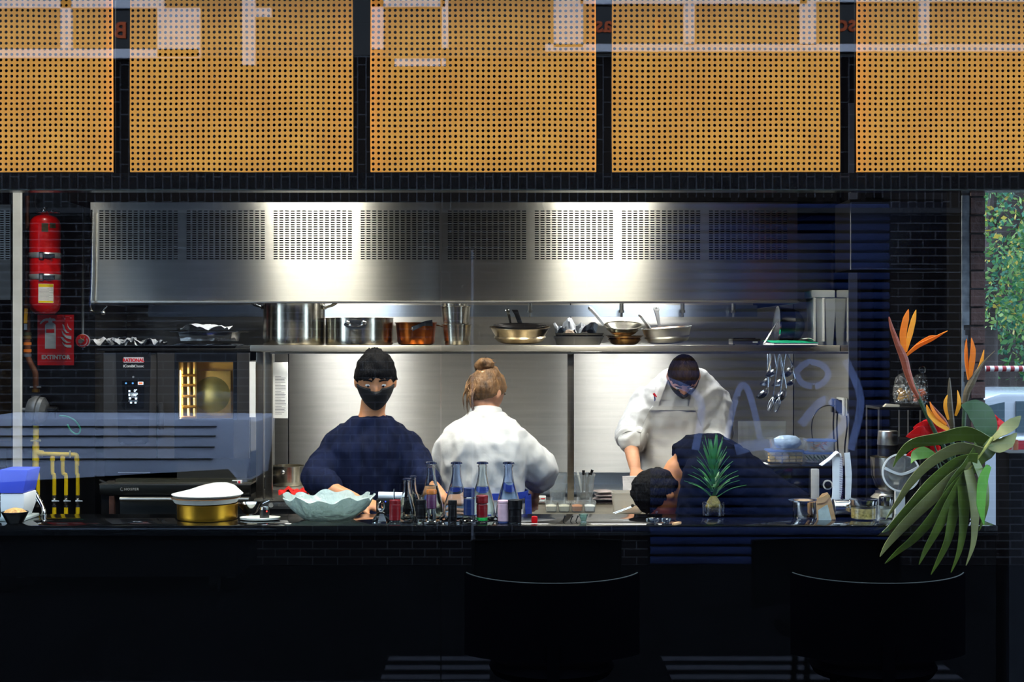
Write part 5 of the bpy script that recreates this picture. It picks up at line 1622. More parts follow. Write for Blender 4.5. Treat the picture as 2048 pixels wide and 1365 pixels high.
def bottle(px, Y, hpx, rpx, level, tint, capm, label, liquid=True):
    k = Y / FPX
    h, r = hpx * k, rpx * k
    b = bar_at(px, Y)
    t = thing('water_bottle', label, 'bottle', b, 'clear bottles on the bar')
    prof = [(r * 0.86, 0.0), (r, 0.006), (r, 0.10 * h), (r * 0.9, 0.28 * h), (r * 0.66, 0.48 * h), (r * 0.45, 0.64 * h), (r * 0.34, 0.78 * h), (r * 0.32, 0.9 * h), (r * 0.37, 0.915 * h), (r * 0.37, 0.935 * h), (r * 0.31, 0.945 * h), (r * 0.31, 0.97 * h)]
    inn = [(max(q - 0.0028, 0.002), z) for q, z in prof[::-1]]
    inn[-1] = (r * 0.8, 0.008)
    inn[-2] = (r - 0.003, 0.012)
    part('glass', MB().lathe(prof + inn, n=32), tint, t, local=True)
    zt = level * h
    lp_ = [(r * 0.78, 0.0095)] + [(q - 0.0034, z) for q, z in prof[2:9] if z < zt]
    a = [(q, z) for q, z in prof if z <= zt][-1]
    c = [(q, z) for q, z in prof if z > zt][0]
    f = (zt - a[1]) / (c[1] - a[1])
    lp_.append((a[0] + (c[0] - a[0]) * f - 0.0034, zt))
    part('water', MB().lathe(lp_, n=28), wat, t, local=True)
    part('cap', MB().lathe([(r * 0.40, 0.962 * h), (r * 0.44, 0.966 * h), (r * 0.42, 0.99 * h), (r * 0.3, h)], n=42, wob=lambda a_, k_: 1 + (0.05 * math.cos(21 * a_) if k_ < 2 else 0)), capm, t, local=True)
    return t


blue_cap = mat('navy_cap', (24, 34, 62), 0.25, 0.6)
gl_clear = mat('bottle_glass', (246, 250, 248), 0.01, 0, 0, trans=1.0, ior=1.25)
gl_blue = mat('pale_blue_glass', (216, 228, 248), 0.01, 0, 0, trans=1.0, ior=1.25)
BY = 5.63
bottle(862, BY, 115, 26, 0.58, gl_clear, blue_cap, 'leftmost of the four tall capped water bottles on the bar')
bottle(913, BY, 115, 26, 0.56, gl_blue, blue_cap, 'second tall capped bottle from the left, bluish, on the bar')
bottle(965, BY, 115, 26, 0.57, gl_clear, blue_cap, 'third tall capped bottle from the left, behind the red vial')
bottle(1017, BY, 115, 26, 0.64, gl_blue, blue_cap, 'rightmost of the four tall capped bottles, fullest, on the bar')
bottle(813, 5.58, 85, 19, 0.55, gl_clear, blue_cap, 'short capped bottle standing left of the tall ones')
bottle(826, 5.71, 82, 17, 0.55, gl_clear, blue_cap, 'second short capped bottle, half hidden behind the first')


def vial(px, Y, y0, y1, rpx, name, label, segs, shape='vial'):
    """A small stoppered bottle made of stacked bands: (share, radius factor, material)."""
    k = Y / FPX
    b = bar_at(px, Y)
    t = thing(name, label, 'bottle', b, 'small bottles along the bar edge')
    H = (y1 - y0) * k
    z = 0.0
    for nm, sh, rf, m_ in segs:
        r = rpx * k * rf
        dz = sh * H
        prof = [(r * 0.93, z), (r, z + 0.0015), (r, z + dz - 0.002), (r * 0.93, z + dz)]
        part(nm, MB().lathe(prof, n=28, wob=(lambda a, q: 1 + 0.03 * math.cos(12 * a)) if nm == 'cap' else None), m_, t, local=True)
        z += dz
    return t


dark_red = mat('dark_red_wax', (112, 12, 18), 0.3)
navy = mat('navy_label', (24, 40, 84), 0.35)
ink_bl = mat('black_label', (8, 8, 10), 0.4, spec=0.12)
pink_l = mat('pink_label', (196, 160, 170), 0.6, 0, 0.12, 30)
grn = mat('green_band', (20, 150, 60), 0.3)
vial(790, 5.50, 1000, 1047, 11, 'red_vial', 'dark red vial with a steel stirrer left of the short bottle', [('base', 0.14, 1.0, cut_glass), ('label', 0.68, 1.02, dark_red), ('cap', 0.18, 0.98, dark_red)])
st_ = thing('stirrer', 'thin steel stirrer standing on the dark red vial', 'stirrer', bar_at(788, 5.50) + Vector((0, 0, 47 * 5.5 / FPX)))
part('rod', MB().tube([bar_at(788, 5.5) + Vector((0, 0, 47 * 5.5 / FPX)), bar_at(788, 5.5) + Vector((0.001, 0, 69 * 5.5 / FPX))], 0.0028, 8), steel_pol, st_)
vial(842, 5.50, 1000, 1047, 9.5, 'black_vial', 'black vial right of the short bottle', [('base', 0.2, 1.0, cut_glass), ('label', 0.62, 1.0, ink_bl), ('cap', 0.18, 1.02, ink_bl)])
vial(863, 5.49, 980, 1048, 10, 'purple_vial', 'tall vial with purple label and crystal foot in front of the leftmost tall bottle', [('foot', 0.10, 2.0, cut_glass), ('neck', 0.35, 0.9, cut_glass), ('label', 0.42, 1.0, mat('purple_label', (70, 26, 60), 0.4)), ('cap', 0.13, 1.02, mat('amber_cap', (170, 96, 26), 0.35))])
vial(905, 5.50, 1002, 1048, 8.5, 'black_vial', 'slim black vial in front of the bluish bottle', [('base', 0.08, 1.0, cut_glass), ('label', 0.74, 1.0, ink_bl), ('cap', 0.18, 1.02, ink_bl)])
vial(938, 5.49, 976, 1048, 11, 'navy_decanter', 'navy labelled vial on a wide crystal foot', [('foot', 0.12, 1.75, cut_glass), ('neck', 0.12, 1.2, cut_glass), ('label', 0.46, 1.0, navy), ('ring', 0.04, 1.02, steel_pol), ('cap', 0.26, 1.0, navy)])
vial(964, 5.50, 992, 1048, 11, 'crimson_vial', 'crimson vial with a green band in front of the third tall bottle', [('base', 0.10, 0.98, cut_glass), ('green_band', 0.12, 1.0, grn), ('label', 0.46, 1.0, dark_red), ('ring', 0.04, 0.95, steel_pol), ('cap', 0.28, 1.06, dark_red)])
vial(1007, 5.50, 1002, 1048, 11.5, 'pink_vial', 'vial with a pale pink label in front of the rightmost tall bottle', [('base', 0.10, 1.0, navy), ('label', 0.78, 1.0, pink_l), ('cap', 0.12, 1.02, pink_l)])
vial(1030, 5.49, 1000, 1048, 13.5, 'broad_black_vial', 'broad black vial at the right end of the bottle row', [('base', 0.08, 0.96, cut_glass), ('label', 0.52, 0.97, ink_bl), ('cap', 0.40, 1.04, ink_bl)])
# white paper roll and a black terminal behind
t = thing('paper_roll', 'white paper roll lying behind the red vial', 'roll', W(780, 999, 5.76))
part('printer', MB().pbox(752, 802, 1000, 1030, 5.72, 0.07), plastic_black, t, bevel=0.004)
part('roll', MB().tube([W(757, 992, 5.75), W(806, 993, 5.75)], 0.0155, 18), white_paper, t)
part('blue_light', MB().ball(W(771, 1004, 5.719), 0.0025, 8, 6), mat('led_blue', (60, 80, 255), 0.4, 0, 0, emit=(60, 80, 255), estr=2.0), t)
# red star ornament, small cup, clips, pourers, peg
rb = bar_at(1069, 5.48)
star = MB()
for (a, b) in [(0, 0)]:
    pts = []
    for k in range(16):
        ang = 2 * PI * k / 16
        rr = 0.0125 * (1 + 0.32 * (abs(math.cos(2 * ang)) ** 3 if k % 4 == 2 else 0) + (0.25 if k in (2, 6, 10, 14) else 0))
        pts.append((rb.x + rr * math.cos(ang), rb.z + 0.0165 + rr * 1.15 * math.sin(ang)))
    star.prism(pts, 5.474, 5.490)
single('red_ornament', star, red_paint, 'small red enamel ornament with four points on the bar edge', 'ornament', bevel=0.003)
t = thing('glass_cup', 'tiny flared green glass cup on the bar edge', 'cup', bar_at(1167, 5.5))
part('cup', MB().lathe([(0.011, 0), (0.013, 0.004), (0.010, 0.010), (0.017, 0.032), (0.019, 0.036), (0.0165, 0.034), (0.009, 0.012), (0.003, 0.009)], n=20), mat('green_glass', (190, 222, 206), 0.05, 0, 0, trans=0.85, ior=1.35), t, local=True)
for k, px in enumerate((1128, 1143, 1154)):
    c = bar_at(px, 5.56)
    single('black_clip', MB().strip([c + Vector((-0.004, 0, 0.001)), c + Vector((0.004, 0, 0.022))], [0.004, 0.006], (0, 1, 0), 0.004).ball(c + Vector((0.004, 0, 0.020)), 0.004, 8, 6), plastic_black,
           ('left', 'middle', 'right')[k] + ' one of three tiny black clips on the bar', 'clip', group='black clips on the bar')
for k, px in enumerate((1305, 1333)):
    c = bar_at(px, 5.5)
    t = thing('cut_glass_dish', ('larger' if k == 0 else 'smaller') + ' dark cut glass dish by the wooden peg on the bar', 'dish', c, 'cut glass dishes on the bar')
    f = 1.0 if k == 0 else 0.75
    part('dish', MB().lathe([(0.012 * f, 0), (0.022 * f, 0.006), (0.026 * f, 0.018), (0.022 * f, 0.020), (0.010 * f, 0.006)], n=14), cut_glass, t, local=True, smooth=0)
    part('black_stones', MB().lathe([(0.018 * f, 0.012), (0.012 * f, 0.021), (0.003, 0.023)], n=9, wob=lambda a, k_: 1 + 0.2 * math.sin(4 * a)), black_gloss, t, local=True, smooth=0)
c = bar_at(1352, 5.47)
t = thing('wooden_peg', 'small pale wooden peg on the bar edge in front of the dark crouching cook', 'peg', c)
for s in (-1, 1):
    part('half', MB().loft([[c + Vector((x + s * 0.004, y, z)) for x, z in ((-0.003, 0), (0.003, 0), (0.003, 0.007), (-0.003, 0.007))] for y in (-0.02, 0.03)]).xf(Matrix.Translation(c) @ Matrix.Rotation(R(-35), 4, 'Z') @ Matrix.Translation(-c)), mat('pale_wood', (206, 160, 112), 0.6, 0, 0.15, 20), t)

# pineapple crown in a glass pot, on the bar
pa = bar_at(1427, 5.73)
t = thing('pineapple', 'green pineapple crown standing in a glass pot on the bar', 'pineapple', pa)
kpa = 5.73 / FPX
part('fruit', MB().lathe([(0.018, 0.006), (0.030, 0.018), (0.032, 0.04), (0.024, 0.062), (0.012, 0.08)], n=20, wob=lambda a, k: 1 + 0.05 * math.cos(10 * a + k * 1.5)), mat('pineapple_skin', (120, 104, 44), 0.7, 0, 0.4, 60, bump=0.8, bscale=90), t, local=True)
lm = mat('pineapple_leaf', (52, 112, 58), 0.5, 0, 0.3, 14)
for k in range(46):
    f = k / 45
    a = k * 2.39996
    z0 = 0.076 + 0.16 * f
    out = 0.085 * (1 - f) + 0.03
    ln = 0.075 + 0.055 * f
    d = Vector((math.cos(a), math.sin(a) * 0.55, 0))
    sgn = 1 - f
    p0 = d * 0.012 + Vector((0, 0, z0))
    p1 = d * (0.012 + out * 0.5) + Vector((0, 0, z0 + ln * 0.45))
    p2 = d * (0.012 + out * (0.75 + 0.3 * sgn)) + Vector((0, 0, z0 + ln * (0.75 - 0.1 * sgn)))
    part('leaf', MB().strip([p0, p1, p2], [0.016, 0.013, 0.001], Vector((-d.y, d.x, 0)), 0.0012, smooth=4), lm, t, local=True)
t = thing('glass_pot', 'round clear glass pot holding the pineapple', 'pot', pa)
part('pot', MB().lathe([(0.04, 0.0), (0.044, 0.003), (0.046, 0.05), (0.048, 0.055), (0.0455, 0.055), (0.043, 0.004), (0.01, 0.003)], n=30), clear_glass, t, local=True)

# right part of the bar: steel can, kraft bag, notebook, jars
t = thing('steel_canister', 'low polished steel canister with a wide rim left of the kraft bag', 'canister', bar_at(1608, 5.7))
part('can', MB().lathe([(0.044, 0.0), (0.045, 0.002), (0.045, 0.062), (0.062, 0.064), (0.062, 0.068), (0.043, 0.068), (0.043, 0.01), (0.01, 0.008)], n=40), steel_pol, t, local=True)
part('nuts', MB().lathe([(0.042, 0.05), (0.02, 0.062), (0.004, 0.064)], n=16, wob=lambda a, k: 1 + 0.05 * math.sin(6 * a)), mat('nut_beige', (206, 176, 140), 0.8, 0, 0.3, 50), t, local=True)
kbx = bar_at(1648, 5.6)
t = thing('kraft_bag', 'brown kraft paper bag with a clear window, folded over, on the bar', 'bag', kbx)
kr = mat('kraft_paper', (188, 146, 98), 0.8, 0, 0.12, 30)
P6 = 5.6
bagm = MB().loft([[W(a, b, P6 + y) for a, b in ((1634, 1042), (1632, 1003), (1644, 988), (1655, 985), (1661, 996), (1672, 1040))] for y in (0.0, 0.05)])
part('bag', bagm, kr, t, bevel=0.003)
part('window', MB().prism([(wx(a, P6), wz(b, P6)) for a, b in ((1637, 1041), (1636, 1021), (1650, 1012), (1655, 1010), (1663, 1041))], P6 - 0.002, P6 + 0.001), mat('bag_window', (176, 186, 176), 0.15, 0, 0.2, 30, coat=0.6), t)
part('fold', MB().strip([W(1634, 1002, P6 - 0.004), W(1646, 1000, P6 - 0.006), W(1658, 990, P6 - 0.004)], [0.022, 0.024, 0.014], (0, 0, 1), 0.003, smooth=3), kr, t)
t = thing('spiral_notebook', 'open spiral notebook propped upright with its pages curling', 'notebook', bar_at(1684, 5.74))
pg = MB().strip([W(1673, 908, 5.75), W(1675, 940, 5.75), W(1674, 985, 5.75), W(1669, 1015, 5.75), bar_at(1673, 5.75) + Vector((0, 0, 0.003))], [0.036, 0.042, 0.038, 0.03, 0.02], (1, 0, 0), 0.004, smooth=6)
part('pages', pg, white_paper, t)
part('cover', MB().strip([W(1641, 931, 5.74), W(1660, 917, 5.745), W(1674, 905, 5.75), W(1680, 912, 5.755)], [0.03, 0.03, 0.03, 0.03], (0, 1, 0.2), 0.003, smooth=3), white_paper, t)
part('back_page', MB().strip([W(1694, 906, 5.77), W(1697, 950, 5.77), W(1696, 1000, 5.77), bar_at(1698, 5.77) + Vector((0, 0, 0.003))], [0.022, 0.026, 0.022, 0.012], (1, 0, 0), 0.003, smooth=5), white_paper, t)
wires = [W(1683.5 - 0.8 * math.sin(i / 33 * 3) - (0 if i < 22 else (i - 22) * 0.75), 916 + i * 3.6, 5.747) for i in range(33)]
for i in range(33):
    p = wires[i]
    part('ring', MB().tube([p + Vector((0.007 * math.cos(a), 0.004 * math.sin(a), 0.002 * math.cos(a))) for a in [2 * PI * k / 8 for k in range(9)]], 0.0009, 5), mat('wire_violet', (84, 56, 104), 0.35, 0.5), t)

jar_gl = thin_clear('jar_glass', (0.96, 0.98, 0.97), 1.5)
j = bar_at(1727, 5.62)
t = thing('spice_jar', 'glass jar with a steel lid and grainy yellow contents, right of the notebook', 'jar', j)
part('glass', MB().lathe([(0.050, 0), (0.054, 0.003), (0.054, 0.055), (0.052, 0.058), (0.050, 0.055), (0.050, 0.005), (0.01, 0.003)], n=36), jar_gl, t, local=True)
part('contents', MB().lathe([(0.047, 0.006), (0.048, 0.045), (0.02, 0.048)], n=30), mat('jar_grain', (196, 166, 92), 0.7, 0, 0.5, 70, bump=0.5, bscale=150), t, local=True)
part('lid', MB().lathe([(0.055, 0.058), (0.056, 0.060), (0.056, 0.080), (0.053, 0.082), (0.01, 0.082)], n=36), steel_pol, t, local=True)
j = bar_at(1692, 5.70)
t = thing('steel_tin', 'plain steel tin lying on its side behind the spice jar', 'tin', j)
part('tin', MB().tube([(-0.05, 0, 0.036), (0.03, 0, 0.036)], 0.036, 28), steel_pol, t, local=True)
part('rim', MB().tube([(-0.052, 0, 0.036), (-0.048, 0, 0.036)], 0.0362, 28), steel_plain, t, local=True)
j = bar_at(1772, 5.66)
t = thing('spice_jar', 'narrow jar with a tall steel lid beside the leaf tips', 'jar', j)
part('glass', MB().lathe([(0.024, 0), (0.027, 0.003), (0.027, 0.05), (0.025, 0.05), (0.024, 0.005), (0.005, 0.003)], n=28), jar_gl, t, local=True)
part('contents', MB().lathe([(0.022, 0.005), (0.023, 0.035), (0.01, 0.037)], n=20), mat('jar_pale', (206, 200, 178), 0.7, 0, 0.3, 60), t, local=True)
part('lid', MB().lathe([(0.027, 0.0505), (0.028, 0.052), (0.028, 0.085), (0.025, 0.087), (0.005, 0.087)], n=28), steel_pol, t, local=True)

# side bench with the black oven and boxes
SBY = 6.72
sb = thing('side_bench', 'dark side bench carrying the black counter oven', 'bench', (1.34, 6.95, 0))
sbz = wz(1052, SBY)
part('top', MB().box(0.98, 1.695, 6.70, 7.14, sbz - 0.03, sbz), steel_dark, sb, bevel=0.003)
part('body', MB().box(1.0, 1.69, 6.74, 7.12, 0.08, sbz - 0.03), black_matte, sb)
for x in (1.05, 1.64):
    for y in (6.78, 7.08):
        part('leg', MB().tube([(x, y, 0), (x, y, 0.08)], 0.02, 10), steel_dark, sb)
mz1 = wz(932, SBY)
mw = thing('counter_oven', 'black counter oven with white side frame and ring knobs', 'oven', (wx(1578, SBY), 6.9, sbz))
silver = mat('silver_frame', (196, 198, 200), 0.4, 0.1)
part('body', MB().box(wx(1468, SBY), wx(1692, SBY), SBY + 0.012, SBY + 0.36, sbz + 0.012, mz1), mat('counter_oven_black', (14, 15, 18), 0.25), mw, bevel=0.012)
part('side_frame', MB().box(wx(1465, SBY), wx(1477, SBY), SBY, SBY + 0.3, sbz + 0.012, mz1 + 0.002), silver, mw, bevel=0.012)
part('door_glass', MB().box(wx(1479, SBY), wx(1620, SBY), SBY + 0.002, SBY + 0.011, sbz + 0.03, mz1 - 0.01), mat('oven_door_glass', (10, 12, 14), 0.06), mw, bevel=0.004)
part('handle', MB().box(wx(1622, SBY), wx(1637, SBY), SBY - 0.02, SBY + 0.01, wz(1030, SBY), wz(938, SBY)), silver, mw, bevel=0.005)
for py in (970, 1004):
    c = W(1655, py, SBY + 0.004)
    part('knob_ring', MB().lathe([(0.017, 0), (0.0235, 0), (0.0235, 0.008), (0.017, 0.008), (0.017, 0)], n=30, cap0=False, cap1=False).xf(Matrix.Translation(c) @ Matrix.Rotation(PI / 2, 4, 'X')), white_plastic, mw)
    part('knob', MB().tube([c + Vector((0, 0.008, 0)), c + Vector((0, -0.012, 0))], 0.016, 20), plastic_black, mw)
for x in (1480, 1680):
    for y in (0.05, 0.32):
        part('foot', MB().tube([(wx(x, SBY), SBY + y, sbz), (wx(x, SBY), SBY + y, sbz + 0.013)], 0.012, 10), plastic_black, mw)
single('clear_board', MB().box(wx(1475, 7.05), wx(1570, 7.05), 7.03, 7.036, mz1, wz(843, 7.03)), thin_clear('acrylic', (0.94, 0.96, 0.97), 1.5, 0.06), 'clear acrylic board standing upright on the black counter oven', 'board')
single('folded_leaflet', MB().box(wx(1494, 6.8), wx(1535, 6.8), 6.78, 6.86, mz1 + 0.0003, mz1 + 0.004), white_paper, 'white leaflet lying flat on the counter oven left of the food boxes', 'paper')
BX = 6.88
box_cl = thin_clear('lock_box_plastic', (0.95, 0.97, 1.0), 1.45, 0.07)
lidb = thin_clear('pale_blue_lid', (0.75, 0.85, 1.0), 1.45, 0.45, 0.1, (120, 150, 210))


def lock_box(px0, px1, py0, py1, zb, Y, label, lid=True):
    x0, x1 = wx(px0, Y), wx(px1, Y)
    h = (py1 - py0) * Y / FPX
    c = Vector(((x0 + x1) / 2, Y, zb))
    t = thing('food_box', label, 'box', c, 'clear food boxes on the counter oven')
    w = (x1 - x0) / 2
    part('tub', tub(w * 0.86, 0.05, w * 0.97, 0.057, h - (0.008 if lid else 0), r=0.014), box_cl, t, local=True)
    if lid:
        part('lid', MB().loft([[(a, b, z) for a, b in rounded(w * q, 0.062 * q, 0, 0.014)] for q, z in ((1.0, h - 0.0075), (1.03, h - 0.006), (1.03, h - 0.001), (0.98, h))]), lidb, t, local=True)
    return t, c, w, h


t1, c1, w1, h1 = lock_box(1533, 1603, 906, 933, mz1, BX, 'clear box of pale crackers, lower left of the four food boxes')
ck = mat('cracker', (226, 190, 130), 0.8, 0, 0.25, 40)
for r_ in range(3):
    for q in range(5):
        o = [(-0.066 + q * 0.033 + 0.004 * rnd.random()), -0.03 + 0.004 * rnd.random(), 0.007 + r_ * 0.0155]
        s = single('cracker', MB().box(-0.014, 0.014, -0.008, 0.03, 0, 0.011).xf(Matrix.Translation(c1 + Vector(o)) @ Matrix.Rotation(R(rnd.uniform(-5, 5)), 4, 'Z')), ck, 'pale rectangular cracker packed in the lower left food box', 'cracker', group='crackers in the lower left food box', bevel=0.001)
t2, c2, w2_, h2_ = lock_box(1537, 1612, 884, 906, mz1 + h1 + 0.0005, BX, 'clear open box stuffed with a blue bag, upper left of the four food boxes', lid=False)
single('blue_bag', MB().lathe([(0.05, 0.0), (0.066, 0.02), (0.062, 0.045), (0.04, 0.058), (0.01, 0.062)], n=26, sy=0.62, wob=lambda a, k: 1 + 0.07 * math.sin(5 * a + 2.3 * k) + 0.03 * math.sin(13 * a)).xf(Matrix.Translation(c2 + Vector((0.0, 0, 0.006)))), mat('blue_film', (164, 190, 222), 0.3, 0, 0.12, 14, bump=0.9, bscale=26), 'pale blue plastic bag bulging from the upper left food box', 'bag', smooth=60)
t3, c3, w3, h3 = lock_box(1606, 1664, 911, 933, mz1, BX, 'clear box of pale green slices, lower right of the four food boxes')
for q in range(6):
    single('green_slice', MB().lathe([(0.018, 0), (0.019, 0.002), (0.018, 0.004)], n=14).xf(Matrix.Translation(c3 + Vector((-0.045 + 0.017 * q, rnd.uniform(-0.02, 0.02), 0.021))) @ Matrix.Rotation(R(50), 4, 'Y')), mat('pale_green', (186, 196, 150), 0.6, 0, 0.2, 30), 'pale green slice in the lower right food box', 'slice', group='slices in the lower right food box')
t4, c4, w4, h4 = lock_box(1611, 1668, 886, 911, mz1 + h3 + 0.0005, BX, 'clear box of brown crisps, upper right of the four food boxes')
for q in range(22):
    single('crisp', MB().strip([(-0.012, 0, 0), (0, 0, 0.003), (0.012, 0, 0)], [0.012, 0.016, 0.011], (0, 1, 0), 0.0016, smooth=2).xf(Matrix.Translation(c4 + Vector((rnd.uniform(-0.04, 0.04), rnd.uniform(-0.03, 0.03), 0.010 + 0.036 * q / 22))) @ Matrix.Rotation(R(rnd.uniform(-45, 45)), 4, 'Y') @ Matrix.Rotation(R(rnd.uniform(0, 180)), 4, 'Z')), mat('crisp_brown', (186, 120, 62), 0.6, 0, 0.4, 40), 'brown crisp heaped in the upper right food box', 'crisp', group='crisps in the upper right food box')

# socket with two plugs and their cords on the polished panel
t = thing('power_socket', 'wall socket with two black plugs on the right steel panel', 'socket', (1.70, 7.33, wz(815, 7.33)))
zs = wz(815, 7.33)
part('plate', MB().box(1.688, 1.6995, 7.26, 7.40, zs - 0.04, zs + 0.05), white_plastic, t, bevel=0.002)
for k, (y, zz) in enumerate(((7.29, zs), (7.37, zs + 0.002))):
    pl = thing('plug', ('nearer' if k == 0 else 'farther') + ' black plug with its cord in the right wall socket', 'plug', (1.68, y, zz - 0.02), 'plugs in the right wall socket')
    part('body', MB().box(1.655, 1.6878, y - 0.02, y + 0.02, zz - 0.03, zz + 0.04), plastic_black, pl, bevel=0.004)
    part('cord', MB().tube([(1.668, y, zz - 0.03), (1.664, y - 0.005, zz - 0.1), (1.672, y + 0.01, zz - 0.2), (1.675, y, zz - 0.3), (1.67, y, 1.0)], 0.0042, 8, smooth=4), plastic_black, pl)
cab = thing('power_cable', 'thin black cord curving left from the wall socket', 'cord', (1.6, 7.3, zs - 0.1))
part('cable', MB().tube([(1.656, 7.29, zs + 0.01), W(1652, 812, 7.25), W(1636, 820, 7.22), W(1626, 836, 7.2), W(1623, 860, 7.2), W(1627, 890, 7.18), W(1628, 905, 7.16), (wx(1628, 7.15), 7.15, sbz + 0.002)], 0.003, 8, smooth=4), plastic_black, cab)
# ================================================================== PEOPLE
def ring(c, lat, dep, n=24, p=2.3):
    out = []
    for k in range(n):
        a = 2 * PI * k / n
        ca, sa = math.cos(a), math.sin(a)
        u = math.copysign(abs(ca) ** (2 / p), ca)
        v = math.copysign(abs(sa) ** (2 / p), sa)
        out.append(Vector(c) + Vector(lat) * u + Vector(dep) * v)
    return out


def limb(mb, pts, radii, n=16, k=5):
    mb.tube(pts, radii, n, smooth=k)
    mb.ball(pts[0], radii[0] * 0.98, 14, 8)
    mb.ball(pts[-1], radii[-1] * 0.98, 14, 8)


def hand(mb, wrist, fwd, nrm, side, curl=0.5, s=1.0):
    """A hand from the wrist along fwd; nrm = back of the hand; side = +1 / -1 for the thumb."""
    f = Vector(fwd).normalized()
    u = (Vector(nrm) - f * Vector(nrm).dot(f)).normalized()
    l = f.cross(u).normalized() * side
    w = Vector(wrist)
    mb.loft([ring(w + f * a * s, l * b * s, u * d * s, 14) for a, b, d in ((-0.02, 0.026, 0.02), (0.01, 0.028, 0.018), (0.05, 0.040, 0.016), (0.085, 0.041, 0.014), (0.098, 0.036, 0.010))])
    for i, (o, ln, r) in enumerate(((0.030, 0.070, 0.0085), (0.010, 0.080, 0.009), (-0.011, 0.074, 0.0085), (-0.030, 0.058, 0.0075))):
        p = w + (f * 0.085 + l * o) * s
        pts = [p - f * 0.02 * s]
        d = f.copy()
        for j, seg in enumerate((0.45, 0.32, 0.23)):
            q = R(25 + 20 * j) * curl
            d = (f * math.cos(q * (j + 1)) - u * math.sin(q * (j + 1)) + l * o * 1.2).normalized()
            p = p + d * ln * seg * s
            pts.append(p)
        mb.tube(pts, [r * s * 1.05, r * s, r * s * 0.92, r * s * 0.78], 10, smooth=3)
        mb.ball(pts[-1], r * s * 0.78, 8, 6)
    t0 = w + (f * 0.022 + l * 0.028) * s
    t1 = t0 + (f * 0.034 + l * 0.028 - u * 0.010) * s
    t2 = t1 + (f * 0.030 + l * 0.008 - u * 0.010 * curl) * s
    mb.tube([t0 - l * 0.012 * s, t1, t2], [0.0135 * s, 0.0105 * s, 0.008 * s], 10, smooth=3)
    mb.ball(t2, 0.008 * s, 8, 6)


def hpoint(d, k=1.0):
    x, y, z = d
    X, Y, Z = 0.076 * x, 0.096 * y, 0.118 * z
    if z < 0:
        X *= 1 - 0.26 * (-z) ** 1.4
        Y *= (1 - 0.06 * (-z)) if y < 0 else (1 - 0.42 * (-z) ** 1.2)
    g = math.exp
    if y < 0:
        Y -= 0.024 * g(-(x / 0.15) ** 2 - ((z + 0.14) / (0.20 if z > -0.14 else 0.09)) ** 2)
        for s in (-1, 1):
            Y += 0.009 * g(-((x - s * 0.40) / 0.20) ** 2 - ((z - 0.06) / 0.11) ** 2)
            Y -= 0.004 * g(-((x - s * 0.36) / 0.25) ** 2 - ((z - 0.24) / 0.08) ** 2)
        Y -= 0.006 * g(-(x / 0.28) ** 2 - ((z + 0.45) / 0.07) ** 2)
        Y += 0.003 * g(-(x / 0.30) ** 2 - ((z + 0.50) / 0.025) ** 2)
        Y -= 0.010 * g(-(x / 0.35) ** 2 - ((z + 0.80) / 0.16) ** 2)
    return Vector((X, Y, Z)) * k


def head_shell(M, fn, n=44, m=32):
    """A closed skin over the head: fn(direction) gives the factor on the head's radius."""
    rings = []
    for i in range(m + 1):
        a = -PI / 2 + PI * i / m
        row = []
        for j in range(n):
            b = 2 * PI * j / n
            d = (max(math.cos(a), 1e-3) * math.cos(b), max(math.cos(a), 1e-3) * math.sin(b), math.sin(a))
            row.append(M @ hpoint(d, fn(d)))
        rings.append(row)
    return MB().loft(rings)


def add_head(mb, M):
    h = head_shell(M, lambda d: 1.0)
    mb.add(h.v, h.f)
    for s in (-1, 1):
        c = MB().ball((0, 0, 0), (0.010, 0.022, 0.033), 12, 8).xf(M @ Matrix.Translation((s * 0.077, 0.008, -0.004)) @ Matrix.Rotation(s * R(18), 4, 'Z') @ Matrix.Rotation(R(-8), 4, 'X'))
        mb.add(c.v, c.f)


def face_parts(root, M, brow_m, lips=True):
    for s in (-1, 1):
        e = part('eye', MB().ball((s * 0.031, -0.0800, 0.006), (0.0115, 0.0085, 0.0056), 12, 8).xf(M), mat('eye_white', (222, 218, 212), 0.25), root)
        part('iris', MB().ball((s * 0.031, -0.0868, 0.0035), (0.0052, 0.003, 0.0048), 10, 6).xf(M), mat('iris_brown', (30, 18, 12), 0.2), e)
        part('eyebrow', MB().tube([M @ Vector((s * 0.014, -0.0945, 0.027)), M @ Vector((s * 0.032, -0.0925, 0.032)), M @ Vector((s * 0.050, -0.080, 0.026))], [0.0035, 0.0045, 0.002], 8, smooth=3), brow_m, root)
    if lips:
        part('lips', MB().ball((0, -0.0905, -0.054), (0.022, 0.006, 0.007), 14, 8).xf(M), mat('lip_pink', (176, 104, 92), 0.45), root)


def headM(c, yaw=0.0, pitch=0.0, roll=0.0, k=1.0):
    """Head frame: face looks along -y; yaw turns it to its left (+) about z, pitch bows it forward."""
    return Matrix.Translation(Vector(c)) @ Matrix.Rotation(R(yaw), 4, 'Z') @ Matrix.Rotation(R(roll), 4, 'Y') @ Matrix.Rotation(R(pitch), 4, 'X') @ Matrix.Scale(k, 4)


def folds(sc, amp, seed, stretch=(1, 1, 1)):
    def fn(v, n):
        q = Vector((v.x * sc * stretch[0] + seed, v.y * sc * stretch[1], v.z * sc * stretch[2]))
        a = noise.noise(q)
        b = noise.noise(q * 2.3 + Vector((3, 1, 7)))
        return amp * ((1 - 2 * abs(a)) * 0.7 + b * 0.5)
    return fn


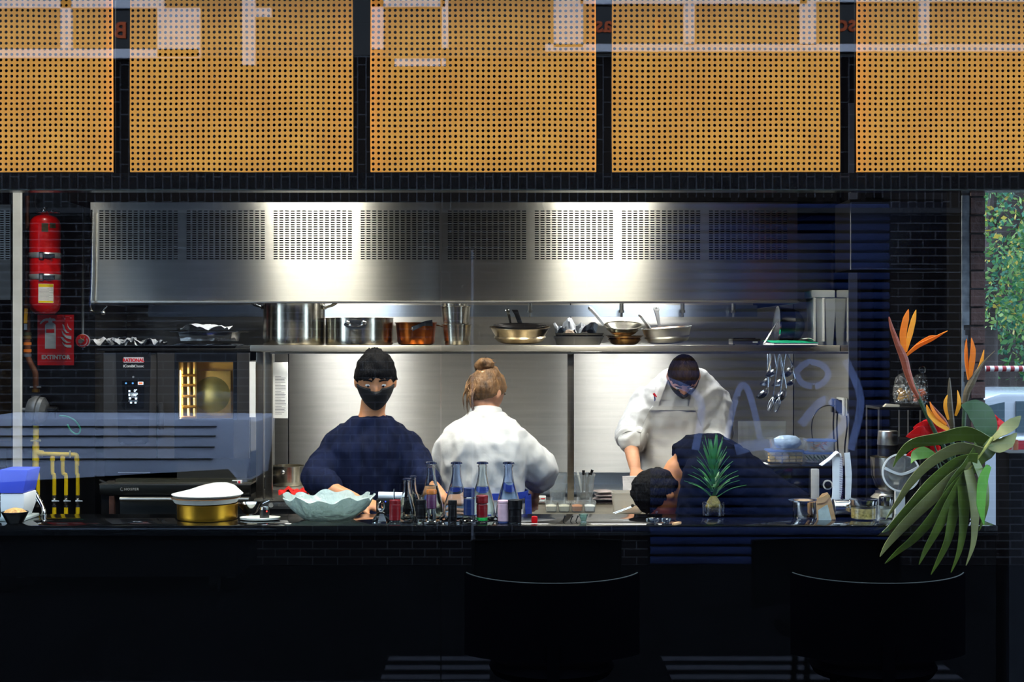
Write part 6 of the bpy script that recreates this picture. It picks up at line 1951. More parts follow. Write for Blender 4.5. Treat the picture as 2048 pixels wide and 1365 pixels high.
def legs(skin_mb, tr_mb, sh_mb, hip, ankles, knees, r=(0.085, 0.06, 0.045), toe=(0, -1, 0)):
    for s, a, k in zip((-1, 1), ankles, knees):
        h = Vector(hip) + Vector((s * 0.09, 0, -0.03)) if not isinstance(hip, list) else Vector(hip[0 if s < 0 else 1])
        a, k = Vector(a), Vector(k)
        limb(skin_mb, [h, k, a], [r[0] - 0.012, r[1] - 0.012, r[2] - 0.014], 14)
        limb(tr_mb, [h, k, a + Vector((0, 0, 0.03))], [r[0], r[1] + 0.006, r[2] + 0.02], 14)
        t = Vector(toe)
        skin_mb.loft([ring(a + t * q + Vector((0, 0, zz)), t.cross(Vector((0, 0, 1))) * w, Vector((0, 0, hh)), 12) for q, zz, w, hh in ((-0.05, -0.05, 0.028, 0.03), (0.04, -0.05, 0.034, 0.03), (0.13, -0.06, 0.034, 0.018))])
        m = MB().loft([ring(a + t * q + Vector((0, 0, zz)), t.cross(Vector((0, 0, 1))) * w, Vector((0, 0, hh)), 14) for q, zz, w, hh in ((-0.075, -0.045, 0.03, 0.04), (-0.05, -0.042, 0.04, 0.045), (0.04, -0.045, 0.046, 0.042), (0.13, -0.056, 0.046, 0.03), (0.165, -0.062, 0.03, 0.022))])
        sh_mb.append(m)


black_hair = mat('black_hair', (14, 13, 14), 0.6, 0, 0.5, 40, bump=0.8, bscale=120, stretch=(1, 1, 0.3), spec=0.1)
brown_hair = mat('dark_brown_hair', (36, 26, 20), 0.6, 0, 0.5, 46, bump=0.7, bscale=130, stretch=(1, 1, 0.3), spec=0.1)
blond_hair = mat('brown_blond_hair', (122, 88, 54), 0.5, 0, 0.75, 24, bump=0.7, bscale=110, stretch=(1, 1, 0.35))
mask_black = mat('black_face_mask', (10, 10, 11), 0.75, 0, 0.1, 20)
navy_shirt = mat('navy_shirt_cloth', (19, 25, 48), 0.85, 0, 0.45, 34, bump=0.3, bscale=50, stretch=(1, 1, 0.06), spec=0.1)
dark_shirt = mat('dark_navy_cloth', (10, 13, 24), 0.9, 0, 0.15, 14, bump=0.2, bscale=30, spec=0.06)
trouser_dark = mat('dark_trousers', (22, 22, 26), 0.8, 0, 0.1, 10)
shoe_m = mat('black_clogs', (14, 14, 15), 0.4)
VOX = 0.0085

# ---------------------------------------------------------------- the masked cook in navy, behind the bar
AY = 6.28
A = lambda px, py, Y=AY: W(px, py, Y)
ax = A(738, 900).x
root = thing('person', 'cook in a navy shirt and black face mask standing behind the bar, looking down', 'person', (ax, AY, 0))
MA = headM(A(751, 762, AY - 0.06), yaw=6, pitch=16, k=1.06)
X1, Y1, Z1 = Vector((1, 0, 0)), Vector((0, 1, 0)), Vector((0, 0, 1))


def trunk(mb, secs, grow=0.0, lat=X1, dep=Y1):
    mb.loft([ring(c, lat * (w + grow), dep * (d + grow), 28) for c, w, d in secs])


secsA = [(Vector((ax, AY, 0.86)), 0.165, 0.115), (Vector((ax, AY, 0.98)), 0.172, 0.12), (Vector((ax, AY - 0.005, 1.10)), 0.162, 0.112), (Vector((ax, AY - 0.01, 1.24)), 0.178, 0.118), (Vector((ax, AY - 0.015, 1.33)), 0.186, 0.115), (Vector((ax, AY - 0.01, 1.385)), 0.170, 0.095), (Vector((ax + 0.008, AY - 0.01, 1.425)), 0.125, 0.078), (Vector((ax + 0.012, AY - 0.015, 1.455)), 0.082, 0.066), (Vector((ax + 0.013, AY - 0.015, 1.475)), 0.06, 0.058)]
body, shirt, trs, shoes = MB(), MB(), MB(), []
trunk(body, secsA, -0.004)
limb(body, [Vector((ax + 0.012, AY, 1.39)), Vector((ax + 0.014, AY - 0.02, 1.47)), MA @ Vector((0, 0.02, -0.06))], [0.062, 0.056, 0.056])
add_head(body, MA)
rsA, lsA = A(674, 902), A(812, 898)
reA, leA = A(632, 958, 6.14), A(846, 955, 6.16)
rwA, lwA = A(712, 1001, 5.98), A(884, 997, 6.0)
limb(body, [rsA, reA, rwA], [0.05, 0.042, 0.028])
limb(body, [lsA, leA, lwA], [0.05, 0.042, 0.028])
hand(body, rwA, (0.9, -0.1, -0.25), (0, -0.3, 1), 1, 0.7)
hand(body, lwA, (0.9, 0.1, -0.3), (0, -0.3, 1), 1, 0.7)
trunk(shirt, secsA[:-1] + [(Vector((ax + 0.012, AY - 0.015, 1.466)), 0.064, 0.058)], 0.014)
limb(shirt, [rsA, rsA.lerp(reA, 0.55), reA, reA.lerp(rwA, 0.32)], [0.078, 0.074, 0.066, 0.058])
limb(shirt, [lsA, lsA.lerp(leA, 0.55), leA, leA.lerp(lwA, 0.25)], [0.078, 0.074, 0.066, 0.058])
trunk(trs, secsA[:3], 0.012)
legs(body, trs, shoes, Vector((ax, AY, 0.9)), [Vector((ax - 0.1, AY + 0.02, 0.09)), Vector((ax + 0.1, AY + 0.02, 0.09))], [Vector((ax - 0.1, AY, 0.48)), Vector((ax + 0.1, AY, 0.48))])
part('body', remeshed(body, VOX, 3), skin_dark, root, smooth=180, fix=False)
part('shirt', remeshed(shirt, VOX, 6, wrinkle=folds(15, 0.010, 1.7, (1.2, 1.2, 0.6))), navy_shirt, root, smooth=180, fix=False)
part('trousers', remeshed(trs, 0.012, 4), trouser_dark, root, smooth=180, fix=False)
for m in shoes:
    part('shoe', m, shoe_m, root, smooth=80)


def hairfn(front, low, top=1.09, seed=0.0, rough=0.03):
    """Hair where the direction is above a line running from the forehead (front) to the nape (low)."""
    def fn(d):
        lim = front + (low - front) * (d[1] + 1) / 2
        e = (d[2] - lim) / 0.12
        e += 0.9 * noise.noise((d[0] * 9 + seed, d[1] * 9, 1.0)) * (1 if d[1] < 0 else 0.6)
        e = max(0.0, min(1.0, e + 0.5))
        nz = noise.noise((d[0] * 4 + seed, d[1] * 4, d[2] * 4)) * rough * 1.5 + noise.noise((d[0] * 13 + seed, d[1] * 13, d[2] * 9)) * rough
        return 0.93 + e * (top - 0.93 + nz)
    return fn


part('hair', head_shell(MA, hairfn(0.36, -0.40, 1.15, 2.0, 0.07)), black_hair, root, smooth=180)


def maskfn(d):
    inside = d[1] < 0.12 and -0.98 < d[2] < -0.10 + 0.10 * abs(d[0])
    return 1.06 if inside else 0.9


mk = part('face_mask', head_shell(MA, maskfn, 60, 44), mask_black, root, smooth=50)
for s in (-1, 1):
    part('strap', MB().tube([MA @ Vector((s * 0.066, -0.04, -0.025)), MA @ Vector((s * 0.079, -0.005, 0.0)), MA @ Vector((s * 0.080, 0.025, -0.01))], 0.0022, 6), mask_black, mk)
face_parts(root, MA, black_hair, lips=False)

# ---------------------------------------------------------------- the woman in white seen from behind
BYw = 6.62
B_ = lambda px, py, Y=BYw: W(px, py, Y)
bx_ = B_(969, 900).x
root = thing('person', 'woman in a white jacket and blue apron seen from behind, hair tied up', 'person', (bx_, BYw, 0))
MBh = headM(B_(972, 786, BYw + 0.05), yaw=180 - 38, pitch=24, k=1.0)
secsB = [(Vector((bx_, BYw, 0.86)), 0.165, 0.12), (Vector((bx_, BYw, 0.98)), 0.17, 0.125), (Vector((bx_ - 0.002, BYw, 1.10)), 0.158, 0.11), (Vector((bx_ - 0.003, BYw - 0.01, 1.25)), 0.182, 0.118), (Vector((bx_ - 0.003, BYw - 0.01, 1.335)), 0.185, 0.11), (Vector((bx_, BYw, 1.385)), 0.165, 0.092), (Vector((bx_ + 0.005, BYw + 0.005, 1.42)), 0.122, 0.076), (Vector((bx_ + 0.006, BYw + 0.01, 1.445)), 0.078, 0.064), (Vector((bx_ + 0.006, BYw + 0.01, 1.465)), 0.055, 0.055)]
body, coat, trs, shoes = MB(), MB(), MB(), []
trunk(body, secsB, -0.004)
limb(body, [Vector((bx_ + 0.005, BYw, 1.40)), Vector((bx_ + 0.006, BYw + 0.02, 1.48)), MBh @ Vector((0, 0.02, -0.06))], [0.06, 0.052, 0.052])
add_head(body, MBh)
lsB, rsB = B_(906, 898), B_(1030, 894)
leB, reB = B_(893, 950, 6.70), B_(1080, 940, 6.70)
lwB, rwB = B_(925, 992, 6.9), B_(1068, 990, 6.86)
limb(body, [lsB, leB, lwB], [0.045, 0.038, 0.026])
limb(body, [rsB, reB, rwB], [0.045, 0.038, 0.026])
hand(body, lwB, (0.5, 0.7, -0.3), (0, 0, 1), 1, 0.7, 0.92)
hand(body, rwB, (-0.1, 0.8, -0.5), (0, 0.3, 1), -1, 0.8, 0.92)
trunk(coat, secsB, 0.022)
limb(coat, [lsB, lsB.lerp(leB, 0.55), leB, leB.lerp(lwB, 0.3)], [0.086, 0.084, 0.078, 0.070])
limb(coat, [rsB, rsB.lerp(reB, 0.55), reB, reB.lerp(rwB, 0.28)], [0.086, 0.086, 0.080, 0.074])
trunk(trs, secsB[:3], 0.01)
legs(body, trs, shoes, Vector((bx_, BYw, 0.9)), [Vector((bx_ - 0.09, BYw, 0.09)), Vector((bx_ + 0.09, BYw, 0.09))], [Vector((bx_ - 0.09, BYw + 0.02, 0.48)), Vector((bx_ + 0.09, BYw + 0.02, 0.48))], toe=(0, 1, 0))
part('body', remeshed(body, VOX, 3), skin, root, smooth=180, fix=False)
cj = part('jacket', remeshed(coat, VOX, 6, wrinkle=folds(13, 0.012, 5.1, (1.0, 1.0, 0.6))), white_cloth, root, smooth=180, fix=False)
col_ = MB().lathe([(0.086, 0.0), (0.080, 0.03), (0.073, 0.052), (0.069, 0.051), (0.074, 0.028), (0.079, 0.0)], n=40, sy=0.9, cap0=False, cap1=False)
for i, v in enumerate(col_.v):
    v.z += 0.008 * math.cos(math.atan2(v.y, v.x) + PI / 2)
part('collar', col_.xf(Matrix.Translation((bx_ + 0.006, BYw + 0.008, 1.432)) @ Matrix.Rotation(R(-10), 4, 'X')), white_cloth, cj)
for s, a, b, c in ((0, leB, lwB, 0.3), (1, reB, rwB, 0.28)):
    p, q = a.lerp(b, c - 0.1), a.lerp(b, c + 0.1)
    part('rolled_cuff', MB().tube([p, p.lerp(q, 0.5), q], [0.078, 0.082, 0.076], 24, smooth=3), white_cloth, cj)
part('trousers', remeshed(trs, 0.012, 4), trouser_dark, root, smooth=180, fix=False)
for m in shoes:
    part('shoe', m, shoe_m, root, smooth=80)
blue_ap = mat('blue_apron_cloth', (26, 56, 156), 0.8, 0, 0.1, 14, bump=0.2, bscale=30)


def band(c, w, d, z0, z1, a0, a1, m_, parent, nm, th=0.006, flare=0.0):
    def fn(u, v):
        a = a0 + (a1 - a0) * u
        z = z0 + (z1 - z0) * v
        f = 1 + flare * (1 - v)
        return (c.x + w * f * math.cos(a), c.y + d * f * math.sin(a), z)
    g = MB().grid(fn, 40, 8)
    n = len(g.v)
    fs = list(g.f)
    cc = Vector((c.x, c.y, 0))
    g.v += [v + (Vector((v.x, v.y, 0)) - cc).normalized() * th for v in g.v[:n]]
    g.f += [tuple(n + i for i in reversed(f)) for f in fs]
    rng = [i * 9 for i in range(41)] + [40 * 9 + j for j in range(1, 9)] + [i * 9 + 8 for i in range(39, -1, -1)] + [j for j in range(7, 0, -1)]
    for x, y in zip(rng, rng[1:] + rng[:1]):
        g.f.append((x, y, n + y, n + x))
    return part(nm, g, m_, parent, smooth=60)


ap = band(Vector((bx_, BYw, 0)), 0.212, 0.158, 0.62, 1.085, R(-28), R(208), blue_ap, root, 'apron', flare=0.08)
band(Vector((bx_, BYw, 0)), 0.198, 0.150, 1.075, 1.105, 0, 2 * PI, blue_ap, ap, 'waist_tie')
# tied-up hair: skull cap, bun, clip and loose strands
part('hair', head_shell(MBh, hairfn(0.42, -0.62, 1.13, 7.0, 0.05)), blond_hair, root, smooth=180)
bc_ = MBh @ Vector((0.0, 0.062, 0.105))
bun = MB()
for k in range(7):
    a = k * 0.9
    c = bc_ + Vector((0.020 * math.cos(a), 0.014 * math.sin(a), 0.011 * math.sin(a * 1.7) + 0.008))
    bun.ball(c, (0.028, 0.026, 0.024), 14, 10)
part('bun', remeshed(bun, 0.005, 3, wrinkle=folds(40, 0.004, 2.0)), blond_hair, root, smooth=180, fix=False)
part('hair_clip', MB().tube([bc_ + Vector((-0.028, -0.028, -0.028)), bc_ + Vector((0.002, -0.038, -0.024)), bc_ + Vector((0.022, -0.032, -0.028))], 0.005, 8, smooth=3), mat('clip_cream', (226, 214, 190), 0.3), root)
for k in range(16):
    a = rnd.uniform(-0.5, 1.0)
    p0 = MBh @ Vector((rnd.uniform(-0.03, 0.06), 0.085, rnd.uniform(-0.02, 0.06)))
    p2 = B_(rnd.uniform(928, 952), rnd.uniform(800, 832), BYw - 0.03)
    p1 = (p0 + p2) / 2 + Vector((-0.02, -0.02, 0.01))
    part('strand', MB().tube([p0, p1, p2], [0.003, 0.003, 0.0006], 5, smooth=3), blond_hair, root)
for k in range(9):
    d = Vector((rnd.uniform(-1, 1), rnd.uniform(-0.4, 0.2), rnd.uniform(0.2, 1))).normalized()
    part('strand', MB().tube([bc_, bc_ + d * 0.035, bc_ + d * 0.058 + Vector((0.01, 0, -0.008))], [0.004, 0.003, 0.0006], 5, smooth=3), blond_hair, root)
face_parts(root, MBh, blond_hair)

# ---------------------------------------------------------------- the bowed cook in white behind the prep table
CYc = 7.88
C_ = lambda px, py, Y=CYc: W(px, py, Y)
cxx = C_(1357, 860).x
root = thing('person', 'cook in white jacket and white bib apron bowing over the prep table', 'person', (cxx, CYc, 0))
MC = headM(C_(1367, 753, CYc - 0.2), yaw=-3, pitch=52, k=1.06)
zsh = 1.565
secsC = [(Vector((cxx, CYc + 0.02, 0.92)), 0.175, 0.125), (Vector((cxx, CYc + 0.02, 1.05)), 0.185, 0.128), (Vector((cxx, CYc + 0.02, 1.18)), 0.188, 0.125), (Vector((cxx + 0.005, CYc, 1.36)), 0.208, 0.125), (Vector((cxx + 0.012, CYc - 0.01, 1.47)), 0.222, 0.12), (Vector((cxx + 0.02, CYc - 0.02, 1.535)), 0.200, 0.108), (Vector((cxx + 0.025, CYc - 0.035, 1.59)), 0.145, 0.090), (Vector((cxx + 0.028, CYc - 0.05, 1.63)), 0.095, 0.074), (Vector((cxx + 0.028, CYc - 0.06, 1.655)), 0.066, 0.062)]
body, coat, trs, shoes = MB(), MB(), MB(), []
trunk(body, secsC, -0.004)
limb(body, [Vector((cxx + 0.028, CYc - 0.02, 1.57)), Vector((cxx + 0.028, CYc - 0.075, 1.63)), MC @ Vector((0, 0.03, -0.05))], [0.064, 0.058, 0.056])
add_head(body, MC)
rsC, lsC = C_(1294, 804), C_(1432, 806)
reC, leC = C_(1262, 868, CYc - 0.09), C_(1434, 872, CYc - 0.06)
rwC, lwC = C_(1270, 936, 7.64), C_(1400, 945, 7.64)
limb(body, [rsC, reC, rwC], [0.055, 0.046, 0.032])
limb(body, [lsC, leC, lwC], [0.055, 0.046, 0.032])
hand(body, rwC, (0.1, -0.75, -0.55), (0, -0.5, 0.8), -1, 0.9)
hand(body, lwC, (-0.3, -0.75, -0.5), (0, -0.5, 0.8), 1, 0.9)
trunk(coat, secsC[:-1] + [(Vector((cxx + 0.028, CYc - 0.055, 1.645)), 0.078, 0.066)], 0.018)
limb(coat, [rsC, rsC.lerp(reC, 0.5), reC, reC.lerp(rwC, 0.14)], [0.088, 0.086, 0.080, 0.084])
limb(coat, [lsC, lsC.lerp(leC, 0.5), leC, leC.lerp(lwC, 0.20)], [0.088, 0.086, 0.082, 0.080])
trunk(trs, secsC[:2], 0.012)
legs(body, trs, shoes, Vector((cxx, CYc + 0.02, 0.95)), [Vector((cxx - 0.11, CYc + 0.08, 0.09)), Vector((cxx + 0.11, CYc + 0.08, 0.09))], [Vector((cxx - 0.11, CYc + 0.05, 0.5)), Vector((cxx + 0.11, CYc + 0.05, 0.5))])
part('body', remeshed(body, VOX, 3), skin, root, smooth=180, fix=False)
cmesh = remeshed(coat, VOX, 6, wrinkle=folds(14, 0.012, 9.4, (1.0, 1.0, 0.8)))
cj = part('jacket', cmesh, white_cloth, root, smooth=180, fix=False)
part('trousers', remeshed(trs, 0.012, 4), trouser_dark, root, smooth=180, fix=False)
for m in shoes:
    part('shoe', m, shoe_m, root, smooth=80)
for a, b, c in ((reC, rwC, 0.08), (leC, lwC, 0.16)):
    p, q = a.lerp(b, c - 0.06), a.lerp(b, c + 0.12)
    cu = MB().tube([p, p.lerp(q, 0.5), q], [0.083, 0.092, 0.084], 24, smooth=3)
    for v in cu.v:
        v += Vector((noise.noise(v * 22), noise.noise(v * 22 + Vector((5, 0, 0))), noise.noise(v * 22 + Vector((0, 5, 0))))) * 0.006
    part('rolled_cuff', cu, white_cloth, cj, smooth=60)
col_ = MB().lathe([(0.092, 0.0), (0.085, 0.025), (0.078, 0.04), (0.074, 0.039), (0.079, 0.02), (0.085, 0.0)], n=40, sy=0.9, cap0=False, cap1=False)
part('collar', col_.xf(Matrix.Translation((cxx + 0.026, CYc - 0.035, 1.612)) @ Matrix.Rotation(R(18), 4, 'X')), white_cloth, cj)
# bib apron draped on the front of the jacket
bvh = BVHTree.FromPolygons([tuple(v) for v in cmesh.v], cmesh.f)


def front_y(x, z):
    h = bvh.ray_cast(Vector((x, 6.5, z)), Vector((0, 1, 0)))
    return h[0].y if h[0] is not None and h[0].y < CYc + 0.05 else CYc - 0.02


def smooth_front(x, z):
    s = 0
    for dx, dz in ((0, 0), (0.012, 0), (-0.012, 0), (0, 0.012), (0, -0.012)):
        s += front_y(x + dx, z + dz)
    return s / 5


apron_m = mat('white_apron_cloth', (198, 196, 191), 0.85, 0, 0.03, 20, bump=0.25, bscale=24)


def draped(x0f, x1f, z0, z1, nu, nv, off, th, nm, m_, parent, wob=0.0):
    def fn(u, v):
        z = z0 + (z1 - z0) * v
        x = x0f(z) + (x1f(z) - x0f(z)) * u
        return (x, smooth_front(x, z) - off + wob * noise.noise((x * 14, z * 9, 3.0)), z)
    g = MB().grid(fn, nu, nv)
    n = len(g.v)
    fs = list(g.f)
    g.v += [v + Vector((0, th, 0)) for v in g.v[:n]]
    g.f += [tuple(n + i for i in reversed(f)) for f in fs]
    nvv = nv + 1
    rng = [i * nvv for i in range(nu + 1)] + [nu * nvv + j for j in range(1, nvv)] + [i * nvv + nv for i in range(nu - 1, -1, -1)] + [j for j in range(nv - 1, 0, -1)]
    for x, y in zip(rng, rng[1:] + rng[:1]):
        g.f.append((x, y, n + y, n + x))
    return part(nm, g, m_, parent, smooth=70)


zt, zm = C_(0, 813, CYc - 0.13).z, C_(0, 872, CYc - 0.13).z
xl = lambda px: wx(px, CYc - 0.13)


def edge(side):
    def f(z):
        t = max(0.0, min(1.0, (zt - z) / (zt - zm)))
        a, b = ((xl(1304), xl(1278)) if side < 0 else (xl(1386), xl(1408)))
        return a + (b - a) * t ** 0.8
    return f


apr = draped(edge(-1), edge(1), 0.98, zt, 30, 34, 0.020, 0.005, 'apron', apron_m, root, wob=0.016)
draped(lambda z: edge(-1)(z), lambda z: edge(1)(z), zt - 0.02, zt + 0.002, 24, 2, 0.028, 0.006, 'hem', apron_m, apr)


def strap(px0, py0, px1, py1, w, nm):
    def fn(u, v):
        px = px0 + (px1 - px0) * v
        py = py0 + (py1 - py0) * v
        p = C_(px, py, CYc - 0.12)
        x = p.x + (u - 0.5) * w
        return (x, smooth_front(x, p.z) - 0.024, p.z)
    g = MB().grid(fn, 2, 20)
    solid_y = len(g.v)
    fs = list(g.f)
    g.v += [v + Vector((0, 0.003, 0)) for v in g.v[:solid_y]]
    g.f += [tuple(solid_y + i for i in reversed(f)) for f in fs]
    return part(nm, g, apron_m, apr, smooth=70)


strap(1309, 815, 1334, 745, 0.026, 'neck_strap')
strap(1379, 815, 1392, 748, 0.026, 'neck_strap')
draped(lambda z: xl(1276), lambda z: xl(1404), C_(0, 948, CYc - 0.13).z, C_(0, 940, CYc - 0.13).z, 24, 2, 0.030, 0.006, 'waist_tie', apron_m, apr)
pk = draped(lambda z: xl(1311), lambda z: xl(1330), C_(0, 800, CYc - 0.13).z, C_(0, 765, CYc - 0.13).z, 4, 5, 0.006, 0.003, 'chest_pocket', white_cloth, cj)
pen = single('red_pen', MB().tube([C_(1307, 787, CYc - 0.155), C_(1311, 793, CYc - 0.155)], 0.0065, 10).tube([C_(1311, 792, CYc - 0.155), C_(1313.5, 794, CYc - 0.160)], 0.003, 6), red_paint, 'red capped pen clipped to the bowed cook\'s white jacket', 'pen')
single('blue_pen', MB().tube([C_(1309, 792, CYc - 0.150), C_(1310.5, 803, CYc - 0.148)], 0.004, 8), mat('pen_blue', (40, 60, 130), 0.4), 'blue barrelled pen below the red one on the white jacket', 'pen')
part('hair', head_shell(MC, hairfn(0.36, -0.30, 1.085, 4.0, 0.02)), brown_hair, root, smooth=180)
mk = part('face_mask', head_shell(MC, maskfn, 60, 44), mask_black, root, smooth=50)
face_parts(root, MC, brown_hair, lips=False)

# ---------------------------------------------------------------- the cook in dark clothes bending low behind the bar
DY = 6.2
D_ = lambda px, py, Y=DY: W(px, py, Y)
hipD = D_(1570, 1035)
root = thing('person', 'person in dark navy clothes bending far down behind the bar, black hair hanging', 'person', (hipD.x, DY, 0))
dirs = [D_(1580, 1040), D_(1520, 1000), D_(1462, 958), D_(1412, 930), D_(1380, 925), D_(1358, 932)]
wid = [(0.165, 0.12), (0.16, 0.115), (0.175, 0.125), (0.20, 0.13), (0.17, 0.10), (0.085, 0.072)]
body, coat, trs, shoes = MB(), MB(), MB(), []


def bent(mb, grow):
    rings = []
    for i, (c, (w, d)) in enumerate(zip(dirs, wid)):
        t = (dirs[min(i + 1, 5)] - dirs[max(i - 1, 0)]).normalized()
        rings.append(ring(c, Y1 * (w + grow), t.cross(Y1).normalized() * (d + grow), 28))
    mb.loft(rings)


bent(body, -0.004)
bent(coat, 0.014)
MD = headM(D_(1322, 988, DY - 0.02), yaw=-78, pitch=72, k=1.0)
limb(body, [D_(1372, 930), D_(1350, 945), MD @ Vector((0, 0.02, -0.06))], [0.062, 0.054, 0.054])
add_head(body, MD)
for s in (-1, 1):
    sh_ = D_(1392, 940) + Vector((0, s * 0.19, 0))
    el = D_(1368, 1050) + Vector((0, s * 0.2, 0))
    wr_ = D_(1325, 1105) + Vector((0, s * 0.14, 0))
    limb(body, [sh_, el, wr_], [0.052, 0.043, 0.03])
    hand(body, wr_, (-0.6, -s * 0.2, -0.6), (-0.6, 0, 0.6), -s, 0.8)
    limb(coat, [sh_, sh_.lerp(el, 0.5), el.lerp(sh_, 0.12)], [0.078, 0.074, 0.066])
trs.loft([ring(c, Y1 * w, d, 24) for c, w, d in ((D_(1560, 1022), 0.172, Vector((0.09, 0, 0.09))), (D_(1585, 1045), 0.18, Vector((0.1, 0, 0.09))), (D_(1590, 1085), 0.175, Vector((0.12, 0, 0.02))), (D_(1588, 1110), 0.16, Vector((0.11, 0, 0.0))))])
hp = D_(1588, 1070)
legs(body, trs, shoes, [hp + Vector((0, -0.09, 0)), hp + Vector((0, 0.09, 0))], [Vector((hp.x + 0.02, DY - 0.11, 0.09)), Vector((hp.x + 0.02, DY + 0.11, 0.09))], [Vector((hp.x - 0.07, DY - 0.1, 0.5)), Vector((hp.x - 0.07, DY + 0.1, 0.5))], toe=(-1, 0, 0))
part('body', remeshed(body, VOX, 3), skin_dark, root, smooth=180, fix=False)
part('shirt', remeshed(coat, VOX, 6, wrinkle=folds(14, 0.010, 3.3)), dark_shirt, root, smooth=180, fix=False)
part('trousers', remeshed(trs, 0.012, 4), trouser_dark, root, smooth=180, fix=False)
for m in shoes:
    part('shoe', m, shoe_m, root, smooth=80)
part('hair', head_shell(MD, hairfn(0.30, -0.55, 1.14, 11.0, 0.05)), black_hair, root, smooth=180)
face_parts(root, MD, black_hair)
# ================================================================== RIGHT CORNER: CABINET, STAND, MIXER, JARS
wc2 = thing('wall_cabinet', 'glossy dark wall cabinet high up left of the brick pillar', 'cabinet', (1.66, 6.2, wz(539, 6.1)))
cabm = mat('cabinet_blue_black', (16, 20, 32), 0.14, 0.0, 0.08, 3, spec=0.7)
part('body', MB().box(wx(1702, 6.1), 1.858, 6.12, 6.4, wz(539, 6.1), wz(398, 6.1)), black_matte, wc2)
part('door', MB().box(wx(1702, 6.1), wx(1893, 6.1), 6.1, 6.12, wz(537, 6.1), wz(404, 6.1)), cabm, wc2, bevel=0.003)
part('bottom_edge', MB().box(wx(1702, 6.1), wx(1893, 6.1), 6.098, 6.12, wz(539, 6.1), wz(537.4, 6.1)), mat('edge_blue', (110, 124, 156), 0.25, 0.8), wc2)
part('back_rail', MB().box(1.70, 1.858, 6.4, 7.3, wz(470, 6.1), wz(450, 6.1)), black_matte, wc2)

scn = thing('side_counter', 'dark low counter at the right end carrying the stand mixer', 'counter', (1.68, 6.2, 0))
SCZ = wz(1042, 6.1)
part('top', MB().box(1.505, 1.858, 5.96, 6.62, SCZ - 0.03, SCZ), black_gloss, scn, bevel=0.003)
part('body', MB().box(1.53, 1.855, 6.0, 6.6, 0.0, SCZ - 0.03), black_matte, scn)
eta = thing('shelf_stand', 'black metal shelf stand with crystal jars on its top', 'shelf', (1.72, 6.35, SCZ))
EZ = wz(815, 6.36)
frame_m = mat('stand_black', (22, 24, 27), 0.4, 0.4)
part('top_board', MB().box(wx(1759, 6.36), 1.856, 6.36, 6.61, EZ - 0.012, EZ), frame_m, eta, bevel=0.002)
for a, b in ((1759, 1764), (1800, 1813)):
    part('post', MB().box(wx(a, 6.36), wx(b, 6.36), 6.363, 6.39, SCZ, EZ - 0.012), frame_m, eta)
part('post', MB().box(1.83, 1.856, 6.363, 6.39, SCZ, EZ - 0.012), frame_m, eta)
for x in (wx(1759, 6.36), 1.836):
    part('post', MB().box(x, x + 0.02, 6.58, 6.607, SCZ, EZ - 0.012), frame_m, eta)
part('brace', MB().box(wx(1759, 6.36), 1.856, 6.59, 6.605, SCZ + 0.18, SCZ + 0.20), frame_m, eta)
single('folded_card', MB().loft([[(wx(a, 6.38), 6.38 + q, EZ + z) for a, z in ((1768, 0.0008), (1799, 0.0008), (1799, 0.010), (1774, 0.014))] for q in (0, 0.03)]), mat('card_beige', (206, 198, 176), 0.7), 'folded beige card on the shelf stand left of the crystal jars', 'card')
cj_gl = thin_clear('crystal', (0.97, 0.98, 0.98), 1.9, 0.06, 0.05, bump=0.8, bscale=90)
for k, (px, Y, rr, lb, fc) in enumerate(((1809, 6.53, 0.052, 'crystal jar of amber sweets, the rear left one on the shelf stand', (214, 160, 60)), (1845, 6.42, 0.060, 'crystal jar of orange sweets, the front right one on the shelf stand', (230, 104, 34)))):
    c = Vector((wx(px, Y), Y, EZ))
    t = thing('crystal_jar', lb, 'jar', c, 'crystal jars on the stand')
    s = rr / 0.06
    wob_ = lambda a, q: 1 + 0.035 * math.cos(9 * a + (q % 2) * 1.0)
    part('jar', MB().lathe([(0.03 * s, 0.0), (0.052 * s, 0.012), (0.06 * s, 0.045), (0.058 * s, 0.085), (0.050 * s, 0.098), (0.047 * s, 0.097), (0.054 * s, 0.08), (0.056 * s, 0.045), (0.047 * s, 0.016), (0.01, 0.008)], n=36, wob=wob_), cj_gl, t, local=True, smooth=20)
    lidp = part('lid', MB().lathe([(0.050 * s, 0.099), (0.053 * s, 0.104), (0.046 * s, 0.126), (0.030 * s, 0.142), (0.008 * s, 0.150)], n=36, wob=wob_), cj_gl, t, local=True, smooth=20)
    part('knob', MB().ball((0, 0, 0.166), 0.017 * s, 16, 10), clear_glass, lidp, local=True)
    sw = MB()
    for q in range(26):
        a, h_, r_ = rnd.random() * 6.28, rnd.random(), 0.034 * s * math.sqrt(rnd.random())
        sw.ball((r_ * math.cos(a), r_ * math.sin(a), 0.022 + 0.052 * h_), (0.011, 0.010, 0.009), 8, 6)
    part('sweets', sw, mat('sweets_%s' % ('amber' if k == 0 else 'orange'), fc, 0.4, 0, 0.3, 50), t, local=True, kind='stuff')

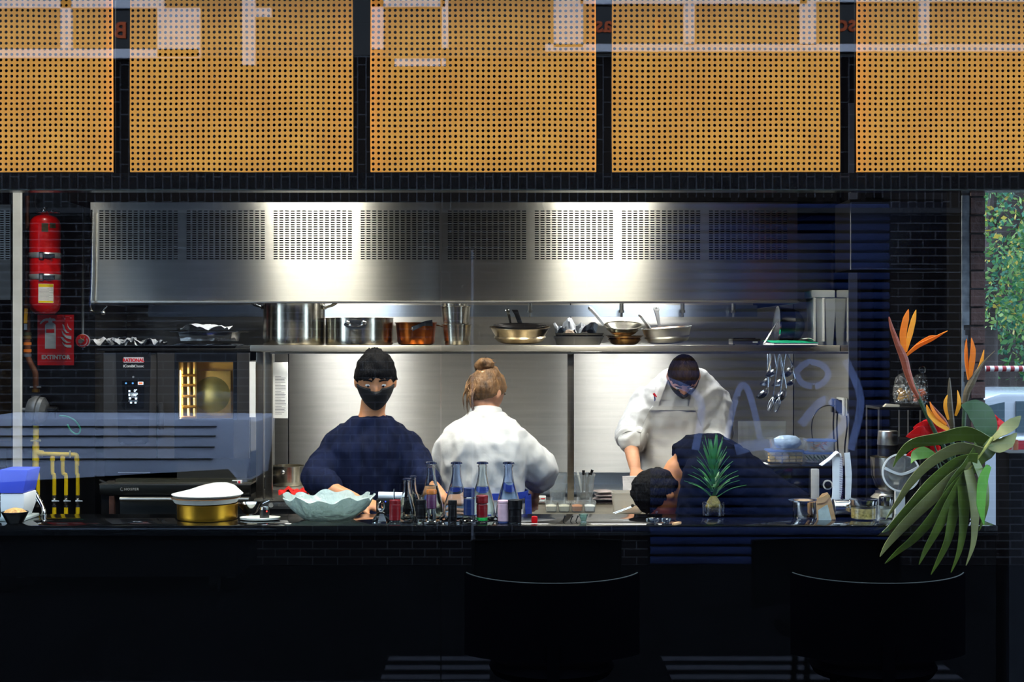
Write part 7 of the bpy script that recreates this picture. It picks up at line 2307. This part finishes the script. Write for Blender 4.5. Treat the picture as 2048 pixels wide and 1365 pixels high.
# stand mixer with its steel bowl, white ring lid
MY = 6.08
mxr = thing('stand_mixer', 'stand mixer with steel bowl and black and silver head on the side counter', 'mixer', (wx(1790, MY), MY + 0.05, SCZ))
bcx = wx(1788, MY)
part('bowl', MB().lathe([(0.045, 0.0), (0.07, 0.02), (0.088, 0.07), (0.092, 0.148), (0.095, 0.150), (0.089, 0.149), (0.084, 0.07), (0.066, 0.024), (0.01, 0.008)], c=(bcx, MY + 0.03, SCZ + 0.125), n=40), mat('mixer_bowl', (196, 190, 176), 0.24, 1.0, 0.05, 6, aniso=0.7, tangent='radial'), mxr)
part('head', MB().lathe([(0.040, 0.0), (0.043, 0.002), (0.043, 0.055), (0.040, 0.058)], c=(wx(1783, MY), MY + 0.06, wz(915, MY)), n=32), plastic_black, mxr)
part('silver_cap', MB().lathe([(0.044, 0.0), (0.045, 0.002), (0.041, 0.058), (0.038, 0.061), (0.004, 0.061)], c=(wx(1783, MY), MY + 0.06, wz(892, MY)), n=32), steel_plain, mxr)
part('neck', MB().box(1.70, 1.76, MY + 0.14, MY + 0.2, SCZ + 0.02, wz(880, MY)).box(1.63, 1.76, MY + 0.06, MY + 0.2, wz(905, MY), wz(880, MY)), plastic_black, mxr, bevel=0.01)
part('base', MB().lathe([(0.07, 0.0), (0.075, 0.004), (0.07, 0.10), (0.05, 0.118), (0.05, 0.126)], c=(wx(1778, MY), MY + 0.03, SCZ), n=36), steel_plain, mxr)
rl = W(1802, 946, 5.99)
t = thing('ring_lid', 'round white rimmed clear lid leaning against the mixer bowl', 'lid', (rl.x, 5.99, SCZ))
part('rim', MB().lathe([(0.074, -0.003), (0.081, -0.003), (0.081, 0.003), (0.074, 0.003), (0.074, -0.003)], n=44, cap0=False, cap1=False).xf(Matrix.Translation(rl) @ Matrix.Rotation(R(84), 4, 'X')), white_plastic, t)
part('disc', MB().lathe([(0.001, -0.0008), (0.074, -0.0008), (0.074, 0.0008), (0.001, 0.0008)], n=44).xf(Matrix.Translation(rl) @ Matrix.Rotation(R(84), 4, 'X')), thin_clear('milky_disc', (0.95, 0.96, 0.97), 1.3, 0.12), t)
part('bar', MB().strip([rl + Vector((-0.07, -0.008, 0.02)), rl + Vector((0, -0.009, -0.006)), rl + Vector((0.074, -0.007, 0.024))], [0.012, 0.010, 0.012], (0, 0, 1), 0.004, smooth=6), white_plastic, t)
part('prop', MB().box(rl.x - 0.02, rl.x + 0.02, 6.0, 6.02, SCZ, rl.z - 0.078), white_plastic, t)

# ================================================================== FLOWERS AT THE RIGHT END OF THE BAR
FYl = 5.56
Fp = lambda px, py, Y=FYl: W(px, py, Y)
vc = Vector((1.745, 5.6, BAR_Z))
vase = thing('flower_vase', 'black round vase almost hidden behind the big leaf', 'vase', vc)
part('vase', MB().lathe([(0.05, 0), (0.062, 0.004), (0.07, 0.06), (0.055, 0.11), (0.045, 0.12), (0.041, 0.12), (0.05, 0.1), (0.062, 0.06), (0.05, 0.01), (0.01, 0.006)], n=32), black_gloss, vase, local=True)
mouth0 = vc + Vector((0, 0, 0.09))
MI = [0]


def slot():
    k = MI[0]
    MI[0] += 1
    a = k * 2 * PI / 11 + 0.3
    return mouth0 + Vector((0.031 * math.cos(a), 0.031 * math.sin(a), 0))



def petal(mb, pts, w, side=(1, 0.2, 0), th=0.0018):
    n = len(pts)
    ws = [w * math.sin(PI * (0.12 + 0.88 * k / (n - 1))) ** 0.7 if k < n - 1 else 0.0008 for k in range(n)]
    mb.strip(pts, ws, side, th, smooth=5)


pet_m = mat('strelitzia_orange', (255, 146, 30), 0.5, 0, 0.18, 16, translucent=0.35)
pet_y = mat('strelitzia_yellow_orange', (255, 176, 44), 0.5, 0, 0.15, 16, translucent=0.35)
bract_m = mat('bract_red_green', (132, 62, 40), 0.5, 0, 0.45, 10)
bract_g = mat('bract_green', (74, 62, 40), 0.5, 0, 0.45, 10)
stem_m = mat('flower_stem_green', (36, 62, 36), 0.5, 0, 0.2, 10)
blue_m = mat('strelitzia_violet', (70, 60, 110), 0.5)


def strelitzia(label, stem, beak, petals, bm_, sw=0.008, Y0=5.56):
    mouth = slot()
    t = thing('bird_of_paradise', label, 'flower', mouth + Vector((0, 0, -0.05)), 'bird of paradise flowers in the vase')
    part('stem', MB().tube([mouth + Vector((0, 0, -0.05)), mouth] + [Fp(a, b, Y0) for a, b in stem], [sw * 0.6, sw * 0.7] + [sw] * len(stem), 8, smooth=4), stem_m, t)
    pts = [Fp(b[0], b[1], Y0) for b in beak]
    part('bract', MB().tube(pts, [b[2] for b in beak], 10, smooth=5), bm_, t)
    for pl_, w, m_ in petals:
        mb = MB()
        petal(mb, [Fp(a, b, Y0 + dy) for a, b, dy in pl_], w)
        part('petal', mb, m_, t, smooth=60)
    return t


strelitzia('tallest bird of paradise flower, its upright orange petals left of the brick pillar', [(1893, 905), (1872, 868), (1845, 812), (1820, 752)],
           [(1840, 800, 0.007), (1826, 775, 0.011), (1815, 745, 0.014), (1808, 718, 0.016), (1796, 690, 0.012), (1784, 658, 0.008), (1778, 634, 0.002)],
           [([(1808, 708, 0), (1806, 670, -0.01), (1812, 638, -0.015), (1817, 619, -0.015)], 0.030, pet_m), ([(1811, 704, 0.01), (1820, 668, 0.01), (1827, 640, 0.012), (1832, 620, 0.012)], 0.024, pet_y),
            ([(1812, 712, 0), (1834, 694, -0.01), (1862, 680, -0.02), (1895, 662, -0.03)], 0.020, pet_m), ([(1812, 712, 0.01), (1836, 690, 0.0), (1860, 675, 0), (1880, 672, 0)], 0.016, pet_m)], bract_m, Y0=5.575)
strelitzia('bird of paradise flower close to the pillar edge, in front of the street view', [(1925, 900), (1928, 840), (1931, 800)],
           [(1929, 812, 0.010), (1934, 785, 0.014), (1943, 766, 0.015), (1956, 742, 0.009), (1968, 724, 0.004), (1990, 702, 0.001)],
           [([(1937, 760, 0), (1933, 725, -0.005), (1932, 700, -0.01), (1933, 678, -0.01)], 0.016, pet_m), ([(1940, 757, 0), (1944, 725, -0.01), (1946, 700, -0.015), (1943, 676, -0.015)], 0.026, pet_m), ([(1943, 760, 0.01), (1958, 738, 0), (1964, 720, 0), (1968, 700, 0)], 0.016, pet_y)], bract_g, Y0=5.6)
strelitzia('small upright bird of paradise bud with brown spathe and two petals', [(1906, 920), (1905, 880)],
           [(1905, 886, 0.008), (1903, 850, 0.013), (1900, 810, 0.011), (1899, 780, 0.008), (1899, 756, 0.002)],
           [([(1897, 840, -0.01), (1891, 818, -0.015), (1891, 803, -0.015), (1895, 790, -0.01)], 0.016, pet_y), ([(1911, 832, -0.01), (1917, 815, -0.015), (1918, 800, -0.015), (1915, 781, -0.01)], 0.018, pet_y)], bract_g, Y0=5.54)
strelitzia('low bird of paradise flower leaning left over the red petals', [(1908, 925), (1902, 872)],
           [(1900, 866, 0.007), (1888, 842, 0.009), (1872, 822, 0.006), (1858, 804, 0.001)],
           [([(1897, 860, -0.01), (1876, 846, -0.015), (1860, 828, -0.015), (1853, 810, -0.015)], 0.026, pet_y), ([(1893, 850, -0.012), (1874, 832, -0.02), (1864, 816, -0.02), (1860, 804, -0.02)], 0.014, pet_m)], bract_m, Y0=5.515)

red_m = mat('poinsettia_red', (220, 14, 22), 0.55, 0, 0.12, 14, translucent=0.3)


def poinsettia(label, c, tips, w, dy):
    mouth = slot()
    t = thing('poinsettia', label, 'flower', mouth + Vector((0, 0, -0.045)), 'red poinsettias in the vase')
    cc = Fp(c[0], c[1], FYl + dy)
    part('stem', MB().tube([mouth + Vector((0, 0, -0.045)), mouth + Vector((0, 0, 0.03)), cc], 0.0035, 8, smooth=4), stem_m, t)
    for i, (px, py) in enumerate(tips):
        e = Fp(px, py, FYl + dy - 0.03 + 0.012 * (i % 3))
        m = cc.lerp(e, 0.55) + Vector((0, -0.012, 0.008))
        mb = MB()
        dr_ = (e - cc)
        petal(mb, [cc, cc.lerp(m, 0.5), m, e], w * (0.8 + 0.3 * ((i * 7) % 3) / 2), side=(-dr_.z, 0.25 * dr_.length, dr_.x))
        part('bract', mb, red_m, t, smooth=60)


poinsettia('red poinsettia head left of centre under the orange flowers', (1862, 868), [(1812, 874), (1826, 856), (1846, 842), (1866, 836), (1884, 846), (1896, 862), (1890, 880), (1838, 884)], 0.085, 0.085)
poinsettia('lower red poinsettia head behind the long leaf tips', (1862, 904), [(1812, 912), (1828, 898), (1850, 890), (1872, 896), (1880, 912), (1846, 918)], 0.07, 0.125)
poinsettia('right red poinsettia head beside the round dark leaf', (1978, 858), [(2008, 866), (2000, 842), (1981, 824), (1966, 846), (1990, 884), (2014, 852)], 0.06, 0.05)

leaf_m = mat('monstera_green', (88, 108, 38), 0.42, 0, 0.35, 7, translucent=0.2, coat=0.15)
leaf_d = mat('dark_leaf_green', (38, 76, 28), 0.4, 0, 0.25, 7, translucent=0.15)
leaf_l = mat('pale_leaf_green', (138, 140, 88), 0.5, 0, 0.25, 8, translucent=0.2)
mouth = slot()
mon = thing('monstera_leaf', 'huge split monstera leaf drooping in front of the bar', 'leaf', mouth + Vector((0, 0, -0.04)))
Lf = lambda px, py, dy=0.0: W(px, py, 5.42 + dy)
part('stalk', MB().tube([mouth + Vector((0, 0, -0.04)), mouth + Vector((0.0, 0, 0.07)), Lf(1985, 880, 0.0)], [0.005, 0.006, 0.006], 8, smooth=4), stem_m, mon)
mid = [Lf(1985, 876, 0), Lf(1968, 900, -0.02), Lf(1945, 930, -0.03), Lf(1918, 966, -0.035), Lf(1895, 1010, -0.03), Lf(1880, 1060, -0.02)]
part('midrib', MB().tube(mid, [0.006, 0.0055, 0.005, 0.004, 0.003, 0.0015], 8, smooth=4), mat('midrib_olive', (150, 150, 70), 0.5), mon)
mb = MB()
P_, _q = spline([Vector(v) + Vector((0, 0.012, 0)) for v in mid], [0] * 6, 4)
mb.strip(P_, [0.13 * math.sin(PI * (0.08 + 0.9 * k / (len(P_) - 1))) ** 0.8 for k in range(len(P_))], (0.7, 0.25, 0.6), 0.002)
part('blade', mb, leaf_m, mon, smooth=60)
lobes = [([(1972, 884), (1930, 868), (1880, 878), (1826, 888), (1798, 912), (1786, 935)], 30), ([(1962, 905), (1915, 898), (1862, 925), (1822, 965), (1795, 1005), (1771, 1040)], 26),
         ([(1955, 918), (1912, 930), (1862, 968), (1815, 1020), (1784, 1052), (1764, 1066)], 30), ([(1944, 934), (1905, 960), (1850, 1010), (1805, 1055), (1775, 1090), (1760, 1114)], 32),
         ([(1935, 946), (1902, 985), (1862, 1040), (1826, 1080), (1796, 1104), (1770, 1128)], 26), ([(1926, 960), (1900, 1010), (1874, 1060), (1852, 1100), (1838, 1130)], 28),
         ([(1918, 975), (1906, 1030), (1896, 1080), (1878, 1120), (1862, 1150)], 26), ([(1922, 958), (1928, 1010), (1926, 1060), (1918, 1105), (1902, 1146)], 28),
         ([(1936, 940), (1948, 990), (1950, 1040), (1946, 1090), (1932, 1132)], 28), ([(1950, 922), (1966, 960), (1972, 1005), (1966, 1040), (1958, 1062)], 22)]
for i, (pts, w) in enumerate(lobes):
    mb = MB()
    P_ = [Lf(a, b, -0.03 - 0.012 * math.sin(k * 1.1) - 0.006 * (i % 3)) for k, (a, b) in enumerate(pts)]
    n = len(P_)
    ws = [w / FPX * 5.4 * (0.9, 1.15, 1.0, 0.8, 0.5, 0.02)[min(k if n == 6 or k < 2 else k + 1, 5)] for k in range(n)]
    dv = (P_[-1] - P_[0])
    mb.strip(P_, ws, (-dv.z, 0.6 * dv.length, dv.x), 0.0022, smooth=6)
    part('lobe', mb, leaf_l if i in (1, 3, 8) else leaf_m, mon, smooth=60)
mb = MB()
petal(mb, [Lf(1984, 880, 0), Lf(2006, 862, -0.02), Lf(2028, 846, -0.02), Lf(2042, 832, -0.01)], 0.05, side=(0.6, 0.3, 1))
part('lobe', mb, leaf_l, mon, smooth=60)
mb = MB()
petal(mb, [Lf(1975, 890, 0), Lf(1998, 892, -0.02), Lf(2016, 884, -0.03), Lf(2034, 866, -0.02)], 0.06, side=(0.4, 0.3, 1))
part('lobe', mb, leaf_l, mon, smooth=60)
mouth = slot()
rl_ = thing('round_leaf', 'broad dark green rounded leaf above the split leaf', 'leaf', mouth + Vector((0, 0, -0.035)))
mb = MB()
petal(mb, [Fp(1968, 885, 5.5), Fp(1975, 860, 5.5), Fp(1965, 835, 5.49), Fp(1945, 818, 5.48), Fp(1922, 811, 5.48)], 0.11, side=(0.75, 0.3, 0.75))
part('blade', mb, leaf_d, rl_, smooth=60)
part('stalk', MB().tube([mouth + Vector((0.01, 0, -0.035)), mouth + Vector((0.0, 0, 0.07)), Fp(1968, 885, 5.5)], 0.004, 8, smooth=4), stem_m, rl_)
mouth = slot()
sl_ = thing('small_leaf', 'small ribbed green leaf below the red poinsettia', 'leaf', mouth + Vector((0, 0, -0.03)))
mb = MB()
petal(mb, [Fp(1868, 912, 5.60), Fp(1848, 906, 5.595), Fp(1832, 912, 5.59), Fp(1822, 928, 5.585)], 0.05, side=(0.5, 0.3, 1))
part('blade', mb, mat('fresh_green', (96, 140, 60), 0.45, 0, 0.2, 20, translucent=0.2), sl_, smooth=60)
part('stalk', MB().tube([mouth + Vector((0, 0.01, -0.03)), mouth + Vector((0, 0, 0.07)), Fp(1868, 912, 5.60)], 0.003, 8, smooth=4), stem_m, sl_)
mouth = slot()
dl_ = thing('drooping_leaf', 'narrow bright green leaf hanging right of the split leaf', 'leaf', mouth + Vector((0, 0, -0.025)))
mb = MB()
petal(mb, [Lf(1978, 932, -0.075), Lf(1966, 962, -0.085), Lf(1962, 1010, -0.09), Lf(1968, 1052, -0.085)], 0.045, side=(1, 0.3, 0))
part('blade', mb, mat('bright_green', (100, 170, 54), 0.42, 0, 0.2, 12, translucent=0.25), dl_, smooth=60)
part('stalk', MB().tube([mouth + Vector((0.02, 0, -0.025)), mouth + Vector((0.005, 0, 0.07)), Lf(1978, 932, -0.075)], 0.003, 8, smooth=4), stem_m, dl_)

# unseen downlights, added to brighten the bar, side counter and left wall
for k, (x, y, e) in enumerate(((-2.42, 7.25, 60), (-1.2, 5.78, 22), (0.0, 5.72, 20), (1.3, 5.80, 20), (1.68, 5.95, 46))):
    t = thing('added_downlight', 'added round ceiling spot out of view, number %s from the left over the bar' % ('one', 'two', 'three', 'four', 'five')[k], 'light', (x, y, 3.40), 'added fill downlights')
    part('housing', MB().lathe([(0.04, 0.0), (0.048, 0.0), (0.048, 0.06), (0.04, 0.06), (0.04, 0.0)], n=24, cap0=False, cap1=False), plastic_black, t, local=True)
    ld = bpy.data.lights.new('added_spot', 'SPOT')
    ld.energy = e
    ld.spot_size = R(62)
    ld.spot_blend = 0.6
    ld.shadow_soft_size = 0.035
    ld.color = (1.0, 0.95, 0.88)
    lo = bpy.data.objects.new('added_spot', ld)
    COL.objects.link(lo)
    lo.parent = t
    lo.location = (0, 0, 0.03)

# ================================================================== THE STREET SEEN PAST THE CORNER
lf_cols = [mat('tree_green', (52, 96, 46), 0.6, 0, 0.3, 3, translucent=0.35), mat('tree_light_green', (98, 124, 58), 0.6, 0, 0.25, 3, translucent=0.35), mat('tree_teal_green', (30, 84, 62), 0.6, 0, 0.3, 3, translucent=0.3), mat('tree_yellow', (150, 132, 44), 0.6, 0, 0.2, 3, translucent=0.3)]
bark = mat('dark_bark', (40, 32, 30), 0.8, 0, 0.3, 12, bump=0.6)


def leaves(n, cx0, cx1, cy0, cy1, cz0, cz1, size, seed):
    r = random.Random(seed)
    mb = MB()
    for _ in range(n):
        c = Vector((r.uniform(cx0, cx1), r.uniform(cy0, cy1), r.uniform(cz0, cz1)))
        if noise.noise(c * 1.3 + Vector((seed, 0, 0))) < -0.12:
            continue
        a = Vector((r.gauss(0, 1), r.gauss(0, 1), r.gauss(0, 0.7) - 0.5)).normalized()
        b = a.cross(Vector((r.gauss(0, 1), r.gauss(0, 1), r.gauss(0, 1)))).normalized()
        s = size * r.uniform(0.6, 1.4)
        q = len(mb.v)
        mb.v += [c, c + a * s * 0.5 + b * s * 0.26, c + a * s, c + a * s * 0.5 - b * s * 0.26]
        mb.f.append((q, q + 1, q + 2, q + 3))
    return mb


TYr = 12.5
tp = lambda px, py, Y=TYr: W(px, py, Y)
tree = thing('street_tree', 'leaning street tree with dark trunk and mixed green leaves beyond the pillar', 'tree', (tp(1962, 700).x, TYr, 0))
part('trunk', MB().tube([(tp(1958, 900).x, TYr, 0), tp(1960, 700), tp(1972, 560), tp(1990, 500), tp(2012, 455), tp(2034, 400), tp(2052, 330), tp(2070, 200)], [0.20, 0.15, 0.12, 0.11, 0.10, 0.08, 0.06, 0.03], 12, smooth=3), bark, tree)
part('branch', MB().tube([tp(1972, 560), tp(1980, 470), tp(1985, 400), tp(1995, 300)], [0.07, 0.05, 0.04, 0.02], 8, smooth=3), bark, tree)
part('branch', MB().tube([tp(2012, 455), tp(2040, 490), tp(2075, 500), tp(2120, 480)], [0.06, 0.04, 0.03, 0.02], 8, smooth=3), bark, tree)
for k, m_ in enumerate(lf_cols):
    part('leaves', leaves((8000, 6000, 8000, 2600)[k], 3.9, 5.7, 11.4, 13.4, 1.9, 4.4, 0.055, 11 + k), m_, tree, kind='stuff', smooth=0, fix=False)
for j, (px, Y, lb) in enumerate(((1990, 18, 'dense teal green tree standing behind the leaning street tree'), (2040, 22, 'second dense green tree at the right photo edge beyond the cars'))):
    x = wx(px, Y)
    t = thing('background_tree', lb, 'tree', (x, Y, 0), 'trees behind the cars')
    part('trunk', MB().tube([(x, Y, 0), (x + 0.1, Y, 2.5), (x - 0.1, Y, 5)], [0.2, 0.16, 0.08], 10, smooth=3), bark, t)
    for k, m_ in enumerate(lf_cols[:3] + [lf_cols[0]]):
        part('leaves', leaves(3600, x - 1.6, x + 1.8, Y - 1.2, Y + 1.2, 1.3, 5.6, 0.10, 40 + 10 * j + k), m_, t, kind='stuff', smooth=0, fix=False)
struct('wall_garden', MB().box(4.5, 20, 25.0, 25.4, 0, 9), mat('grey_green_render', (90, 100, 88), 0.9, 0, 0.35, 0.8))  # mottled grey-green render

glass_car = mat('car_glass', (60, 76, 84), 0.08, 0, 0.05, 2)
tyre = mat('tyre_black', (16, 16, 17), 0.7)


def car(x0, Y, paint, label, s=1.0, name='car'):
    """A hatchback parked broadside; x0 is its left end."""
    t = thing(name, label, 'car', (x0 + 2.0 * s, Y + 0.8, 0))
    prof = [(0.0, 0.35), (0.05, 0.85), (0.25, 1.02), (0.95, 1.14), (1.2, 1.15), (3.75, 1.15), (4.0, 0.95), (4.05, 0.4), (3.9, 0.28), (0.15, 0.28)]
    part('body', MB().prism([(x0 + a * s, b * s) for a, b in prof], Y, Y + 1.6 * s), paint, t, bevel=0.05, bseg=3)
    cab_ = [(0.85, 1.12), (1.15, 1.36), (1.4, 1.44), (2.9, 1.44), (3.2, 1.38), (3.7, 1.12)]
    part('cabin', MB().loft([[(x0 + a * s, Y + y * s, b * s) for a, b in cab_] for y in (0.1, 1.5)]), paint, t, bevel=0.03)
    for w in ([(1.0, 1.17), (1.2, 1.33), (1.42, 1.38), (1.42, 1.17)], [(1.5, 1.17), (1.5, 1.385), (2.3, 1.385), (2.3, 1.17)], [(2.38, 1.17), (2.38, 1.38), (2.85, 1.38), (3.1, 1.34), (3.4, 1.17)]):
        part('side_window', MB().prism([(x0 + a * s, b * s) for a, b in w], Y + 0.085 * s, Y + 0.11 * s), glass_car, t)
    for a in (0.75, 3.2):
        wh = part('wheel', MB().tube([(x0 + a * s, Y - 0.02, 0.31 * s), (x0 + a * s, Y + 0.2, 0.31 * s)], 0.31 * s, 22), tyre, t)
        part('hub', MB().tube([(x0 + a * s, Y - 0.03, 0.31 * s), (x0 + a * s, Y, 0.31 * s)], 0.19 * s, 16), steel_plain, wh)
        part('wheel', MB().tube([(x0 + a * s, Y + 1.4 * s, 0.31 * s), (x0 + a * s, Y + 1.61 * s, 0.31 * s)], 0.31 * s, 22), tyre, t)
    part('headlamp', MB().ball((x0 + 0.12 * s, Y + 0.05, 0.72 * s), (0.09, 0.05, 0.07), 12, 8), white_plastic, t)
    part('red_stripe', MB().box(x0 + 0.4 * s, x0 + 3.8 * s, Y - 0.004, Y + 0.01, 1.06 * s, 1.12 * s), mat('dark_red_car_paint', (130, 20, 34), 0.3), t)
    part('bumper', MB().box(x0 - 0.02, x0 + 0.25 * s, Y - 0.015, Y + 0.4, 0.32 * s, 0.5 * s), plastic_black, t, bevel=0.02)


car(1.97, 9.7, mat('white_car_paint', (150, 158, 166), 0.25, 0, 0.02, 2, coat=0.6), 'white car with a dark red side stripe parked beyond the corner under the trees')
# red and white barrier bar
bt = thing('striped_barrier', 'red and white striped horizontal barrier bar beyond the pillar', 'barrier', (wx(2010, 8.4), 8.4, 0))
zz_ = wz(738, 8.4)
x = 2.7
k = 0
while x < 5.2:
    part('stripe', MB().tube([(x, 8.4, zz_), (x + 0.024, 8.4, zz_)], 0.017, 12), white_plastic if k % 2 else mat('barrier_red', (150, 34, 40), 0.5), bt)
    x += 0.024
    k += 1
part('post', MB().tube([(2.7, 8.4, 0), (2.7, 8.4, zz_)], 0.02, 10), steel_dark, bt)
part('post', MB().tube([(5.2, 8.4, 0), (5.2, 8.4, zz_)], 0.02, 10), steel_dark, bt)
tb = thing('terrace_post', 'short brown wooden post standing outside behind the leaves', 'post', (wx(2032, 7.5), 7.5, 0))
part('post', MB().box(wx(2027, 7.5), wx(2037, 7.5), 7.5, 7.53, 0, wz(880, 7.5)), mat('brown_wood', (140, 76, 40), 0.6, 0, 0.2, 8, stretch=(6, 6, 0.6)), tb, bevel=0.003)
part('foot', MB().box(wx(2018, 7.5), wx(2046, 7.5), 7.46, 7.57, 0, 0.03), steel_dark, tb)

# ================================================================== STOOLS IN THE DARK IN FRONT OF THE WINDOW
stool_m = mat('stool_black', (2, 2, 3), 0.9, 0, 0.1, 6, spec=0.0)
for k, (px, lb) in enumerate(((1105, 'dark curved-back stool below the bottles, nearly lost in shadow'), (1765, 'dark curved-back stool below the kraft bag and leaf, nearly lost in shadow'))):
    sx_, sy0 = wx(px, 4.75), 4.86
    t = thing('bar_stool', lb, 'stool', (sx_, sy0, 0), 'dark stools before the window')
    zt_ = wz(1166, 4.7)

    def back(u, v, off=0.0):
        a = R(200 + 140 * u)
        return (0.30 * math.cos(a) * (1 + off), 0.20 * math.sin(a) * (1 + off) + 0.02, zt_ - 0.26 * (1 - v) + 0.014 * abs(2 * u - 1) ** 2 * v)
    g = MB().grid(lambda u, v: back(u, v), 24, 4)
    n = len(g.v)
    fs = list(g.f)
    g.v += [Vector(back(i / 24, j / 4, 0.05)) for i in range(25) for j in range(5)]
    g.f += [tuple(n + i for i in reversed(f)) for f in fs]
    rg_ = [i * 5 for i in range(25)] + [24 * 5 + j for j in range(1, 5)] + [i * 5 + 4 for i in range(23, -1, -1)] + [j for j in range(3, 0, -1)]
    for a_, b_ in zip(rg_, rg_[1:] + rg_[:1]):
        g.f.append((a_, b_, n + b_, n + a_))
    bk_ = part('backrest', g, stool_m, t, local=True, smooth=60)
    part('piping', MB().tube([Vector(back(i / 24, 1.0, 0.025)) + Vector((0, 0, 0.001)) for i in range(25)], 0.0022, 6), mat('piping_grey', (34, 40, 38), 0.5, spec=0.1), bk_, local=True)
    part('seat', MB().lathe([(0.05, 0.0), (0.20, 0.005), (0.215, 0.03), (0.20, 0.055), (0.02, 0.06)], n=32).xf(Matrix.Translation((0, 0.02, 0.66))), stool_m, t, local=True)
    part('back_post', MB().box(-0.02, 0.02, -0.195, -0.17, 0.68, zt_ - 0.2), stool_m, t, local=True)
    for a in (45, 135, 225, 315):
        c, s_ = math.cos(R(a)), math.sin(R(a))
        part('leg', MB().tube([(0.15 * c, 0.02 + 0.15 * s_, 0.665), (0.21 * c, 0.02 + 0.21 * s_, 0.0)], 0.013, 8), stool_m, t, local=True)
    part('foot_ring', MB().tube([(0.185 * math.cos(R(q)), 0.02 + 0.185 * math.sin(R(q)), 0.28) for q in range(0, 361, 15)], 0.008, 6), stool_m, t, local=True)
